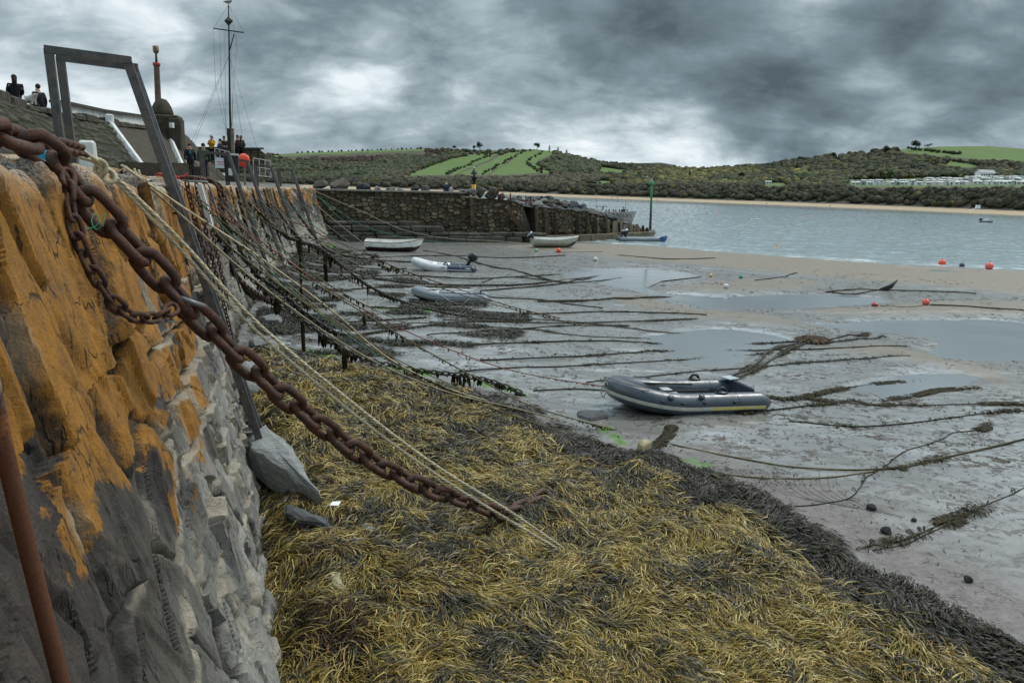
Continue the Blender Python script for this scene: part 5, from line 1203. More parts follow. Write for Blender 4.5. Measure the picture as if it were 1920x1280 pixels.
# rusty pipe close to the camera
A = PD(-22, 700, 1.72); B = PD(12, 860, 1.76); C_ = PD(60, 1060, 1.80); D_ = PD(118, 1290, 1.83); E_ = D_+(D_-C_)/abs((D_-C_)[2])*2.6
mb = MB(); pth = catmull([A, B, C_, D_, E_], 8); mb.tube(pth, .0215, 16); 
rp, t = newmat('rusty_pipe'); v = t.pos(); n1 = t.noise(t.pos((1, 1, .35)), 16, 6, .65); n2 = t.noise(v, 90, 5, .7); sz = t.n('ShaderNodeSeparateXYZ'); t.l(v, sz.inputs[0])
c = t.ramp(t.math('ADD', n1, t.math('MULTIPLY', t.math('SUBTRACT', sz.outputs[2], 3.78), 1.5)), [(.42, (.10, .035, .014)), (.52, (.22, .075, .02)), (.60, (.05, .022, .014)), (.72, (.26, .21, .16)), (.9, (.36, .33, .29))])
c = t.mix(t.ramp(n2, [(.45, 0.0), (.7, .7)]), c, (.035, .016, .010)); t.out(c, .8, t.bump(n2, .5, .004), .1, .3)
o = mb.build('rusty_pipe', rp); tag(o, 'rusty red pipe rising close to the camera at the lower left', 'pipe')

# ------------------------------------------------------------------ quay furniture
ston2 = pm('hut_stone', (.060, .049, .034), .88, .4, 2.2, .9, 7, dirt=(.05, .044, .034), dscale=2, dist=.08)
# light hut with its post
c0 = PD(315, 275, 47); r = empty('light_hut', c0, 0, 'stone hut with a domed roof carrying a tall timber light post', 'hut'); s_ = 47/FPX
hz = lambda py: PD(315, py, 47)[2]-c0[2]
mb = MB(); mb.box((.05, 0, hz(217)/2-.5), (1.55, 1.6, hz(217)+1), .25, bev=.08); mb.box((.62, -.1, hz(222)/2-.5), (.75, 1.3, hz(222)+1), .25, bev=.08); mb.build('hut_wall', ston2, r)
mb = MB(); d0 = np.array(PD(303, 217, 47))-c0; mb.lathe([(.64, d0[2]-.05), (.64, d0[2]+.2), (.55, d0[2]+.5), (.42, d0[2]+.75), (.27, d0[2]+.95), (.0, d0[2]+1.02)], 14, 0, (d0[0]+.05, d0[1], 0)); mb.build('dome', ston2, r)
mb = MB(); a = PD(296.5, 192, 47)-c0; b = PD(293.5, 120, 47)-c0; mb.tube([a+[0, 0, -.3], b], [.19, .17], 8, smooth=False); mb.build('post', timber, r)
mb = MB(); mb.tube([b+[0, 0, -.12], b+[0, 0, .06]], .21, 12); mb.build('red_band', pm('red_band', (.32, .05, .035), .7, .2, 4, .2, 30), r)
d = PD(292.5, 100, 47)-c0; mb = MB(); mb.tube([b, d], [.08, .06], 8); mb.build('rod', timber_d, r); e = PD(292, 87, 47)-c0; mb = MB(); mb.lathe([(.12, d[2]), (.17, d[2]+.1), (.17, e[2]), (.1, e[2]+.03)], 12, 0, (d[0], d[1], 0)); mb.build('lantern', pm('lantern_brass', (.16, .12, .06), .6, .3, 5, .2, 30, .3), r)
mb = MB(); f_ = PD(322, 235, 46)-c0; mb.box(f_, (.2, .25, .3)); mb.build('lamp_box', wht, r)
# end wall of the quay
mb = MB(); A = PD(362, 302, 51.5); B = PD(497, 306, 54.5); zt = [PD(362, 277.5, 51.5)[2], PD(486, 279, 54.3)[2], PD(497, 288, 54.5)[2]]
n = 120; m_ = 46; V = []; KK = np.linspace(0, 1, m_); U = np.linspace(0, 1, n); tw = np.interp(U, [0, .92, 1], zt); Ug, Kg = np.meshgrid(U, KK, indexing='ij'); L_ = np.linalg.norm(B-A)
Z = A[2]-.7+(tw[:, None]-A[2]+.7)*Kg; i1, e1, _, _ = brick(Ug*L_/.6, Z/.22, 801, .4); dd = sst(0, .2, e1)*(.05+.12*(i1-.5))
V = np.stack([A[0]+(B[0]-A[0])*Ug+.0*dd, A[1]+(B[1]-A[1])*Ug-dd, Z], -1)
r = empty('end_wall', A, 0, 'dark stone wall closing the end of the quay behind the mast', 'wall'); o = npmesh('masonry', V.reshape(-1, 3), gridfaces(n, m_), rubm, True, {'stone': i1.ravel(), 'gap': sst(.12, .03, e1).ravel(), 'low': 0*i1.ravel()}, r)
if o.data.polygons[0].normal.y > 0: o.data.flip_normals()
o.location = -r.location
mb = MB(); mb.bar((A[0], A[1]+.45, zt[0]+.03), (PD(486, 279, 54.3)[0], 54.75, zt[1]+.03), 1.0, .12); mb.add([(A[0], A[1]+.9, A[2]-.7), (B[0], B[1]+.9, A[2]-.7), (B[0], B[1]+.9, zt[2]), (A[0], A[1]+.9, zt[0]), B+[0, 0, -.7], (B[0], B[1], zt[2])], [(0, 1, 2, 3), (1, 4, 5, 2)]); o = mb.build('coping', rub, r); o.location = -r.location
for i, (px0, px1, py, hpx, yy) in enumerate(((312, 340, 322, 16, 27), (338, 352, 318, 12, 41), (230, 300, 318, 14, 20), (366, 380, 322, 9, 40))):
    a = PD(px0, py, yy); b = PD(px1, py+1, yy+.6); h = hpx/FPX*yy; mb = MB(); mb.bar((0, 0, h/2-.1), (b[0]-a[0], b[1]-a[1], h/2-.1), .8, h+.2); o = mb.build('kerb_block', ston2); o.location = Vector(list(map(float, a))); tag(o, ('square stone block at the foot of the slope behind the red rope', 'low stone block by the walking couple', 'long low kerb stone along the foot of the slope', 'small stone block behind the walking couple')[i], 'stone block')
# signal mast
my = 50.0; b = PD(433, 284, my); b[2] = quay(46, 4.5)[2]; r = empty('signal_mast', b, 0, 'tall thin signal mast with a yardarm and a diamond daymark', 'mast')
top = PD(428.4, 10, my)-b; pm_ = lambda px, py, y=my: PD(px, py, y)-b
mb = MB(); mb.tube([(0, 0, 0), pm_(431, 200), pm_(430, 105), top], [.085, .07, .055, .04], 8); mb.build('pole', timber_d, r)
for k, px in enumerate((429.5, 436)):
    mb = MB(); a = pm_(px, 286); c = pm_(px-.6, 241); mb.bar((a[0], (-.0), min(a[2], .3)-.3), (c[0], 0, c[2]), .14, .2); mb.build('tabernacle_cheek', (timber_d, timber_l)[k], r)
mb = MB(); mb.tube([pm_(400, 53.5), pm_(457, 61.5)], .04, 6); mb.build('yardarm', timber_d, r)
c = pm_(428.5, 40); mb = MB(); w_ = .29; mb.add([c+[-w_, 0, 0], c+[0, 0, w_*1.05], c+[w_, 0, 0], c+[0, 0, -w_*1.05], c+[0, -w_, 0], c+[0, w_, 0]], [(0, 4, 1), (4, 2, 1), (2, 5, 1), (5, 0, 1), (4, 0, 3), (2, 4, 3), (5, 2, 3), (0, 5, 3)]); mb.build('diamond', timber_d, r)
mb = MB(); mb.tube([pm_(430, 97), pm_(439, 64)], .035, 6); mb.build('gaff', timber_d, r)
mb = MB()
for (x0, y0), (x1, y1) in (((400, 54), (427, 12)), ((430, 12), (457, 61)), ((400, 54), (404, 160)), ((404, 160), (426, 255)), ((412, 56.5), (415, 170)), ((415, 170), (427, 255)), ((421, 58), (424, 255)), ((434, 60), (436, 240)), ((444, 61), (434, 240)), ((429, 105), (357, 272)), ((429, 107), (361, 277)), ((431, 108), (455, 262)), ((431, 108), (481, 276)), ((432, 12), (446, 100))):
    mb.tube([pm_(x0, y0), pm_(x1, y1)], .009, 4)
mb.build('rigging', pm('rigging_wire', (.12, .12, .12), .6, .1, 3, 0), r)
# seagull on the mast top
g = PD(428.5, 9.5, my); r = empty('seagull', g, 0, 'seagull perched on the very top of the signal mast', 'bird'); mb = MB()
gw = pm('gull_white', (.30, .30, .30), .7, .1, 8, 0); gg = pm('gull_grey', (.16, .165, .17), .7, .15, 8, 0)
rings = [(-.30, .02, .01), (-.2, .05, .02), (-.08, .10, .0), (.04, .115, .02), (.13, .085, .06), (.18, .055, .12), (.20, .05, .17), (.235, .05, .20), (.27, .03, .205), (.285, .006, .205)]
mb.tube([(x, 0, .16+z) for x, rr_, z in rings], [q[1] for q in rings], 12); mb.build('body', gw, r)
for s in (-1, 1):
    mb = MB(); mb.tube([(.12, s*.075, .2), (0, s*.11, .18), (-.16, s*.07, .165), (-.36, s*.02, .15)], [.03, .075, .05, .008], 8, flat=.7); mb.build('wing', gg, r)
    mb = MB(); mb.tube([(.02, s*.03, .07), (.03, s*.03, 0)], .008, 5); mb.build('leg', pm('gull_leg', (.4, .25, .2), .7, .1, 3, 0), r)
mb = MB(); mb.tube([(.27, 0, .36), (.34, 0, .355)], [.014, .004], 6); mb.build('beak', pm('gull_beak', (.6, .4, .05), .5, .1, 3, 0), r)
# bollards, bag, red rope, bin, sign, lifebuoy box, gate
p = quay(9.3, .75); p = PD(166, 300, 8.9); p[2] = 4.47; r = empty('white_bollard', p, .4, 'small white painted stone bollard on the quay edge', 'bollard'); mb = MB(); mb.box((0, 0, .15), (.19, .19, .36), 0, bev=.025, taper=.86); mb.build('stone', wht, r)
p = PD(44, 268, 7.6); p[2] = 4.5; r = empty('black_bollard', p, 0, 'squat black iron bollard behind the heavy chain', 'bollard'); mb = MB(); mb.lathe([(.06, -.05), (.062, .16), (.10, .19), (.105, .24), (.09, .26), (0.02, .265)], 20); mb.build('bollard', pm('black_iron', (.018, .019, .022), .4, .2, 6, .2, 40), r)
p = PD(86, 282, 8.2); p[2] = 4.49; r = empty('turquoise_bag', p, 0, 'crumpled turquoise bag on the quay behind the heavy chain', 'bag'); mb = MB(); mb.add(rockmesh(33, 7, .12)*np.array([.07, .06, .11])+np.array([0, 0, .1]), [list(f) for f in IF3], 0, True); mb.build('bag', pm('turquoise_cloth', (.03, .32, .42), .7, .25, 12, .5, 30), r)
c = quay(13.2, .22); r = empty('red_rope_coil', c, 0, 'tangled heap of red rope on the quay beside the ladder', 'rope'); mb = MB(); R = np.random.default_rng(5)
redm = pm('red_rope', (.30, .028, .022), .8, .25, 20, .4, 120)
for k in range(7):
    a0 = R.uniform(0, 6.3); pts = [(math.cos(a0+q*.8)*R.uniform(.05, .2), math.sin(a0+q*.8)*R.uniform(.1, .3), .02+R.uniform(0, .12)) for q in range(9)]; mb.tube(catmull(pts, 4), .017, 6)
mb.tube(catmull([(.05, .15, .06), (.15, .35, .1), (.18, .42, .14)], 4), .014, 6); mb.build('coil', redm, r)
p = PD(436, 341, 33); r = empty('litter_bin', p, .3, 'tall black litter bin with a pale sloping lid by the ladder', 'bin'); mb = MB(); mb.box((0, 0, .55), (.55, .5, 1.1), 0, bev=.03, taper=1.06); mb.build('body', pm('black_plastic', (.012, .012, .014), .4, .2, 5, 0), r); mb = MB(); mb.box((0, 0, 1.14), (.6, .54, .09), 0, bev=.03); mb.build('lid', pm('pale_lid', (.30, .34, .38), .5, .1, 3, 0), r); mb = MB(); mb.box((-.05, -.27, .42), (.16, .015, .3)); mb.build('label', wht, r)
p = PD(458, 340, 40); z1 = PD(458, 288, 40)[2]-p[2]; z0 = PD(458, 313, 40)[2]-p[2]; r = empty('lifebuoy_housing', p, 0, 'bright orange lifebuoy housing on a post beside the bin', 'lifebuoy'); mb = MB(); mb.lathe([(.05, z0), (.26, z0+.08), (.36, (z0+z1)/2), (.28, z1-.12), (.06, z1)], 18, 0, (0, 0, 0), sx=1, sy=.45); mb.build('housing', pm('orange_plastic', (.75, .065, .015), .45, .1, 3, 0), r); mb = MB(); mb.bar((0, .1, -.2), (0, .1, z0+.4), .09); mb.build('post', steel, r); mb = MB(); mb.box((-.02, -.165, (z0+z1)/2), (.5, .02, .05)); mb.build('band', pm('dark_orange', (.45, .03, .01), .5, .1, 3, 0), r)
p = PD(415, 330, 42); p[2] = quay(42, 3)[2]; r = empty('information_board', p, 0, 'white notice board with a few red lines at the foot of the mast', 'sign'); mb = MB(); hz1 = PD(415, 297, 42)[2]-p[2]; mb.box((0, 0, hz1-.26), (.62, .04, .55)); mb.build('panel', pm('white_panel', (.62, .63, .66), .6, .04, 2, 0), r); mb = MB(); [mb.box((0, -.026, hz1-.2-.12*k), (.4-.08*k, .008, .04)) for k in range(2)]; mb.build('printed_line', pm('red_print', (.45, .12, .12), .6, .1, 3, 0), r)
for s in (-.25, .25): mb = MB(); mb.bar((s, .03, -.1), (s, .03, hz1), .05); mb.build('leg', timber_l, r)
wht_ = pm('weathered_white', (.36, .36, .34), .7, .15, 4, .2, 20, dirt=(.18, .17, .15), dscale=4)
def gate(px0, py0, px1, py1, hpx, y0, y1, n, lab, w_=.07):
    a = PD(px0, py0, y0); b = PD(px1, py1, y1); r = empty('white_railing', a, 0, lab, 'railing'); hh_ = hpx/FPX*y0; d = b-a; w_ = .05
    for k in range(n):
        q = d*k/(n-1); mb = MB(); mb.bar(q, q+[0, 0, hh_], w_); mb.build('post', wht_, r)
    for z in (hh_, hh_*.06): mb = MB(); mb.bar((0, 0, z), d+[0, 0, z], w_*.8); mb.build('rail', wht_, r)
    mb = MB(); mb.bar((0, 0, hh_*.52), d+[0, 0, hh_*.52], w_*.7); mb.build('rail', wht_, r); return r
gate(476, 330, 508, 334, 32, 46, 48, 4, 'white painted railing at the end of the quay deck'); gate(404, 312, 432, 318, 32, 47, 48, 4, 'white railing in front of the mast foot')
# channel marker post, cardinal topmark
p = P(1219, 441, -.4); r = empty('channel_marker', p, 0, 'tall green channel marker post standing in the water at the pier end', 'marker post'); H_ = PD(1222, 338, p[1])[2]-p[2]; grn = pm('marker_green', (.02, .22, .07), .5, .2, 2, .1, 20); z_ = PD(1221, 392, p[1])[2]-p[2]
tp_ = PD(1222.3, 338, p[1])-p
mb = MB(); mb.tube([(0, 0, -.8), tp_*.45], [.17, .14], 12); mb.build('lower_post', timber_d, r); mb = MB(); mb.tube([tp_*.45, tp_], [.135, .115], 12); mb.build('upper_post', grn, r)
mb = MB(); mb.lathe([(.0, .42), (.42, -.12), (.40, -.16), (.0, -.16)][::-1], 16, 0, tuple(tp_+[0, 0, -.35])); mb.build('cone', grn, r); mb = MB(); mb.box(tp_+[0, 0, .08], (.16, .16, .2)); mb.build('lamp', wht, r)
l = arm_l(886); p = np.array([*arm(l), 0])+[0, 2.4, 0]; p = PD(888, 366, p[1]); r = empty('cardinal_marker', p, 0, 'post with two black cones point to point away and a yellow base', 'marker'); s_ = p[1]/FPX; z = lambda py: (366-py)*s_
blk = pm('marker_black', (.008, .008, .009), .6, .2, 3, 0); yel = pm('marker_yellow', (.55, .30, .01), .6, .15, 3, 0)
mb = MB(); mb.tube([(0, 0, -.3), (0, 0, z(347))], .20, 10); mb.build('base', yel, r); mb = MB(); mb.tube([(0, 0, z(347)), (0, 0, z(319))], .09, 8); mb.build('pole', blk, r)
mb = MB(); mb.lathe([(.02, z(346)), (.32, z(333.5)), (.32, z(333))], 14); mb.build('lower_cone', blk, r); mb = MB(); mb.lathe([(.32, z(328.5)), (.32, z(328)), (.02, z(317.5))], 14); mb.build('upper_cone', blk, r); mb = MB(); mb.ball((0, 0, z(317)), .1, 10); mb.build('lamp', wht, r)
# ------------------------------------------------------------------ boats
def hyp(name, col, rough=.42, var=.1, **k): return pm(name, col, rough, var, 3, .12, 30, **k)
hyp_grey = hyp('hypalon_grey', (.034, .047, .062), .36, .18, dirt=(.07, .075, .08), dscale=2.5, damt=.6); hyp_d = hyp('hypalon_dark', (.03, .036, .05), .4); hyp_l = hyp('hypalon_pale', (.50, .515, .515), .45, .06, dirt=(.3, .3, .28), dscale=2.5, damt=.5); hyp_m = hyp('hypalon_mid', (.115, .135, .155), .42)
white_gel = pm('white_gelcoat', (.78, .78, .75), .4, .06, 2, .05, 20, dirt=(.36, .34, .28), dscale=3, damt=.5); cream = pm('cream_stripe', (.45, .44, .38), .5, .1, 4, 0, dirt=(.25, .24, .2), dscale=6); yello = pm('yellow_stripe', (.62, .50, .05), .5, .12, 4, 0, dirt=(.40, .38, .26), dscale=3)
antif = pm('antifoul_brown', (.055, .026, .022), .85, .4, 6, .4, 25, dirt=(.02, .018, .014), dscale=4); navy = pm('navy_paint', (.020, .034, .060), .4, .2, 3, 0); blue = pm('blue_paint', (.02, .065, .22), .45, .2, 3, 0); woodm = pm('thwart_wood', (.2, .13, .07), .6, .25, 4, .2, 20); floorm = pm('boat_floor', (.20, .20, .19), .6, .2, 4, .2, 20); blk_p = pm('motor_black', (.010, .011, .014), .3, .2, 5, 0); slv = pm('motor_silver', (.42, .43, .44), .35, .1, 5, 0, 20, .6)
def outboard(parent, at, rz, tilt=.9, s=1.0, silver=None):
    m = empty('outboard_motor', (0, 0, 0)); m.parent = parent; m.location = Vector([float(q) for q in at]); m.rotation_euler = (0, -tilt, rz); m.scale = (s, s, s)
    mb = MB(); mb.lathe([(.05, .12), (.16, .14), (.2, .24), (.2, .40), (.16, .52), (.05, .57)], 14, 0, (-.10, 0, 0), sx=1.35, sy=.85); mb.build('cowling', blk_p, m)
    if silver: mb = MB(); mb.lathe([(.175, .36), (.207, .40), (.205, .44), (.17, .49)], 14, 0, (-.10, 0, 0), sx=1.36, sy=.86); mb.build('cowling_band', silver, m)
    mb = MB(); mb.box((-.12, 0, -.22), (.16, .1, .75), 0, bev=.02, taper=1.1); mb.box((-.15, 0, -.55), (.34, .07, .04), 0); mb.tube([(.02, 0, -.66), (-.3, 0, -.66)], [.03, .06], 8); mb.box((-.12, 0, -.76), (.14, .02, .18)); mb.build('leg', blk_p, m)
    mb = MB()
    for k in range(3): mb.box((-.32, .085*math.cos(k*2.09), -.66+.085*math.sin(k*2.09)), (.02, .09, .09), 0)
    mb.build('propeller', slv, m); mb = MB(); mb.tube([(.08, 0, .22), (.5, .03, .30)], [.02, .024], 8); mb.build('tiller', blk_p, m)
    mb = MB(); mb.box((.07, 0, -.02), (.1, .18, .26), 0, bev=.02); mb.build('clamp', slv, m); return m
def tubepath(L, B, td, lift, n=26):
    "starboard stern, round the bow, port stern"
    hb = B/2-td/2; xs = L/2-B*.78; pts = []
    for i in range(n): pts.append((-L/2+(xs+L/2)*i/n, -hb))
    for i in range(n+1):
        a = -PI/2+PI*i/n; pts.append((xs+(L/2-td/2-xs)*math.cos(a), hb*math.sin(a)))
    for i in range(1, n+1): pts.append((xs-(xs+L/2)*i/n, hb))
    return [(x, y, td/2+lift*max(0, (x+L*.02)/(L*.52))**1.9) for x, y in pts]
def inflatable(name, loc, rz, L, B, td, lift, mat, lab, roll=0, pitch=0, stripe=None, two=None, floor=None, seatm=None, stripe2=None, coneL=.28):
    r = empty(name, loc, rz, lab, 'inflatable boat'); r.rotation_euler = (roll, pitch, rz)
    P_ = tubepath(L, B, td, lift); n = len(P_); N = 22
    s0 = [(P_[0][0]-coneL*q, P_[0][1], P_[0][2]+.0) for q in (1, .55, .2)]; s1 = [(P_[-1][0]-coneL*q, P_[-1][1], P_[-1][2]) for q in (.2, .55, 1)]
    rad = [td*.06, td*.30, td*.46]+[td/2]*n+[td*.46, td*.30, td*.06]
    if two is None:
        mb = MB(); mb.tube(s0+P_+s1, rad, N); mb.build('tube', mat, r)
    else:
        kx = two[1]; allp = s0+P_+s1
        f = [i for i, p in enumerate(allp) if p[0] > kx]; a, b = f[0], f[-1]
        mb = MB(); mb.tube(allp[a:b+1], rad[a:b+1], N, caps=False); mb.build('bow_tube', mat, r)
        mb = MB(); mb.tube(allp[:a+1], rad[:a+1], N); mb.tube(allp[b:], rad[b:], N); mb.build('stern_tube', two[0], r)
    def band(m_, w0, w1, nm, k0=0, k1=n, off=1.03):
        mb = MB(); V = []; F = []
        for i in range(k0, k1):
            p = Vector(P_[i]); q = Vector(P_[min(i+1, n-1)])-Vector(P_[max(i-1, 0)]); o = Vector((q.y, -q.x, 0)).normalized()
            for a in (w0, (w0*2+w1)/3, (w0+w1*2)/3, w1): V.append(p+o*(td/2*off*math.cos(a))+Vector((0, 0, td/2*off*math.sin(a))))
        for i in range(k1-k0-1):
            for j in range(3): F.append((i*4+j, i*4+4+j, i*4+5+j, i*4+j+1))
        mb.add(V, F, 0, True); return mb.build(nm, m_, r)
    if stripe:
        for m_, w0, w1, k0, k1 in stripe: band(m_, w0, w1, 'rubbing_strake', k0, k1)
    # seams round the tube
    for i in (8, 18, 30, n-31, n-19, n-9):
        mb = MB(); p = Vector(P_[i]); q = (Vector(P_[i+1])-Vector(P_[i-1])).normalized(); o = Vector((q.y, -q.x, 0)); c_ = [p+(o*math.cos(2*PI*k/18)+Vector((0, 0, 1))*math.sin(2*PI*k/18))*td*.503 for k in range(18)]; mb.tube(c_, .006, 4, closed=True); mb.build('seam_tape', mat, r)
    fl = MB(); k = [i for i in range(n) if True]; V = []; F = []
    for i in range(0, n//2+1, 2):
        a, b = P_[i], P_[n-1-i]; V += [(a[0], a[1], a[2]-td*.34), (a[0]*.5+b[0]*.5, 0, (a[2]+b[2])/2-td*.5), (b[0], b[1], b[2]-td*.34)]
    for i in range(len(V)//3-1):
        for j in range(2): F.append((i*3+j, i*3+j+1, i*3+4+j, i*3+3+j))
    fl.add(V, F, 0, True); fl.build('floor', floor or floorm, r)
    tr = MB(); tr.box((-L/2+.14, 0, td*.62), (.05, B-td*1.2, td*1.0), 0, bev=.02); tr.build('transom', hyp_d if seatm is None else seatm, r)
    return r, P_
def pad(r, P_, i, td, sgn, m_, nm='handle_patch'):
    p = Vector(P_[i]); mb = MB(); q = Vector(P_[i+1])-Vector(P_[i-1]); a = math.atan2(q.y, q.x)
    mb.lathe([(.16, -.012), (.15, .02), (.05, .035)], 14, 0, (0, 0, 0), sx=1, sy=.55, mat=Matrix.Translation(p+Vector((0, 0, td/2))) @ Matrix.Rotation(a, 4, 'Z'))
    pts = [p+Vector((math.cos(a)*.1*math.cos(t_), math.sin(a)*.1*math.cos(t_), td/2+.02+.085*math.sin(t_))) for t_ in np.linspace(0, PI, 9)]; mb.tube(pts, .02, 6, flat=1.6); mb.build(nm, m_, r)
def place(px0, py0, px1, py1):
    "bow and stern pixels on the sand -> centre, heading of the bow, length"
    a = G(px0, py0); b = G(px1, py1); c = (a+b)/2; return c, math.atan2(a[1]-b[1], a[0]-b[0]), float(np.hypot(*(a-b)[:2]))
# the big grey dinghy in front: bow to the left
c, rz, L = place(1165, 768, 1408, 764)
c = G(1270, 768); b, P_ = inflatable('inflatable_dinghy', c+[.05, .35, -.05], math.radians(196), 3.3, 1.6, .46, .30, hyp_grey, 'large grey inflatable dinghy with a yellow side stripe, nearest the weed', roll=0, pitch=math.radians(-1), stripe=[(cream, -.32, .02, 0, 79), (yello, -.29, -.02, 0, 16), (yello, -.29, -.02, 62, 79)], floor=hyp_d)
td = .46
pad(b, P_, 66, td, 1, blk_p); pad(b, P_, 12, td, -1, blk_p)
mb = MB(); mb.box((.15, 0, .33), (.22, 1.1, .05), 0, bev=.015); mb.build('seat', pm('pale_seat', (.40, .40, .38), .6, .1, 4, .1, 20), b)
mb = MB(); mb.tube([(-.5, -.3, .42), (.75, -.42, .44), (1.0, -.43, .46)], .022, 8); mb.tube([(-.6, .2, .42), (.7, .3, .45)], .022, 8); mb.build('oar', timber_d, b)
for s, xx in ((1, .55), (1, -.15), (-1, .35)): 
    mb = MB(); mb.lathe([(.07, -.01), (.06, .012), (.025, .02)], 12, 0, (0, 0, 0), mat=Matrix.Translation((xx, s*(.57+.17), .44)) @ Matrix.Rotation(-s*.75, 4, 'X')); mb.build('valve', blk_p, b)
for xx in (-.9, -.2, .3, .75):
    mb = MB(); mb.box((xx, .8, .32+(.05 if xx > .5 else 0)), (.06, .05, .05), 0, bev=.01); mb.build('lifeline_lug', blk_p, b)
mb = MB(); mb.tube(catmull([(1.05, .62, .62), (1.38, .42, .66), (1.6, .12, .70), (1.66, -.1, .66), (1.62, .05, .5), (1.68, .1, .42)], 5), .014, 6); mb.tube(catmull([(1.0, .66, .58), (1.4, .3, .5), (1.72, -.05, .46), (1.75, .08, .3), (1.69, .12, .42)], 5), .012, 6); mb.build('painter_rope', pm('grey_rope', (.22, .21, .19), .8, .2, 20, .3, 100), b)
mb = MB(); mb.box((-1.50, -.42, .52), (.3, .3, .02), .3); mb.build('transom_cover', pm('pale_cover', (.30, .34, .36), .6, .2, 4, 0), b)
# pale and navy dinghy with outboard
c = G(826, 508); b, P_ = inflatable('inflatable_dinghy', c+[0, .3, -.05], math.radians(186), 3.3, 1.6, .43, .36, hyp_l, 'white and navy inflatable dinghy with a black outboard motor', stripe=[(hyp_l, -.30, -.05, 0, 20), (hyp_l, -.30, -.05, 58, 79), (hyp_m, -.04, .0, 18, 60)], two=(navy, -.35), floor=hyp_m, pitch=math.radians(-1))
outboard(b, (-1.62, 0, .5), PI, -.55, 1.0)
mb = MB(); mb.box((.35, 0, .42), (.24, 1.1, .05), 0, bev=.015); mb.build('seat', white_gel, b); mb = MB(); mb.box((-.35, 0, .42), (.24, 1.1, .05), 0, bev=.015); mb.build('seat', white_gel, b); pad(b, P_, 60, .43, 1, hyp_d)
mb = MB(); mb.box((.02, .795, .30), (.1, .012, .03)); mb.box((-.12, .795, .30), (.14, .012, .03), 0, 1); mb.build('side_lettering', [pm('red_letter', (.4, .03, .03), .5, .1, 3, 0), hyp_d], b); mb = MB(); mb.box((-1.42, .79, .28), (.26, .012, .05)); mb.build('stern_patch', white_gel, b)
# slate grey dinghy with oars
c = G(838, 566); b, P_ = inflatable('inflatable_dinghy', c+[0, .3, -.04], math.radians(182), 2.9, 1.45, .40, .26, hyp_m, 'slate grey inflatable dinghy with double white side lines and oars', stripe=[(hyp_l, .06, .16, 0, 79), (hyp_l, -.30, -.20, 0, 79), (hyp_d, -1.15, -.34, 0, 79)], floor=hyp_d)
mb = MB(); mb.box((.45, 0, .36), (.2, 1.0, .05), 0, bev=.015); mb.build('seat', white_gel, b)
for s in (-1, 1): mb = MB(); mb.tube([(-1.0, s*.33, .44), (.5, s*.42, .45)], .02, 8); mb.box((.72, s*.43, .45), (.45, .13, .02), 0); mb.build('oar', white_gel, b)
mb = MB(); mb.tube(catmull([(.2, .70, .34), (-.2, .78, .12), (-.6, .78, .06), (-1.0, .70, .34)], 6), .012, 6); mb.build('lifeline', pm('white_line', (.45, .45, .43), .8, .1, 5, 0), b)
# rowing boats
def rowboat(name, loc, rz, L, B, D, lab, topm, botm, wl, roll=0, pitch=0, gun=None, strakes=2, flare=.25):
    r = empty(name, loc, rz, lab, 'rowing boat'); r.rotation_euler = (roll, pitch, rz); n = 34; m_ = 15
    def stn(t_, inner=0):
        hb = B/2*(.74+.55*t_-.52*t_*t_)*(1-max(0, (t_-.45)/.55)**2.3)**.9; hb = max(hb, .012); sheer = D*(1+.10*(1-t_)**2+.42*max(0, t_-.35)**2/.42); keel = .03+D*.75*max(0, (t_-.82)/.18)**2.2
        x = -L/2+L*t_+(0 if t_ < .8 else 0); row = []
        for j in range(m_):
            u = j/(m_-1); y = hb*math.sin(min(1, u*1.25+.0)*PI/2)**.72 if u > 0 else 0; z = keel+(sheer-keel)*u**1.25
            rake = (1-t_)*-.12*u+.16*max(0, t_-.8)/.2*u; lap = .012*((u*strakes*2) % 1)
            row.append((x+rake, max(0, y+lap*(u > .25)-inner), z+(inner*1.2 if u < .6 else 0)))
        return row
    def shell(inner):
        V = []; F = []; M_ = []
        for s in (-1, 1):
            b0 = len(V)
            for i in range(n):
                for (x, y, z) in stn(i/(n-1), inner): V.append((x, y*s, z))
            for i in range(n-1):
                for j in range(m_-1):
                    a = b0+i*m_+j; q = (a, a+1, a+m_+1, a+m_) if (s == 1) != (inner > 0) else (a, a+m_, a+m_+1, a+1); F.append(q); M_.append(1 if V[a+1][2] < wl+.06*V[a][0]/L and not inner else 0)
        return V, F, M_
    V, F, M_ = shell(0); mb = MB()
    mb.add(V, F); mb.m = M_; mb.sm = [True]*len(F); mb.build('hull', [topm, botm], r)
    V, F, M_ = shell(.035); mb = MB(); mb.add(V, F, 0, True); mb.build('inner_hull', gun or topm, r)
    st = stn(0); mb = MB(); V = [(x, y, z) for x, y, z in st]+[(x, -y, z) for x, y, z in st[::-1]]; mb.add(V+[(x+.05, y, z) for x, y, z in V], [tuple(range(len(V)-1, -1, -1)), tuple(range(len(V), 2*len(V)))]); mb.build('transom', [topm], r)
    mb = MB()
    for s in (-1, 1): mb.tube([(stn(i/(n-1))[-1][0], stn(i/(n-1))[-1][1]*s, stn(i/(n-1))[-1][2]) for i in range(n)], .028, 6)
    mb.build('gunwale', gun or woodm, r)
    for xx in (-.28, .08): 
        i = stn(.5+xx); mb = MB(); mb.box((L*xx, 0, D*.68), (.24, i[-3][1]*1.9, .035)); mb.build('thwart', woodm, r)
    mb = MB(); mb.tube([(-L/2+.1, 0, .03), (L*.3, 0, .02), (L*.5, 0, D*.75)], .03, 6); mb.build('keel', botm, r)
    return r
c = G(737, 472); b = rowboat('rowing_boat', c+[0, .5, .0], math.radians(2), 3.75, 1.5, .66, 'white open rowing boat with a weedy brown bottom below the breakwater', white_gel, antif, .40, roll=math.radians(7), strakes=0)
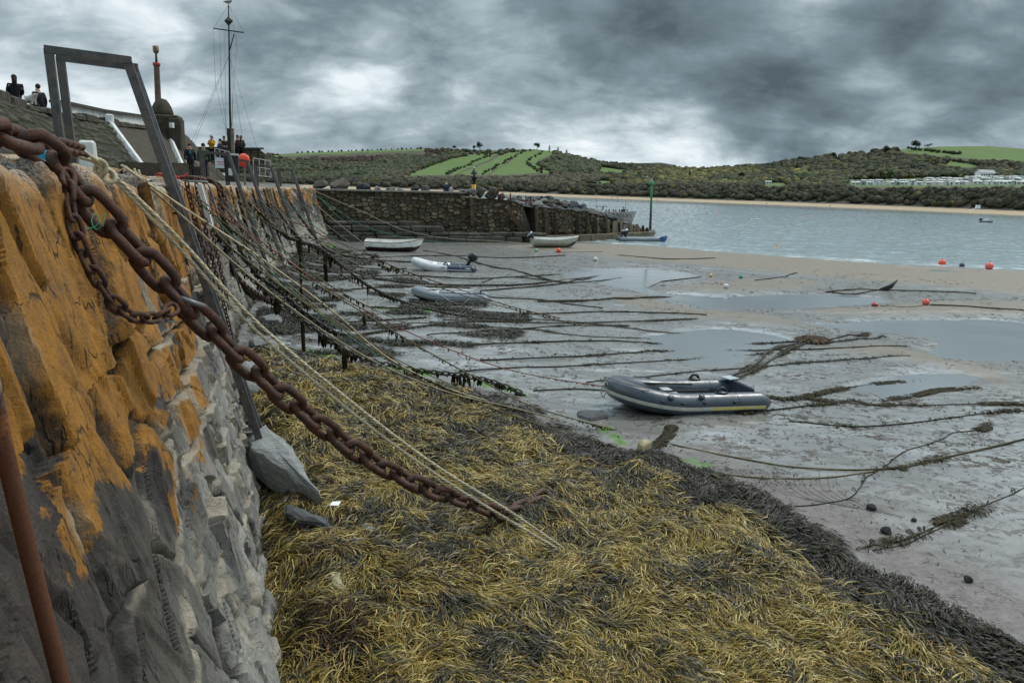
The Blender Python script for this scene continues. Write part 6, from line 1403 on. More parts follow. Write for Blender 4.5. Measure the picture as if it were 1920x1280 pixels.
c = G(1040, 464); b = rowboat('rowing_boat', c+[0, .4, .0], math.radians(14), 3.5, 1.45, .62, 'small cream clinker rowing boat with a navy bow and an outboard', cream, cream, .05, roll=math.radians(3), strakes=2, gun=white_gel); outboard(b, (-1.86, 0, .62), PI, -.75, .95, slv)
mb = MB(); V = []
st_ = [(1.02, .37, .05), (1.45, .17, .2), (1.72, .05, .42)]
mb.add([(1.0, .40, .06), (1.30, .25, .10), (1.62, .10, .28), (1.76, .03, .52), (1.5, .19, .46), (1.0, .46, .22)], [(0, 1, 2, 3, 4, 5)]); mb.add([(1.0, -.40, .06), (1.30, -.25, .10), (1.62, -.10, .28), (1.76, -.03, .52), (1.5, -.19, .46), (1.0, -.46, .22)], [(5, 4, 3, 2, 1, 0)]); [setattr(v, 'y', v.y*1.09) for v in mb.v]; mb.build('bow_paint', navy, b)
# rigid inflatable with a blue bow beside the pier end
c = G(1203, 457); b, P_ = inflatable('rigid_inflatable', c+[0, .5, .02], math.radians(4), 4.3, 1.8, .60, .22, hyp_m, 'grey rigid inflatable with a bright blue bow and black outboard by the pier end', floor=hyp_d, stripe=[(hyp_d, -1.2, -.5, 0, 79)]); outboard(b, (-1.75, 0, .62), PI, -.2, 1.35, slv)
mb = MB(); V = []; 
for i, (x, hb, z0, z1) in enumerate(((1.35, .62, .12, .58), (1.75, .60, .12, .66), (2.15, .5, .16, .74), (2.45, .26, .3, .80), (2.62, .02, .48, .84))): V += [(x, hb*1.02, z1), (x, hb*.95, z0), (x, 0, z0-.06), (x, -hb*.95, z0), (x, -hb*1.02, z1)]
mb.add(V, [(i*5+j, i*5+5+j, i*5+6+j, i*5+1+j) for i in range(4) for j in range(4)]+[(0, 1, 2, 3, 4)]+[(i*5, i*5+4, i*5+9, i*5+5) for i in range(4)]); mb.build('blue_bow', blue, b)
mb = MB(); mb.tube(catmull([(2.6, 0, .8), (2.75, .1, .5), (3.0, -.2, .05)], 6), .02, 6); mb.build('bow_rope', pm('white_line', (.45, .45, .43), .8, .1, 5, 0), b)
# tour boat behind the rocks
y = 95.0; a = PD(1120, 412, y); bq = PD(1194, 398, y); wlz = SEA; Lb = 6.6; s_ = y/FPX
c = np.array([PD(1154, 410, y)[0], y, SEA]); r = empty('tour_boat', c, math.radians(2), 'cream passenger tour boat with a wheelhouse moored behind the rocks', 'boat'); b = r
zt = PD(1190, 396, y)[2]-SEA; z2 = PD(1140, 401, y)[2]-SEA
mb = MB(); V = []; F = []; hull_l = PD(1194, 398, y)[0]-c[0]
for i, t_ in enumerate(np.linspace(0, 1, 14)):
    x = -4.2+(hull_l+4.2)*t_; hb = 1.15*(1-max(0, (t_-.5)/.5)**2.2)+.01; top = z2+(zt-z2)*t_**1.5; rk = -.9*max(0, t_-.6)/.4
    V += [(x, hb, top), (x+rk*.5, hb*.85, top*.5), (x+rk, hb*.5, -.3), (x+rk, -hb*.5, -.3), (x+rk*.5, -hb*.85, top*.5), (x, -hb, top)]
for i in range(13):
    for j in range(5): F.append((i*6+j, i*6+6+j, i*6+7+j, i*6+1+j))
F.append((0, 1, 2, 3, 4, 5)); mb.add(V, F, 0, True); mb.build('hull', pm('boat_cream', (.40, .38, .33), .6, .1, 1, 0, dirt=(.25, .22, .17), dscale=1), r)
mb = MB()
for s in (-1, 1): mb.tube([(V[i*6+(0 if s > 0 else 5)][0], V[i*6+(0 if s > 0 else 5)][1], V[i*6][2]) for i in range(14)], .05, 6)
mb.build('gunwale', pm('boat_rim', (.30, .31, .33), .6, .1, 1, 0), r)
mb = MB(); mb.add([(-4.0, .9, z2*.6), (2.5, .8, z2*.6), (2.5, -.8, z2*.6), (-4, -.9, z2*.6)], [(3, 2, 1, 0)]); mb.build('deck', floorm, r)
w0 = PD(1118, 400, y)[0]-c[0]; w1 = PD(1130, 400, y)[0]-c[0]; zr = PD(1124, 386.5, y)[2]-SEA
mb = MB()
for px, q in ((w0, 1), (w0, -1), (w1, 1), (w1, -1)): mb.bar((px, q*.6, z2*.6), (px, q*.6, zr), .08)
mb.box(((w0+w1)/2, 0, (z2+.25)), (w1-w0, 1.25, .5)); mb.build('wheelhouse', white_gel, r); mb = MB(); mb.box(((w0+w1)/2+.1, 0, zr), (w1-w0+.5, 1.6, .1)); mb.build('wheelhouse_roof', pm('boat_rim', (.3, .31, .33), .6, .1, 1, 0), r); mb = MB(); mb.box((w1, 0, z2+.75), (.03, 1.1, .55)); mb.build('windscreen', dk_, r)
cu = bpy.data.curves.new('lettering', 'FONT'); cu.body = 'E TOURS'; cu.size = .62; cu.extrude = .01; cu.align_x = 'CENTER'; cu.align_y = 'CENTER'; ot = bpy.data.objects.new('tmp', cu); COL.objects.link(ot); bpy.context.view_layer.update()
me = bpy.data.meshes.new_from_object(ot.evaluated_get(bpy.context.evaluated_depsgraph_get())); bpy.data.objects.remove(ot); me.materials.clear(); me.materials.append(navy)
o = link('lettering', me, r); q = PD(1163, 404.5, y)-c; o.location = (float(q[0]), -1.165, float(q[2])); o.rotation_euler = (PI/2+.12, 0, 0)
mb = MB(); q0 = PD(1117, 393, y)-c; mb.bar((q0[0], 0, zr), (q0[0], 0, zr+1.0), .04); q1 = PD(1173, 400, y)-c; mb.bar((q1[0], .3, z2*.6), (q1[0], .3, z2+1.6), .04); mb.build('aerial', steel, r); TOUR = (r, c, y, z2)
# little boats afloat far out
for px, py, L_, m_, lab, cab in ((1417, 413, 2.6, white_gel, 'tiny pale dinghy afloat in the middle of the bay', 0), (1849, 418, 4.6, hyp_m, 'small grey motor boat afloat near the right far shore', 1)):
    c = P(px, py, SEA); L_ = (24 if cab else 17)/FPX*c[1]; r = empty('small_boat', c, .05, lab, 'boat'); mb = MB(); V = []; n = 9
    for t_ in np.linspace(0, 1, n): x = -L_/2+L_*t_; hb = L_*.17*(1-max(0, (t_-.5)/.5)**2)+.02; tz = L_*.13*(1+.6*t_*t_); V += [(x, hb, tz), (x, hb*.6, -.1), (x, -hb*.6, -.1), (x, -hb, tz)]
    mb.add(V, [(i*4+j, i*4+4+j, i*4+5+j, i*4+1+j) for i in range(n-1) for j in range(3)]+[(0, 1, 2, 3)]+[(i*4, i*4+3, i*4+7, i*4+4) for i in range(n-1)]); mb.build('hull', m_, r)
    if cab:
        mb = MB(); mb.box((-.02*L_, 0, L_*.19), (L_*.25, L_*.2, L_*.2), 0, bev=.05); mb.build('cabin', white_gel, r); mb = MB(); mb.box((.12*L_, 0, L_*.22), (.03, L_*.17, L_*.09)); mb.build('windscreen', dk_, r); outboard(r, (-L_*.5, 0, L_*.12), PI, 0, 1.6)
        mb = MB(); mb.bar((.3*L_, 0, L_*.1), (.3*L_, 0, L_*.3), .06); mb.build('aerial', steel, r)
    else:
        mb = MB(); mb.box((0, 0, L_*.11), (L_*.1, L_*.3, .05)); mb.build('thwart', woodm, r)
# buoys and floats
def buoy(px, py, wpx, col, lab, onsea=False, flat=1.0, top=None):
    c = P(px, py, SEA) if onsea else G(px, py); rad = wpx/FPX*np.linalg.norm(c-CAM)*.5
    nm = 'mooring_buoy'; r = empty(nm, c, random.uniform(0, 6), lab, 'buoy', 'mooring buoys'); mm = pm('buoy_%d_%d_%d' % tuple(int(99*q) for q in col), col, .5, .12, 4, .05, 20, dirt=tuple(q*.45+.03 for q in col), dscale=5, damt=.5)
    mb = MB(); mb.ball((0, 0, rad*(.3 if onsea else .82)*flat), rad, 18, sz=flat); mb.build('float', mm, r); mb = MB(); mb.tube([(rad*.02, 0, rad*1.75*flat*(.6 if onsea else 1)), (rad*.1, 0, rad*2.05*flat*(.6 if onsea else 1))], rad*.16, 8); mb.build('eye', blk_p, r); return r
OR = (.85, .09, .03); PK = (.80, .13, .10)
for a in ((1047, 473, 9, OR, 'orange red buoy on the sand just below the cream rowing boat'), (1766, 498, 11, OR, 'orange buoy at the water edge, left of the pink one'), (1854, 505, 12, PK, 'pink buoy at the water edge near the right side'), (1735, 571, 11, PK, 'pink buoy on the sand hump in the right middle'), (1640, 574, 11, (.35, .03, .035), 'dark red flattened buoy left of the pink buoy on the hump', False, .62), (1361, 540, 9, (.62, .64, .64), 'white ball buoy on the sand between the pools'), (1389, 522, 7, (.03, .25, .15), 'small green buoy on the sand beyond the pool'), (1332, 519, 7, (.6, .42, .16), 'small yellow buoy beside a weed clump on the sand'), (1116, 489, 8, (.60, .58, .52), 'small off white buoy lying on the sandbar edge'), (1803, 501, 8, (.06, .065, .07), 'small dark grey buoy between the orange and pink buoys'), (1005, 472, 7, (.22, .36, .25), 'pale green buoy beside the cream rowing boat stern'),
          (1331, 402, 3.4, (.6, .6, .58), 'tiny white buoy floating far out, leftmost', True), (1347, 402, 3.4, OR, 'tiny orange buoy floating beside a white one far out', True), (1513, 407, 3, PK, 'tiny pink buoy floating far out, left of a pair', True), (1518, 407, 3, PK, 'tiny pink buoy floating far out, right of a pair', True), (1716, 421, 3, (.4, .05, .04), 'tiny dark red buoy floating far out toward the right', True)): buoy(*a)
c = P(1456, 464, SEA); r = empty('yellow_float', c, .1, 'flat yellow float drifting close to the sandbar', 'float'); mb = MB(); L_ = 12/FPX*c[1]; mb.box((0, 0, .06), (L_, L_*.4, .22), 0, bev=.07); mb.build('float', pm('float_yellow', (.6, .26, .03), .5, .15, 3, 0), r); mb = MB(); mb.tube([(-.1, 0, .17), (0, 0, .26), (.1, 0, .17)], .03, 6); mb.build('handle', blk_p, r)
# ------------------------------------------------------------------ chains and ropes
def linkmesh(L, Wd, d, n=22, m_=10, wob=.0):
    "one chain link: a round bar bent to a stadium, long axis x"
    r = d/2; a = L/2-r; b = Wd/2-r; pts = []
    st = a-b
    for i in range(n):
        t_ = 2*PI*i/n
        x = (st if math.cos(t_) > 0 else -st)*min(1, abs(math.cos(t_))*4)+b*math.cos(t_); pts.append((x, b*math.sin(t_), 0))
    V = []; F = []
    for i in range(n):
        p = Vector(pts[i]); t_ = (Vector(pts[(i+1) % n])-Vector(pts[i-1])).normalized(); o = Vector((t_.y, -t_.x, 0))
        for k in range(m_):
            q = 2*PI*k/m_; rr_ = r*(1+wob*(vn(np.array([i*.9]), np.array([k*.8]), 7)[0]-.5)); V.append(p+o*(math.cos(q)*rr_)+Vector((0, 0, math.sin(q)*rr_)))
    for i in range(n):
        for k in range(m_): F.append((i*m_+k, i*m_+(k+1) % m_, ((i+1) % n)*m_+(k+1) % m_, ((i+1) % n)*m_+k))
    return V, F
def resample(pts, step):
    pts = np.asarray(pts, float); s = np.concatenate([[0], np.cumsum(np.linalg.norm(np.diff(pts, axis=0), axis=1))]); n = int(s[-1]/step)
    q = np.arange(n+1)*step; return np.stack([np.interp(q, s, pts[:, k]) for k in range(3)], 1)
def linkframes(path, pitch, seed=0, twist=0):
    q = resample(path, pitch); R = np.random.default_rng(seed); out = []
    for i in range(len(q)-1):
        c = (q[i]+q[i+1])/2; t_ = Vector(q[i+1]-q[i]).normalized(); side = Vector((0, 0, 1)).cross(t_)
        if side.length < .05: side = Vector((1, 0, 0)).cross(t_)
        side.normalize(); up = t_.cross(side); a = (PI/4 if i % 2 else -PI/4)+R.uniform(-.16, .16)+twist
        y_ = side*math.cos(a)+up*math.sin(a); z_ = t_.cross(y_)
        out.append(Matrix([[t_.x, y_.x, z_.x, c[0]], [t_.y, y_.y, z_.y, c[1]], [t_.z, y_.z, z_.z, c[2]], [0, 0, 0, 1]]))
    return out
m, t = newmat('chain_rust'); v = t.pos(); n1 = t.noise(v, 13, 6, .65, .3); n2 = t.noise(v, 85, 5, .7); ge = t.n('ShaderNodeNewGeometry'); sz = t.n('ShaderNodeSeparateXYZ'); t.l(ge.outputs['Position'], sz.inputs[0])
c = t.ramp(n1, [(.3, (.022, .013, .011)), (.44, (.055, .024, .016)), (.54, (.12, .042, .016)), (.62, (.040, .021, .016)), (.74, (.085, .040, .026)), (.85, (.13, .085, .065))])
c = t.mix(t.ramp(n2, [(.42, 0.0), (.7, .75)]), c, (.022, .013, .011))
low = t.ramp(sz.outputs[2], [(.0, 1.0), (.2, 1.0), (.42, .0)]); sc_ = t.math('MULTIPLY', t.math('ADD', t.math('MULTIPLY', sz.outputs[2], -.42), 1.05), 1.0)
c = t.mix(t.math('MULTIPLY', t.math('MAXIMUM', t.math('MINIMUM', sc_, 1.0), 0.0), t.ramp(t.noise(v, 22, 5, .6), [(.48, 0.0), (.56, .8)])), c, t.mix(n2, (.16, .075, .055), (.07, .075, .07)))
t.out(c, t.ramp(n1, [(.3, .55), (.7, .8)]), t.bump(t.math('ADD', n1, t.math('MULTIPLY', n2, .9)), 1.0, .009), .15, .4); CHR = m
weedchain = pm('weedy_chain', (.022, .019, .012), .6, .5, 10, .6, 40, dirt=(.06, .032, .018), dscale=6)
def chain(name, path, L, Wd, d, mat, lab, cat='chain', group=None, seed=0, sub=(22, 10), proto=None):
    r = empty(name, path[0], 0, lab, cat, group); V, F = linkmesh(L, Wd, d, *sub, wob=.25); me = None
    for M_ in linkframes(path, L-2*d*.98, seed):
        if me is None:
            mb = MB(); mb.add(V, F, 0, True); o = mb.build('chain_link', mat, r); me = o.data
        else: o = link('chain_link', me, r)
        M2 = M_.copy(); M2.translation = M2.translation-r.location; o.matrix_local = M2
    return r
def bigpath(pts, A, B): return [PV(x, y, A, B) for x, y in pts]
# the great mooring chain
CA = PD(112, 305, 4.55); CE = G(1040, 930, .05)
top = [PD(-60, 262, 3.75), PD(8, 252, 4.05), PD(50, 262, 4.25), PD(82, 278, 4.40)]
pth = top+bigpath([(118, 318), (150, 358), (198, 412), (265, 478), (345, 566), (440, 660), (560, 765), (690, 860), (800, 915), (890, 944)], CA, CE)
e1 = pth[-1]; pth += [e1*.6+CE*.4+np.array([0, 0, .0]), CE]
pth[-2][2] = gh(pth[-2][0], pth[-2][1])+.13; pth[-1][2] = gh(pth[-1][0], pth[-1][1])+.10
chain('mooring_chain', catmull(pth, 10), .395, .225, .067, CHR, 'huge rusty chain sagging from the quay edge across the foreground to the weed', seed=3, sub=(26, 12))
# the lighter chain that hangs in a loop from it
sp = [PD(128, 322, 4.5), PD(128, 352, 4.42), PD(134, 400, 4.38), PD(150, 455, 4.38), PD(182, 522, 4.42), PD(222, 576, 4.52), (PD(262, 597, 4.68)), PD(300, 592, 4.85), PD(332, 572, 5.05)]
chain('hanging_chain', catmull(sp, 8), .165, .105, .031, CHR, 'thinner rusty chain looping down beside the huge one and joined to it by a shackle', seed=5)
sh = PD(352, 580, 5.14); r = empty('shackle', sh, 0, 'grey steel shackle joining the thin chain to the huge chain', 'shackle'); mb = MB(); mb.tube(catmull([(-.05, 0, .06), (-.06, .02, -.03), (0, .03, -.08), (.06, .02, -.03), (.05, 0, .06)], 6), .017, 8); mb.build('bow', CHR, r); mb = MB(); mb.tube([(-.08, -.01, .06), (.09, 0, .07)], .019, 8); mb.build('pin', steel, r); r.rotation_euler = (.3, .5, .6)
dc = [PD(70, 268, 4.5), PD(102, 276, 5.0), PD(132, 283, 5.6), PD(158, 291, 6.2)]
chain('deck_chain', catmull([q+np.array([0, 0, .02]) for q in dc], 8), .2, .125, .038, CHR, 'short run of rusty chain along the quay edge leading to the rope knot', seed=8)
gt = pm('green_twine', (.05, .26, .14), .7, .2, 20, 0); mb = MB(); mb.tube(catmull([PD(134, 402, 4.5), PD(146, 418, 4.5), PD(162, 428, 4.55), PD(178, 425, 4.6), PD(186, 412, 4.62), PD(178, 403, 4.62), PD(172, 410, 4.6), PD(174, 424, 4.58), PD(182, 430, 4.6), PD(192, 420, 4.6), PD(197, 400, 4.62)], 6), .0035, 5); o = mb.build('green_twine', gt); tag(o, 'thin green twine knotted round the links of the huge chain', 'twine')

# ropes -----------------------------------------------------------------------
def ropemat(name, col, tw=0.0, dirt=None):
    return pm(name, col, .85, .22, 18, .5, 150, dirt=dirt or tuple(q*.55 for q in col), dscale=5, damt=.6, dist=.004)
RC = {'cream': ropemat('rope_cream', (.46, .40, .27)), 'beige': ropemat('rope_beige', (.30, .255, .17)), 'olive': ropemat('rope_olive', (.135, .115, .055)), 'grey': ropemat('rope_grey', (.20, .20, .18)), 'red': ropemat('rope_red', (.20, .055, .035)), 'teal': ropemat('rope_teal', (.07, .20, .15)), 'brown': ropemat('rope_brown', (.13, .07, .045)), 'dark': ropemat('rope_dark', (.030, .027, .018)), 'black': ropemat('rope_weedy', (.020, .019, .012))}
M_FRINGE = weedmat('hanging_weed', .75, .1)
def fringe(path, dens, L, parent, seed=1, drop=1.0, wid=.03, clumpy=True, nm='weed_fringe', col=((.014, .013, .008), (.03, .025, .012), (.045, .034, .012))):
    "short weed ribbons clinging to and hanging from a line"
    R = np.random.default_rng(seed); q = resample(path, .03); s = len(q)
    if s < 3: return
    n = int(s*.03*dens); i = R.integers(0, s, n*3)
    if clumpy: i = i[R.random(len(i)) < sst(.5, .72, fbm(i*.03*.9+seed*3, i*0., 900+seed, 3))**1.0+.05]
    i = i[:n]; n = len(i)
    if n < 2: return
    b = q[i]-np.array([float(v) for v in parent.location]); a = R.random(n)*6.28; l = L*R.uniform(.3, 1.1, n)*(sst(.4, .8, fbm(i*.03*1.3, i*0., 950+seed, 2))*.9+.35); w_ = wid*R.uniform(.5, 1.3, n); K = 4; V = np.empty((n, K, 2, 3))
    for k in range(K):
        t_ = k/(K-1); c = b+np.stack([np.cos(a)*(.05+.10*(1-drop))*math.sqrt(t_)+np.cos(a)*(1-drop)*l*t_, np.sin(a)*(.05+.1*(1-drop))*math.sqrt(t_)+np.sin(a)*(1-drop)*l*t_, -l*drop*t_+(1-drop)*.05*math.sin(PI*t_)], 1)
        u = np.stack([-np.sin(a), np.cos(a), 0*a], 1)*(w_*(.6+.5*math.sin(PI*t_))*(1-.6*(k == K-1)))[:, None]
        V[:, k, 0] = c-u; V[:, k, 1] = c+u
    g = np.arange(n)[:, None]*(2*K)+np.arange(K-1)[None]*2; F = np.stack([g, g+1, g+3, g+2], -1).reshape(-1, 4)
    tint = np.repeat(pick(R, n, col, [1]*len(col)), 2*K, 0)
    o = npmesh(nm, V.reshape(-1, 3), F, M_FRINGE, True, {'tint': tint}, parent); o['kind'] = 'stuff'; return o
def toground(pts, A, B, lift=.02):
    out = []
    for x, y in pts:
        p = PV(x, y, A, B); g = float(gh(p[0], p[1], False))
        if p[2] < g+lift or not (0 < p[1] < 200): p = G(x, y, lift)
        out.append(p)
    return out
def rope(name, path, rad, mat, lab, cat='rope', group=None, n=6, twist=False, fr=None, seed=1):
    path = np.asarray(path); r = empty(name, path[0], 0, lab, cat, group); off = np.array(path[0])
    if twist:
        q = resample(path, rad*1.1); mb = MB()
        for k in range(3):
            V = []
            for i in range(len(q)):
                t_ = Vector(q[min(i+1, len(q)-1)]-q[max(i-1, 0)]).normalized(); s_ = t_.cross(Vector((0, 0, 1))).normalized(); u = s_.cross(t_); a = i*.62+k*2.094
                V.append(Vector(q[i]-off)+(s_*math.cos(a)+u*math.sin(a))*rad*.52)
            mb.tube(V, rad*.60, 5)
        mb.build('strands', mat, r)
    else:
        mb = MB(); mb.tube(path-off, rad, n); mb.build('strands', mat, r)
    if fr: fringe(path, fr[0], fr[1], r, seed, fr[2] if len(fr) > 2 else 1.0, fr[3] if len(fr) > 3 else .03)
    return r
def wallrope(y0, pts, rad, col, lab, group=None, inl=.1, dz=.03, twist=False, k=8, end=None, fr=None, seed=1, nm='mooring_rope', start=None):
    A = quay(y0, inl, dz) if start is None else np.array(start); B = G(*pts[-1], rad) if end is None else np.array(end); mid = toground(pts[:-1], A, B, rad)
    path = catmull([A]+mid+[B], k); return rope(nm, path, rad, RC[col], lab, 'rope', group, 6, twist, fr, seed)
# knot and the two cream ropes
K0 = PD(206, 322, 6.45)
wallrope(6.5, [(340, 452), (490, 612), (700, 786), (830, 881), (960, 961), (1070, 1040)], .0165, 'cream', 'taut cream rope, upper of the close pair running from the knot to the weed', start=K0, twist=True)
wallrope(6.5, [(330, 458), (478, 618), (690, 797), (830, 897), (950, 972), (1068, 1044)], .0165, 'cream', 'taut cream rope, lower of the close pair running from the knot to the weed', start=K0+[0, 0, -.03], twist=True)
r = empty('rope_knot', K0, 0, 'bulky knot of cream rope with a hanging loop on the quay edge', 'rope'); mb = MB()
kn = lambda px, py, y: PD(px, py, y)-K0
for pts in ([(132, 284, 6.3), (150, 282, 6.2), (168, 292, 6.2), (185, 304, 6.3), (200, 318, 6.4), (206, 322, 6.45)], [(135, 290, 6.2), (155, 296, 6.25), (176, 303, 6.3), (192, 320, 6.35), (186, 332, 6.35), (178, 318, 6.35), (186, 306, 6.35), (198, 312, 6.4)], [(172, 300, 6.25), (188, 300, 6.3), (199, 310, 6.35), (196, 326, 6.35), (186, 322, 6.4), (182, 306, 6.4)], [(196, 312, 6.4), (193, 330, 6.38), (200, 341, 6.36), (211, 342, 6.36), (217, 334, 6.38), (213, 324, 6.4), (202, 317, 6.42)]):
    mb.tube(catmull([kn(*p) for p in pts], 6), .0175, 8)
mb.build('turns', RC['cream'], r)
# ropes that drop against the wall by the nearest ladder
wallrope(8.3, [(283, 425), (299, 540), (325, 642), (361, 723), (398, 765), (432, 792), (466, 820)], .012, 'cream', 'cream rope hanging against the wall left of the nearest ladder, outer one', 'ropes hanging by the nearest ladder')
wallrope(8.6, [(290, 430), (318, 545), (334, 590), (376, 670), (420, 758), (445, 793), (478, 818)], .012, 'cream', 'cream rope hanging behind the nearest ladder to the big wedge stone', 'ropes hanging by the nearest ladder')
# long ropes over the weed to the mud
wallrope(7.5, [(345, 390), (430, 445), (480, 478), (560, 535), (640, 597), (700, 650), (760, 690), (850, 732), (915, 752)], .0125, 'cream', 'cream rope from the quay edge just behind the knot to the middle weed', fr=(18, .08))
wallrope(7.7, [(340, 404), (422, 478), (480, 527), (540, 573), (640, 642), (740, 696), (850, 738), (960, 764), (1060, 790)], .0125, 'beige', 'beige rope below the cream one, landing on the weed edge', fr=(14, .08))
wallrope(13.0, [(400, 402), (480, 462), (560, 512), (635, 558), (790, 652), (900, 712), (1000, 762), (1150, 806), (1280, 838), (1400, 862), (1500, 877), (1640, 880), (1760, 860), (1935, 820)], .0125, 'olive', 'long olive rope crossing the weed and the right mud to the picture edge', fr=(30, .10, 1, .016), seed=4)
wallrope(14.2, [(410, 440), (480, 501), (619, 601), (790, 712), (868, 745), (1000, 792), (1150, 842), (1280, 876), (1350, 888), (1420, 896), (1500, 898), (1570, 894), (1640, 884)], .0115, 'olive', 'long olive rope below the first, meeting it on the right mud', fr=(30, .10, 1, .016), seed=5)
DB = G(1150, 760, .42)
wallrope(12.8, [(400, 392), (480, 446), (538, 488), (609, 537), (680, 579), (790, 633), (958, 694), (1060, 712)], .010, 'red', 'long red rope from the red heap down to the bow of the large grey dinghy', fr=(20, .09, 1, .014), seed=6, end=G(1140, 762, .42))
wallrope(13.6, [(370, 372), (420, 426), (460, 466), (500, 502), (560, 556), (610, 598), (700, 660), (790, 705), (880, 738)], .008, 'teal', 'thin teal rope slanting down the wall beside the red one')
wallrope(24, [(480, 395), (560, 420), (607, 443), (654, 462), (693, 477), (732, 497), (794, 520), (860, 542), (960, 575), (1050, 597)], .016, 'brown', 'brown rope reaching past the white and navy dinghy toward the mid mud', fr=(12, .12), seed=7)
wallrope(26, [(520, 430), (600, 452), (688, 484), (732, 504), (794, 526), (860, 551), (975, 583), (1100, 612)], .016, 'olive', 'olive rope just below the brown one past the white and navy dinghy', fr=(16, .15), seed=8)
wallrope(55, [(640, 380), (680, 397), (720, 416), (760, 432), (830, 446), (930, 452), (1000, 458)], .025, 'beige', 'pale rope drooping in front of the breakwater from the wall end', seed=9)
wallrope(54, [(620, 385), (660, 412), (700, 430), (770, 447), (880, 460)], .02, 'teal', 'greenish rope drooping below the pale one by the breakwater')
wallrope(53, [(600, 372), (625, 398), (650, 420), (672, 446)], .03, 'teal', 'pale green double rope from the last quay corner to the mud')
R = np.random.default_rng(91)
BUN = [(16, 620, 600, 'beige', 'beige rope from behind the red heap landing by the thick weedy chain'), (17.5, 560, 560, 'cream', 'cream rope from the quay landing near the first weedy column'), (19, 690, 640, 'beige', 'beige rope ending on the mud below the slate dinghy'), (21, 760, 690, 'brown', 'brown rope ending at the green algae patch'), (22.5, 640, 560, 'grey', 'grey rope dropping from beside the second ladder'), (25, 700, 590, 'beige', 'beige rope passing right of the second ladder'), (27.5, 600, 520, 'teal', 'teal rope dropping between second and third ladder'), (29, 770, 610, 'olive', 'olive rope ending left of the slate dinghy'), (31, 660, 515, 'beige', 'beige rope from the foot of the second ladder hoop'), (33, 720, 560, 'brown', 'brown rope from the deck by the bin'), (35, 640, 495, 'grey', 'grey rope beside the third ladder'), (38, 690, 505, 'beige', 'beige rope beyond the third ladder'), (40, 650, 480, 'olive', 'olive rope short of the fourth ladder'), (42, 720, 500, 'teal', 'pale teal rope by the fourth ladder'), (45, 640, 468, 'beige', 'beige rope past the fourth ladder'), (47, 690, 478, 'grey', 'grey rope near the fifth ladder'), (50, 650, 462, 'brown', 'brown rope by the fifth ladder'), (52, 700, 470, 'beige', 'beige rope near the far end of the quay wall'), (15.2, 840, 720, 'olive', 'olive rope from the white fender board to the weed edge'), (20, 590, 580, 'brown', 'brown rope hanging close to the wall at the big rusty tangle'), (24.5, 590, 545, 'grey', 'grey rope hanging close to the wall past the rusty tangle')]
for i, (y0, ex, ey, c_, lab) in enumerate(BUN):
    A = quay(y0, .15, .03); B = G(ex, ey, .02); sag = R.uniform(.05, .2)*np.linalg.norm(B-A)*.5; pts = [A+(B-A)*q+np.array([0, 0, -sag*4*q*(1-q)*(1-.3*q)]) for q in np.linspace(0, 1, 12)]
    for p in pts[1:]: p[2] = max(p[2], float(gh(p[0], p[1], False))+.02)
    rope('mooring_rope', catmull(pts, 3), np.interp(y0, [15, 50], [.011, .022]), RC[c_], lab, 'rope', 'mooring ropes from the quay to the mud', fr=(10, .12) if i % 2 else None, seed=30+i)
# weed-hung chains and warps leaving the wall
def mergedchain(name, path, L, Wd, d, mat, lab, group, seed, fr=None, cat='chain'):
    r = empty(name, path[0], 0, lab, cat, group); V, F = linkmesh(L, Wd, d, 10, 5); mb = MB(); off = Matrix.Translation(-r.location)
    for M_ in linkframes(path, L-2*d, seed): mb.add(V, F, 0, True, off @ M_)
    mb.build('links', mat, r)
    for j, f in enumerate(fr or ()): fringe(path[f[4] if len(f) > 4 else 0:f[5] if len(f) > 5 else None], f[0], f[1], r, seed*7+j, f[2], f[3])
    return r
def linepath(y0, pts, inl=-.05, dz=-.4, k=6, lift=.03):
    A = quay(y0, inl, dz); B = G(*pts[-1], lift); return catmull([A]+toground(pts[:-1], A, B, lift)+[B], k)
WG = 'weed hung mooring chains'
mergedchain('weedy_chain', linepath(33, [(520, 430), (560, 452), (603, 467), (674, 524), (725, 553), (790, 578), (867, 594), (940, 600), (1000, 601)]), .22, .14, .045, weedchain, 'weed hung chain sagging left of the slate dinghy, thickest and lowest', WG, 41, [(260, .10, 1, .03), (40, .45, 1, .05)])
mergedchain('weedy_chain', linepath(40, [(560, 445), (600, 470), (640, 495), (680, 516), (740, 529), (830, 535), (900, 536), (1000, 533), (1130, 518)]), .22, .14, .045, weedchain, 'weed hung chain passing between the two pale dinghies toward the sand', WG, 42, [(160, .10, 1, .035), (26, .38, 1, .05)])
mergedchain('weedy_chain', linepath(22, [(470, 500), (528, 548), (567, 583), (625, 621), (661, 632)]), .24, .15, .05, weedchain, 'very thick weed wrapped chain close to the wall foot', WG, 43, [(600, .14, 1, .045)])
mergedchain('weedy_chain', linepath(17, [(440, 490), (500, 546), (560, 594), (635, 648), (680, 671), (770, 692), (900, 709), (985, 742)]), .22, .14, .04, weedchain, 'weedy chain running down to the green algae at the weed edge', WG, 44, [(140, .12, 1, .03), (16, .35, 1, .05)])
mergedchain('weedy_chain', linepath(46, [(600, 455), (630, 475), (690, 487), (760, 492), (850, 495)]), .25, .16, .06, weedchain, 'black weedy chain low on the mud below the white rowing boat', WG, 45, [(300, .12, 1, .05)])
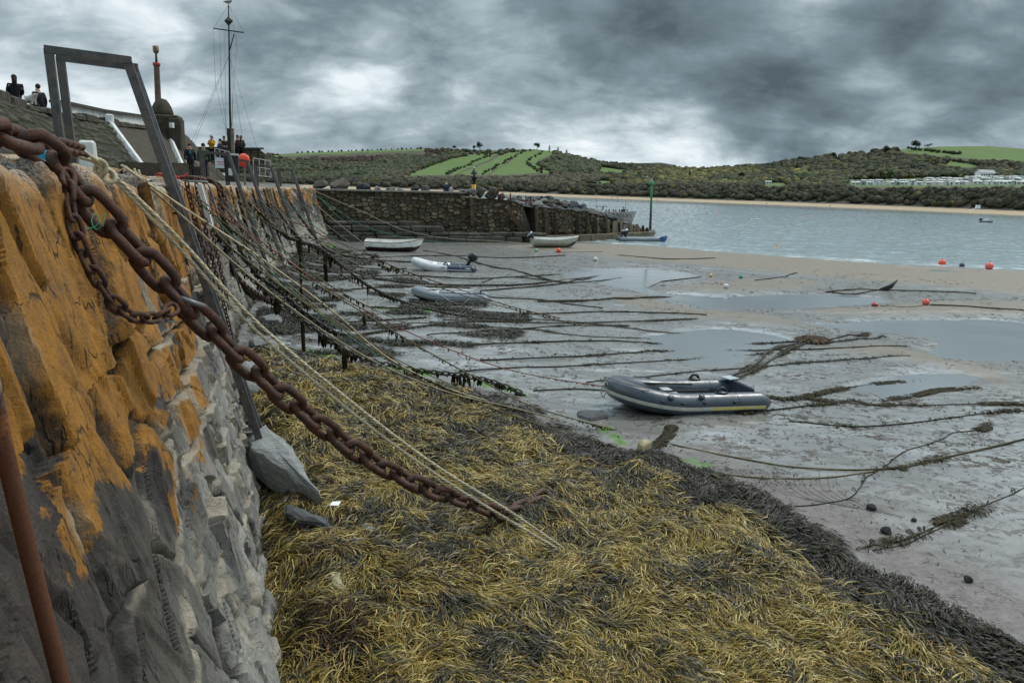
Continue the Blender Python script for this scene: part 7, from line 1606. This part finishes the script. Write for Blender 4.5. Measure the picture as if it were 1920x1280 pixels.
# rust bundle and hanging chains on the wall
def face(y, v, off=.10):
    s = np.interp(y, _yy, _ss); f = v/H; o = BATf(y)*(max(0, 1-f))**1.15+off; q = quay(y, 0); nx = np.interp(s, _ss, _nx); ny = np.interp(s, _ss, _ny); return np.array([q[0]+nx*o, q[1]+ny*o, q[2]*f])
mergedchain('rusty_tangle', catmull([quay(22.5, 1.2, .1), quay(22.8, .5, .12), quay(23, .05, .1), face(23, 4.2), face(22.6, 3.4), face(22.4, 2.6), face(22.0, 1.6, .25), G(530, 585, .1), G(590, 618, .1)], 6), .26, .17, .06, CHR, 'big rusty chain tangle slung over the quay edge and down the wall', None, 51, [(240, .2, 1, .03)])
mergedchain('rusty_tangle', catmull([quay(21.5, 1.0, .05), quay(21.2, .5, .15), quay(21.9, .2, .12), quay(22.6, .3, .18), quay(23.4, .6, .12), quay(24.0, .3, .1), quay(24.3, -.05, .0), face(24.2, 3.9)], 6), .26, .17, .06, CHR, 'heap of rusty chain lying on the quay edge above the tangle', None, 52)
for i, (y0, v1, lab) in enumerate(((12.5, 1.9, 'rusty chain hanging straight down the wall right of the nearest ladder'), (15.0, .9, 'long rusty chain hanging down the wall, middle of three'), (17.3, 1.5, 'rusty chain hanging down the wall, farthest of three'), (27, 1.2, 'dark rusty chain hanging past the second ladder'), (29.2, .9, 'dark chain hanging just before the second ladder top'), (34.5, 1.0, 'dark weedy chain hanging beside the third ladder'), (38.5, .8, 'dark weedy chain hanging beyond the third ladder'), (41.5, .9, 'dark weedy chain hanging short of the fourth ladder'))):
    mergedchain('hanging_chain', [face(y0+.1*math.sin(v), v, .14) for v in np.linspace(4.75, v1, 20)], .15 if i < 3 else .2, .1, .03, CHR if i < 3 else weedchain, lab, 'chains hanging on the wall face', 60+i, [(90, .18, 1, .03)] if i >= 3 else None)
for i, (px, p0, p1, lab) in enumerate(((565, 448, 560, 'black column of weed hanging on a vertical chain, upper one'), (570, 598, 668, 'black column of weed hanging on a vertical chain, lower one'), (648, 655, 690, 'short dark tuft of weed hanging under a chain'), (612, 478, 528, 'bulky black bunch of weed hanging from a chain'), (685, 590, 615, 'brown tuft of weed tied on a rope'))):
    g = G(px, p1, .0); a = PD(px-3, p0, g[1]); r = empty('weed_column', g, 0, lab, 'weed'); mb = MB(); mb.tube([a-g, (a-g)*.5+[.03, 0, 0], (0, 0, 0)], .02, 5); mb.build('core', weedchain, r); pts = [a+(g-a)*q for q in np.linspace(0, 1, 12)]
    fringe(pts, 260 if i != 3 else 700, .28 if i != 3 else .5, r, 80+i, 1, .035 if i != 3 else .06, False)
# lines lying on the mud
def mudline(kind, pts, rad, lab, fr=None, seed=0, nm=None, col='dark', k=7, grp='lines lying on the mud'):
    rad = rad*.6; fr = [(f[0]*.8, f[1]*.8, f[2], f[3]*.38)+tuple(f[4:]) for f in (fr or ())]
    p = catmull([G(x, y, rad*.7) for x, y in pts], k); p[:, 2] += 0; p[:, 2] = np.maximum(p[:, 2], gh(p[:, 0], p[:, 1], False)+rad*.5)
    if kind == 'chain': return mergedchain(nm or 'ground_chain', p, rad*6.5, rad*4, rad*1.35, weedchain, lab, grp, seed, fr)
    r = rope(nm or 'ground_rope', p, rad, RC[col], lab, 'rope', grp, 6)
    for j, f in enumerate(fr or ()): fringe(p[f[4] if len(f) > 4 else 0:f[5] if len(f) > 5 else None], f[0], f[1], r, seed*7+j, f[2], f[3])
    return r
FL = (40, .07, .2, .022)
mudline('chain', [(905, 592), (1000, 599), (1100, 607), (1165, 614), (1228, 622), (1300, 628), (1365, 633)], .028, 'weedy chain running straight out over the shiny mid mud', [FL], 101)
mudline('rope', [(1010, 566), (1100, 564), (1150, 560), (1185, 560), (1245, 558), (1280, 562), (1305, 564)], .05, 'thick weedy warp ending beside the long pool', [(160, .16, .2, .04), (60, .3, .15, .06, 0, 22)], 102, col='black')
mudline('chain', [(1356, 718), (1372, 706), (1400, 694), (1425, 678), (1436, 664), (1455, 654), (1480, 648), (1506, 643)], .035, 'heavy weedy chain climbing from behind the big dinghy to a tangle, left strand', [(110, .12, .2, .035)], 103)
mudline('chain', [(1362, 722), (1400, 702), (1430, 686), (1460, 668), (1490, 652), (1512, 644)], .035, 'heavy weedy chain beside the left strand, reaching the same tangle', [(70, .12, .2, .035)], 104)
g = G(1526, 640, .05); r = empty('weed_tangle', g, 0, 'brown heap of weed and rope where two chains meet on the mud', 'weed'); pts = [g+np.array([math.cos(a)*.35*q, math.sin(a)*.25*q, .12*(1-q)]) for q in (.2, .5, .8, 1) for a in np.linspace(0, 6, 10)]; fringe(np.array(pts), 420, .3, r, 105, .15, .05, False, 'fronds', ((.02, .016, .01), (.05, .03, .015), (.08, .05, .02)))
mudline('rope', [(1545, 640), (1570, 634), (1592, 628), (1612, 630), (1626, 625)], .035, 'short weedy warp leaving the tangle to the upper right', [(150, .15, .2, .05, -8)], 106, col='black')
mudline('rope', [(1550, 643), (1600, 637), (1640, 635), (1655, 630), (1661, 633)], .03, 'short weedy warp leaving the tangle along the pool', [FL], 107, col='black')
mudline('rope', [(860, 697), (960, 690), (1050, 688), (1100, 685), (1228, 678), (1356, 671), (1442, 664)], .03, 'long dark rope above the big dinghy', [FL], 108, col='black')
mudline('rope', [(1100, 717), (1150, 712), (1228, 705), (1300, 697), (1400, 690), (1527, 679), (1640, 671), (1706, 667)], .024, 'thin weedy rope just above the big dinghy running far right', [FL], 109, col='black')
mudline('rope', [(1440, 745), (1480, 749), (1530, 740), (1610, 725), (1680, 718), (1742, 714)], .028, 'weedy rope starting at the stern of the big dinghy', [(120, .12, .2, .04)], 110, col='black')
mudline('rope', [(1385, 776), (1450, 769), (1500, 763), (1560, 756), (1600, 752), (1631, 759)], .028, 'dark rope on the mud below the stern of the big dinghy', [(60, .12, .2, .04), (200, .15, .2, .04, -14)], 111, col='black')
mudline('chain', [(1655, 753), (1680, 748), (1705, 745), (1760, 733), (1800, 730), (1840, 727)], .022, 'broken looking weedy chain at the right, upper one', [(200, .12, .2, .04)], 112)
mudline('chain', [(1510, 748), (1580, 755), (1650, 760), (1740, 760), (1830, 758), (1935, 758)], .020, 'half buried chain at the right, lower one', [(90, .14, .2, .04)], 113)
mudline('rope', [(1490, 950), (1540, 945), (1590, 935), (1612, 915), (1625, 895), (1655, 878), (1690, 850), (1730, 836), (1770, 822), (1785, 812), (1820, 808), (1846, 804), (1850, 792)], .016, 'winding brown rope snaking up the right mud to a hooked end', [(26, .1, .2, .03), (200, .16, .3, .04, -12)], 114, col='dark')
for j, dx in enumerate((0, 7)): mudline('rope', [(1622+dx*2, 1025+dx), (1690+dx, 1014+dx), (1730, 998+dx), (1790, 974+dx*.6), (1840, 950), (1890, 930), (1940, 905)], .014, ('dark rope at the lower right carrying a big weed clump', 'second dark rope beside the one with the weed clump')[j], [(40, .12, .2, .03), (420, .22, .2, .035, 18, 27)] if j == 0 else None, 115+j, col='dark')
mudline('rope', [(1640, 882), (1700, 876), (1760, 862), (1850, 842), (1940, 818)], .022, 'weedy rope doubling the long olive rope near the right edge', [(150, .13, .25, .03, 0, 16)], 117, col='black')
mudline('rope', [(1553, 548), (1600, 543), (1640, 544), (1690, 545), (1790, 548), (1830, 551)], .05, 'dark warp along the far side of the long pool', [(60, .2, .3, .06)], 118, col='black')
mudline('rope', [(1560, 549), (1600, 552), (1630, 547), (1660, 544)], .045, 'dark warp looping beside the far side of the long pool', None, 119, col='black')
mudline('rope', [(1745, 572), (1800, 574), (1840, 577), (1935, 585)], .05, 'dark warp from the pink buoy on the hump to the right edge', [(60, .15, .3, .06)], 120, col='black')
mudline('rope', [(1650, 574), (1690, 576), (1730, 574)], .03, 'thin line trailing from the dark red buoy', None, 121, col='olive')
mudline('rope', [(1160, 479), (1200, 482), (1260, 486), (1340, 484)], .045, 'dark rope lying along the sandbar by the pier end', [(25, .2, .3, .08)], 122, col='black')
mudline('rope', [(1385, 467), (1480, 477), (1600, 488), (1700, 494), (1800, 500)], .07, 'dark rope along the water edge toward the orange buoy', None, 123, col='black')
mudline('rope', [(1415, 526), (1450, 522), (1480, 517), (1495, 512)], .045, 'short dark rope from the green buoy', [(60, .2, .3, .06, -8)], 124, col='black')
mudline('chain', [(830, 600), (940, 604), (1050, 606), (1180, 603), (1310, 598)], .03, 'chain above the bright mid mud', [FL], 125)
mudline('rope', [(800, 628), (960, 618), (1060, 611), (1180, 611)], .03, 'dark rope lying on the bright mud left of middle', [FL], 126, col='black')
mudline('chain', [(667, 630), (720, 622), (770, 616), (830, 608), (883, 604), (985, 601)], .05, 'big linked chain curving out from the weedy wall foot', [(50, .2, .3, .06)], 127)
mudline('rope', [(900, 546), (960, 541), (1000, 538), (1060, 531), (1130, 518)], .05, 'dark warp right of the white and navy dinghy', [FL], 128, col='black')
mudline('rope', [(905, 530), (940, 520), (1000, 523), (1080, 530), (1180, 520)], .04, 'thin dark warp between the pool and the white and navy dinghy', [FL], 129, col='black')
mudline('rope', [(795, 470), (850, 480), (920, 500), (960, 506), (1010, 520), (1060, 532)], .05, 'dark warp from the white rowing boat to the pool', [(60, .2, .3, .06)], 130, col='black')
mudline('rope', [(905, 555), (940, 559), (1010, 562), (1060, 570), (1130, 578)], .04, 'dark warp from the stern of the slate dinghy', [FL], 131, col='black')
mudline('rope', [(640, 545), (700, 540), (790, 538), (880, 540)], .05, 'dark warp in the mud left of the slate dinghy', [(60, .2, .3, .06)], 132, col='black')
mudline('rope', [(660, 500), (720, 506), (760, 504)], .05, 'dark warp left of the white and navy dinghy bow', [(60, .2, .3, .06)], 133, col='black')
mudline('rope', [(700, 610), (800, 606), (900, 612), (1000, 618), (1090, 630), (1260, 640)], .025, 'thin dark line across the bright mud', [FL], 134, col='black')
mudline('rope', [(1260, 800), (1255, 815), (1240, 828), (1225, 845)], .035, 'barnacled weedy chain end at the weed edge below the big dinghy', [(300, .2, .4, .035)], 135, nm='weedy_stub', col='black')
mudline('rope', [(1040, 473), (1090, 474), (1130, 472)], .03, 'thin rope trailing from the orange red buoy', None, 136, col='dark')
r = empty('driftwood', G(1668, 545), 0, 'pointed green weedy stick standing up on the sand beyond the pool', 'driftwood'); mb = MB(); mb.tube([(-.5, 0, .0), (0, 0, .2), (.35, .05, .55)], [.1, .13, .03], 7); mb.build('stick', timber_d, r)
# fine hair-like weed lines under the olive ropes
for i in range(9):
    x = 1440+i*16; mudline('rope', [(x, 885+(i % 3)*6), (x+6, 905+i*2), (x+30+i*3, 925+i*3), (x+80+i*6, 938+i*4)], .004, 'hair thin strand of weed trailing from the olive ropes over the right mud', None, 150+i, nm='weed_hair', col='dark', grp='hair thin weed strands')
# further long thin warps, nearly parallel, from the wall foot out over the flats
seq_lines = (([(625, 522), (760, 517), (900, 523), (1050, 515)], 'thin dark warp running out just above the slate dinghy'), ([(690, 576), (850, 583), (1000, 589), (1150, 585), (1325, 591)], 'long thin dark warp running out just below the slate dinghy'),
  ([(700, 641), (900, 646), (1100, 640), (1300, 650), (1490, 641)], 'long thin dark warp across the brightest mud toward the weed tangle'), ([(900, 676), (1100, 668), (1300, 660), (1500, 656), (1700, 650)], 'long thin dark warp passing under the weed tangle to the right pool'), ([(640, 488), (800, 480), (950, 484), (1060, 479)], 'thin dark warp just below the white rowing boat'),
  ([(1000, 733), (1080, 730), (1140, 733)], 'thin dark line leading to the bow of the big dinghy from the weed'), ([(1480, 790), (1600, 800), (1720, 792), (1850, 775), (1940, 770)], 'thin dark warp on the right mud beyond the winding rope'), ([(560, 610), (680, 603), (800, 596)], 'short dark warp in the weedy mud near the wall'))
for i, (p_, lab) in enumerate(seq_lines): mudline('rope', p_, np.interp(p_[0][1], [480, 800], [.055, .022]), lab, [(30, .08, .2, .05)], 180+i, col='black')
# ------------------------------------------------------------------ people
skinm = pm('skin', (.42, .25, .18), .6, .1, 6, 0)
def skinmesh(name, verts, edges, rad, mat, parent, sub=1, root=0):
    me = bpy.data.meshes.new(name); me.from_pydata([tuple(v) for v in verts], edges, []); o = bpy.data.objects.new('tmp', me); COL.objects.link(o)
    o.modifiers.new('s', 'SKIN'); sv_ = me.skin_vertices[0].data
    for i, r in enumerate(rad): sv_[i].radius = (r, r) if not hasattr(r, '__len__') else r; sv_[i].use_root = (i == root)
    q = o.modifiers.new('u', 'SUBSURF'); q.levels = sub; q.render_levels = sub
    bpy.context.view_layer.update(); m2 = bpy.data.meshes.new_from_object(o.evaluated_get(bpy.context.evaluated_depsgraph_get())); bpy.data.objects.remove(o)
    m2.name = name; m2.materials.clear(); m2.materials.append(mat); m2.polygons.foreach_set('use_smooth', [True]*len(m2.polygons)); m2.update(); return link(name, m2, parent)
def cl(c): return pm('cloth_%d_%d_%d' % tuple(int(999*q) for q in c), c, .85, .2, 8, .3, 40)
def person(loc, face_, lab, jacket, trousers, hair, h=1.7, pose='stand', hat=None, hairlen=0, group=None, arms='down', seed=0, top=None, lean=0.0, dress=1.0):
    """stands at loc, facing direction face_ (radians, 0 = +X)"""
    r = empty('person', loc, face_, lab, 'person', group); k = h/1.7; R = random.Random(seed)
    hip = .90 if pose != 'sit' else .02
    P0 = dict(pel=(0, 0, hip), sp=(.01+lean*.25, 0, hip+.22), ch=(.0+lean*.6, 0, hip+.43), nk=(.0+lean*.75, 0, hip+.56), hd=(.03+lean*.85, 0, hip+.66), hc=(.04+lean*.9, 0, hip+.76))
    for s, n in ((1, 'l'), (-1, 'r')):
        st = .16*s if pose == 'walk' else .02*s
        P0['hip'+n] = (0, .09*s, hip-.03)
        if pose == 'sit': P0['kn'+n] = (.42, .11*s, hip+.02); P0['an'+n] = (.46, .11*s, hip-.42); P0['to'+n] = (.62, .12*s, hip-.46)
        else: P0['kn'+n] = (.05+st*.8, .095*s, hip-.45); P0['an'+n] = (st*1.35-(.06 if st < -.1 else 0), .095*s, .08+(.05 if st < -.1 else 0)); P0['to'+n] = (P0['an'+n][0]+.16, .11*s, .03+(.0 if st < -.1 else 0))
        sx = lean*.65; P0['sh'+n] = (sx, .19*s, hip+.50)
        if arms == 'down': P0['el'+n] = (sx-.04-st*.6, .25*s, hip+.22); P0['wr'+n] = (sx+.06-st*1.0, .26*s, hip-.01); P0['ha'+n] = (sx+.09-st*1.0, .25*s, hip-.10)
        elif arms == 'up': P0['el'+n] = (sx+.12, .22*s, hip+.26); P0['wr'+n] = (sx+.24, .09*s, hip+.42); P0['ha'+n] = (sx+.27, .05*s, hip+.50)
        else: P0['el'+n] = (sx+.05, .24*s, hip+.24); P0['wr'+n] = (sx+.28, .12*s, hip+.16); P0['ha'+n] = (sx+.36, .08*s, hip+.15)
    nm = list(P0); ix = {n: i for i, n in enumerate(nm)}; V = [Vector(P0[n])*k for n in nm]
    E = [('pel', 'sp'), ('sp', 'ch'), ('ch', 'nk'), ('nk', 'hd'), ('hd', 'hc')]
    for n in 'lr': E += [('pel', 'hip'+n), ('hip'+n, 'kn'+n), ('kn'+n, 'an'+n), ('an'+n, 'to'+n), ('ch', 'sh'+n), ('sh'+n, 'el'+n), ('el'+n, 'wr'+n), ('wr'+n, 'ha'+n)]
    E = [(ix[a], ix[b]) for a, b in E]
    rad = dict(pel=(.12, .15), sp=(.10, .13), ch=(.11, .16), nk=.055, hd=.078, hc=.085); rd = []
    for n in nm:
        b = n[:2]; rr_ = rad.get(n, {'hi': .09, 'kn': .062, 'an': .042, 'to': .035, 'sh': .06, 'el': .045, 'wr': .03, 'ha': .035}.get(b, .05)); rd.append(tuple(q*k for q in rr_) if hasattr(rr_, '__len__') else rr_*k)
    # fingers and a thumb, and a nose, on the same skeleton
    for s, n in ((1, 'l'), (-1, 'r')):
        h0 = V[ix['ha'+n]]; d = (h0-V[ix['wr'+n]]).normalized(); sd = d.orthogonal().normalized()
        for j, (o_, L_) in enumerate(((-.028, .062), (-.010, .072), (.009, .068), (.027, .055))):
            V.append(h0+d*.03*k+sd*o_*k); V.append(h0+d*(.03+L_)*k+sd*o_*1.2*k+Vector((.012, 0, 0))); a = len(V)-2; E += [(ix['ha'+n], a), (a, a+1)]; rd += [.011*k, .008*k]
        V.append(h0+sd*-.05*k+d*.02*k); E.append((ix['ha'+n], len(V)-1)); rd.append(.011*k)
    V.append(V[ix['hd']]+Vector((.105, 0, .03))*k); E.append((ix['hd'], len(V)-1)); rd.append(.016*k)
    skinmesh('body', V, E, rd, skinm, r, 1)
    # jacket, trousers, shoes
    def sub(names, grow, mat, nm_, root, extra=0):
        vv = [Vector(P0[n])*k for n in names]; ii = {n: i for i, n in enumerate(names)}; ee = [(ii[nm[a]], ii[nm[b]]) for a, b in E if a < len(nm) and b < len(nm) and nm[a] in ii and nm[b] in ii]
        rr_ = []
        for n in names:
            q = rd[ix[n]]; q = q if hasattr(q, '__len__') else (q, q); rr_.append((q[0]+grow*k, q[1]+grow*k))
        return skinmesh(nm_, vv, ee, rr_, mat, r, 1, ii[root])
    jk = ['pel', 'sp', 'ch', 'nk', 'shl', 'shr', 'ell', 'elr', 'wrl', 'wrr']
    P0s = dict(P0); P0['pel'] = (P0['pel'][0], 0, P0['pel'][2]-(.08 if pose != 'sit' else 0)); sub(jk, .032*dress, cl(jacket), 'jacket', 'sp'); P0['pel'] = P0s['pel']
    sub(['pel', 'hipl', 'hipr', 'knl', 'knr', 'anl', 'anr'], .022, cl(trousers), 'trousers', 'pel')
    for n in 'lr':
        mb = MB(); a = Vector(P0['an'+n])*k; b = Vector(P0['to'+n])*k; mb.tube([a+Vector((-.05, 0, -.045))*k, a+Vector((.03, 0, -.03))*k, b+Vector((.02, 0, -.005))*k, b+Vector((.07, 0, -.01))*k], [.045*k, .055*k, .045*k, .02*k], 8); mb.build('shoe', cl((.03, .028, .027)), r)
    if top:
        mb = MB(); mb.ball(Vector((.07+lean*.5, 0, hip+.36))*k, .09*k, 10, sy=.8, sz=1.9); mb.build('jumper', cl(top), r)
    c = Vector(P0['hc'])*k
    if hair:
        mb = MB(); mb.ball(c+Vector((-.040, 0, .030))*k, .100*k, 12, sz=1.05, sy=.98)
        if hairlen: mb.tube([c+Vector((-.05, 0, .02))*k, c+Vector((-.075, 0, -.12))*k, c+Vector((-.07, 0, -.12-hairlen))*k], [.09*k, .085*k, .05*k], 10)
        mb.build('hair', cl(hair), r)
    if hat:
        mb = MB(); mb.lathe([(.108*k, -.01), (.112*k, .03), (.10*k, .09*k), (.06*k, .13*k), (.02, .14*k)], 12, 0, tuple(c+Vector((0, 0, .02)))); mb.ball(c+Vector((0, 0, .165))*k, .035*k, 8); mb.build('hat', cl(hat), r)
    mb = MB()
    for s in (-1, 1): mb.ball(Vector(P0['hd'])*k+Vector((.078, .032*s, .055))*k, .007*k, 6)
    mb.build('eyes', cl((.02, .015, .012)), r)
    mb = MB(); mb.tube([Vector(P0['hd'])*k+Vector((.083, -.022, -.015))*k, Vector(P0['hd'])*k+Vector((.088, .022, -.015))*k], .006*k, 5); mb.build('mouth', cl((.25, .08, .07)), r); return r
def face_cam(p): return math.atan2(-p[1], -p[0])
blkc = (.014, .014, .016)
def at(px, py, y): return PD(px, py, y)
p = at(358.5, 333, 38.5); person(p, face_cam(p)+.1, 'walker in a dark navy jacket and teal top on the quay, left of a pair', (.012, .014, .022), blkc, (.07, .04, .02), 1.62, 'walk', seed=1, top=(.03, .11, .13))
p = at(384, 339, 36.5); person(p, face_cam(p)-.1, 'walker in an open green jacket over a patterned top, right of a pair', (.02, .045, .028), blkc, (.025, .016, .012), 1.68, 'walk', hairlen=.08, seed=2, top=(.22, .17, .18))
# group behind the end wall
for px, yy, hp, jc, hr, ht, lab, arms, fc, hl in ((397, 50.6, 257, (.50, .25, .012), (.10, .06, .03), (.33, .31, .36), 'person in a mustard yellow jacket and a grey bobble hat', 'up', -.5, .1), (412.5, 52.7, 263, (.05, .05, .055), (.02, .016, .012), None, 'small person between the yellow jacket and the mast', 'fold', -1, 0), (420, 52.9, 258, blkc, (.03, .02, .014), None, 'person in black just left of the mast', 'fold', .2, .05), (445, 53.2, 256, (.05, .018, .02), (.06, .035, .02), None, 'person in dark red close to the mast, right side', 'fold', -1.2, .05), (451.5, 53.4, 257, (.075, .055, .042), (.13, .07, .04), None, 'person in a brown coat right of the mast', 'fold', 2.6, .1)):
    h_ = 1.66; q = PD(px, hp, yy); person((q[0], q[1], q[2]-h_*.985), fc-1.2, lab, jc, blkc, hr, h_, 'stand', ht, hl, None, arms, int(px))
mb = MB(); a = PD(362, 296, 52.2); b = PD(492, 300, 55); zz1 = PD(420, 258, 52.9)[2]-1.66*.985; mb.add([(a[0]-2, a[1]+.0, zz1), (b[0], b[1], zz1), (b[0]-1, b[1]+8, zz1), (a[0]-4, a[1]+8, zz1)], [(0, 1, 2, 3)]); o = mb.build('terrace', cob); tag(o, 'raised terrace behind the end wall of the quay', 'terrace', kind='structure')
# two people and a dog on the upper pier
def rimpos(px, back, dz):
    yy = np.linspace(10, 51, 500); x, _ = proj(np.array([quay(v, 7.5+back, 2.8) for v in yy])); y = float(yy[np.argmin(abs(x-px))]); q = quay(y, 7.5+back); return np.array([q[0], q[1], slopepoint(y, 1)[2]+dz])
q = rimpos(30, .35, .32); person(q, 2.2, 'person with long dark hair seated on the parapet, in a black coat and jeans', (.010, .010, .014), (.016, .022, .045), (.028, .016, .012), 1.7, 'sit', hairlen=.22, arms='fold', seed=6, lean=-.05)
q = rimpos(74, .8, -.55); person(q, 2.6, 'man in a black coat over pale blue standing by the parapet', (.010, .011, .016), blkc, (.03, .022, .018), 1.75, 'stand', arms='down', seed=7, lean=.0, top=(.10, .17, .28))
# the dog
q = rimpos(58, .1, .22); r = empty('dog', q, -.3, 'small white curly dog sitting on the parapet between the two people', 'dog'); dm = pm('dog_white', (.50, .47, .42), .9, .12, 14, .8, 60)
skinmesh('body', [(-.22, 0, .2), (-.05, 0, .24), (.12, 0, .27), (.2, 0, .36), (.27, 0, .42), (.36, 0, .39), (-.3, 0, .3), (-.34, 0, .38), (.12, .07, .12), (.13, .07, 0), (.12, -.07, .12), (.13, -.07, 0), (-.2, .08, .1), (-.12, .09, .06), (-.18, .09, 0), (-.2, -.08, .1), (-.12, -.09, .06), (-.18, -.09, 0), (.24, .07, .40), (.24, -.07, .40)],
         [(0, 1), (1, 2), (2, 3), (3, 4), (4, 5), (0, 6), (6, 7), (2, 8), (8, 9), (2, 10), (10, 11), (0, 12), (12, 13), (13, 14), (0, 15), (15, 16), (16, 17), (4, 18), (4, 19)], [.12, .125, .12, .075, .08, .035, .03, .02, .045, .03, .045, .03, .06, .035, .03, .06, .035, .03, .03, .03], dm, r, 1)
mb = MB(); mb.ball((.395, 0, .4), .018, 8); mb.build('nose', blk_p, r)
# couple on the breakwater
l = arm_l(838); p_ = arm(l); q = PD(837, 360.5, p_[1]+.9); person(q+np.array([0, 0, .05]), 1.9, 'bald man in a navy fleece sitting on the breakwater, back turned', (.014, .026, .065), blkc, None, 1.75, 'sit', arms='fold', seed=8)
q = PD(845, 361, p_[1]+.9); person(q+np.array([0, 0, .0]), 1.2, 'small dark haired person in pale blue sitting beside the man in navy', (.42, .46, .50), blkc, (.02, .016, .014), 1.25, 'sit', arms='fold', seed=9)
# passengers on the tour boat
r_, c_, y_, z2_ = TOUR
for i, (px, jc, hd, lab) in enumerate(((1131, blkc, 394, 'tour boat passenger in black nearest the wheelhouse'), (1136, (.03, .03, .05), 395, 'tour boat passenger in dark blue near the wheelhouse'), (1142, (.11, .02, .03), 394, 'tour boat passenger in dark red'), (1150, (.02, .02, .025), 394.5, 'tour boat passenger in black, middle pair left'), (1154.5, (.05, .03, .03), 394.5, 'tour boat passenger in brown, middle pair right'), (1161.5, (.35, .03, .03), 394, 'tour boat passenger in bright red'), (1176, (.03, .04, .08), 394.5, 'tour boat passenger in blue nearest the bow'))):
    q = PD(px, hd, y_); person((q[0], q[1], q[2]-.80), (-1.2, .3, 1.5, -.5)[i % 4], lab, jc, blkc, (.03, .02, .016), 1.7, 'sit', arms='fold', seed=20+i)
q = PD(1169, 390, y_); person((q[0], q[1], q[2]-1.62), -1.4, 'crew member standing near the tour boat bow', (.02, .024, .035), blkc, (.03, .02, .016), 1.7, 'stand', seed=30)
# walkers on the far beach, a few pixels tall
for i, (px, py) in enumerate(((1148, 372.5), (1158, 373), (1232, 376.2), (1437, 383.8), (1556, 388.8), (1893, 399.6), (1899, 399.8), (1904, 400))):
    q, s_ = on_terrain(px, py) if False else (PD(px, py, float(P(px, py+1.2, SEA)[1])), 0); person(q, random.uniform(0, 6), 'tiny figure in dark clothes walking on the far beach', blkc, blkc, (.03, .02, .016), 1.75, 'walk', group='walkers on the far beach', seed=40+i)
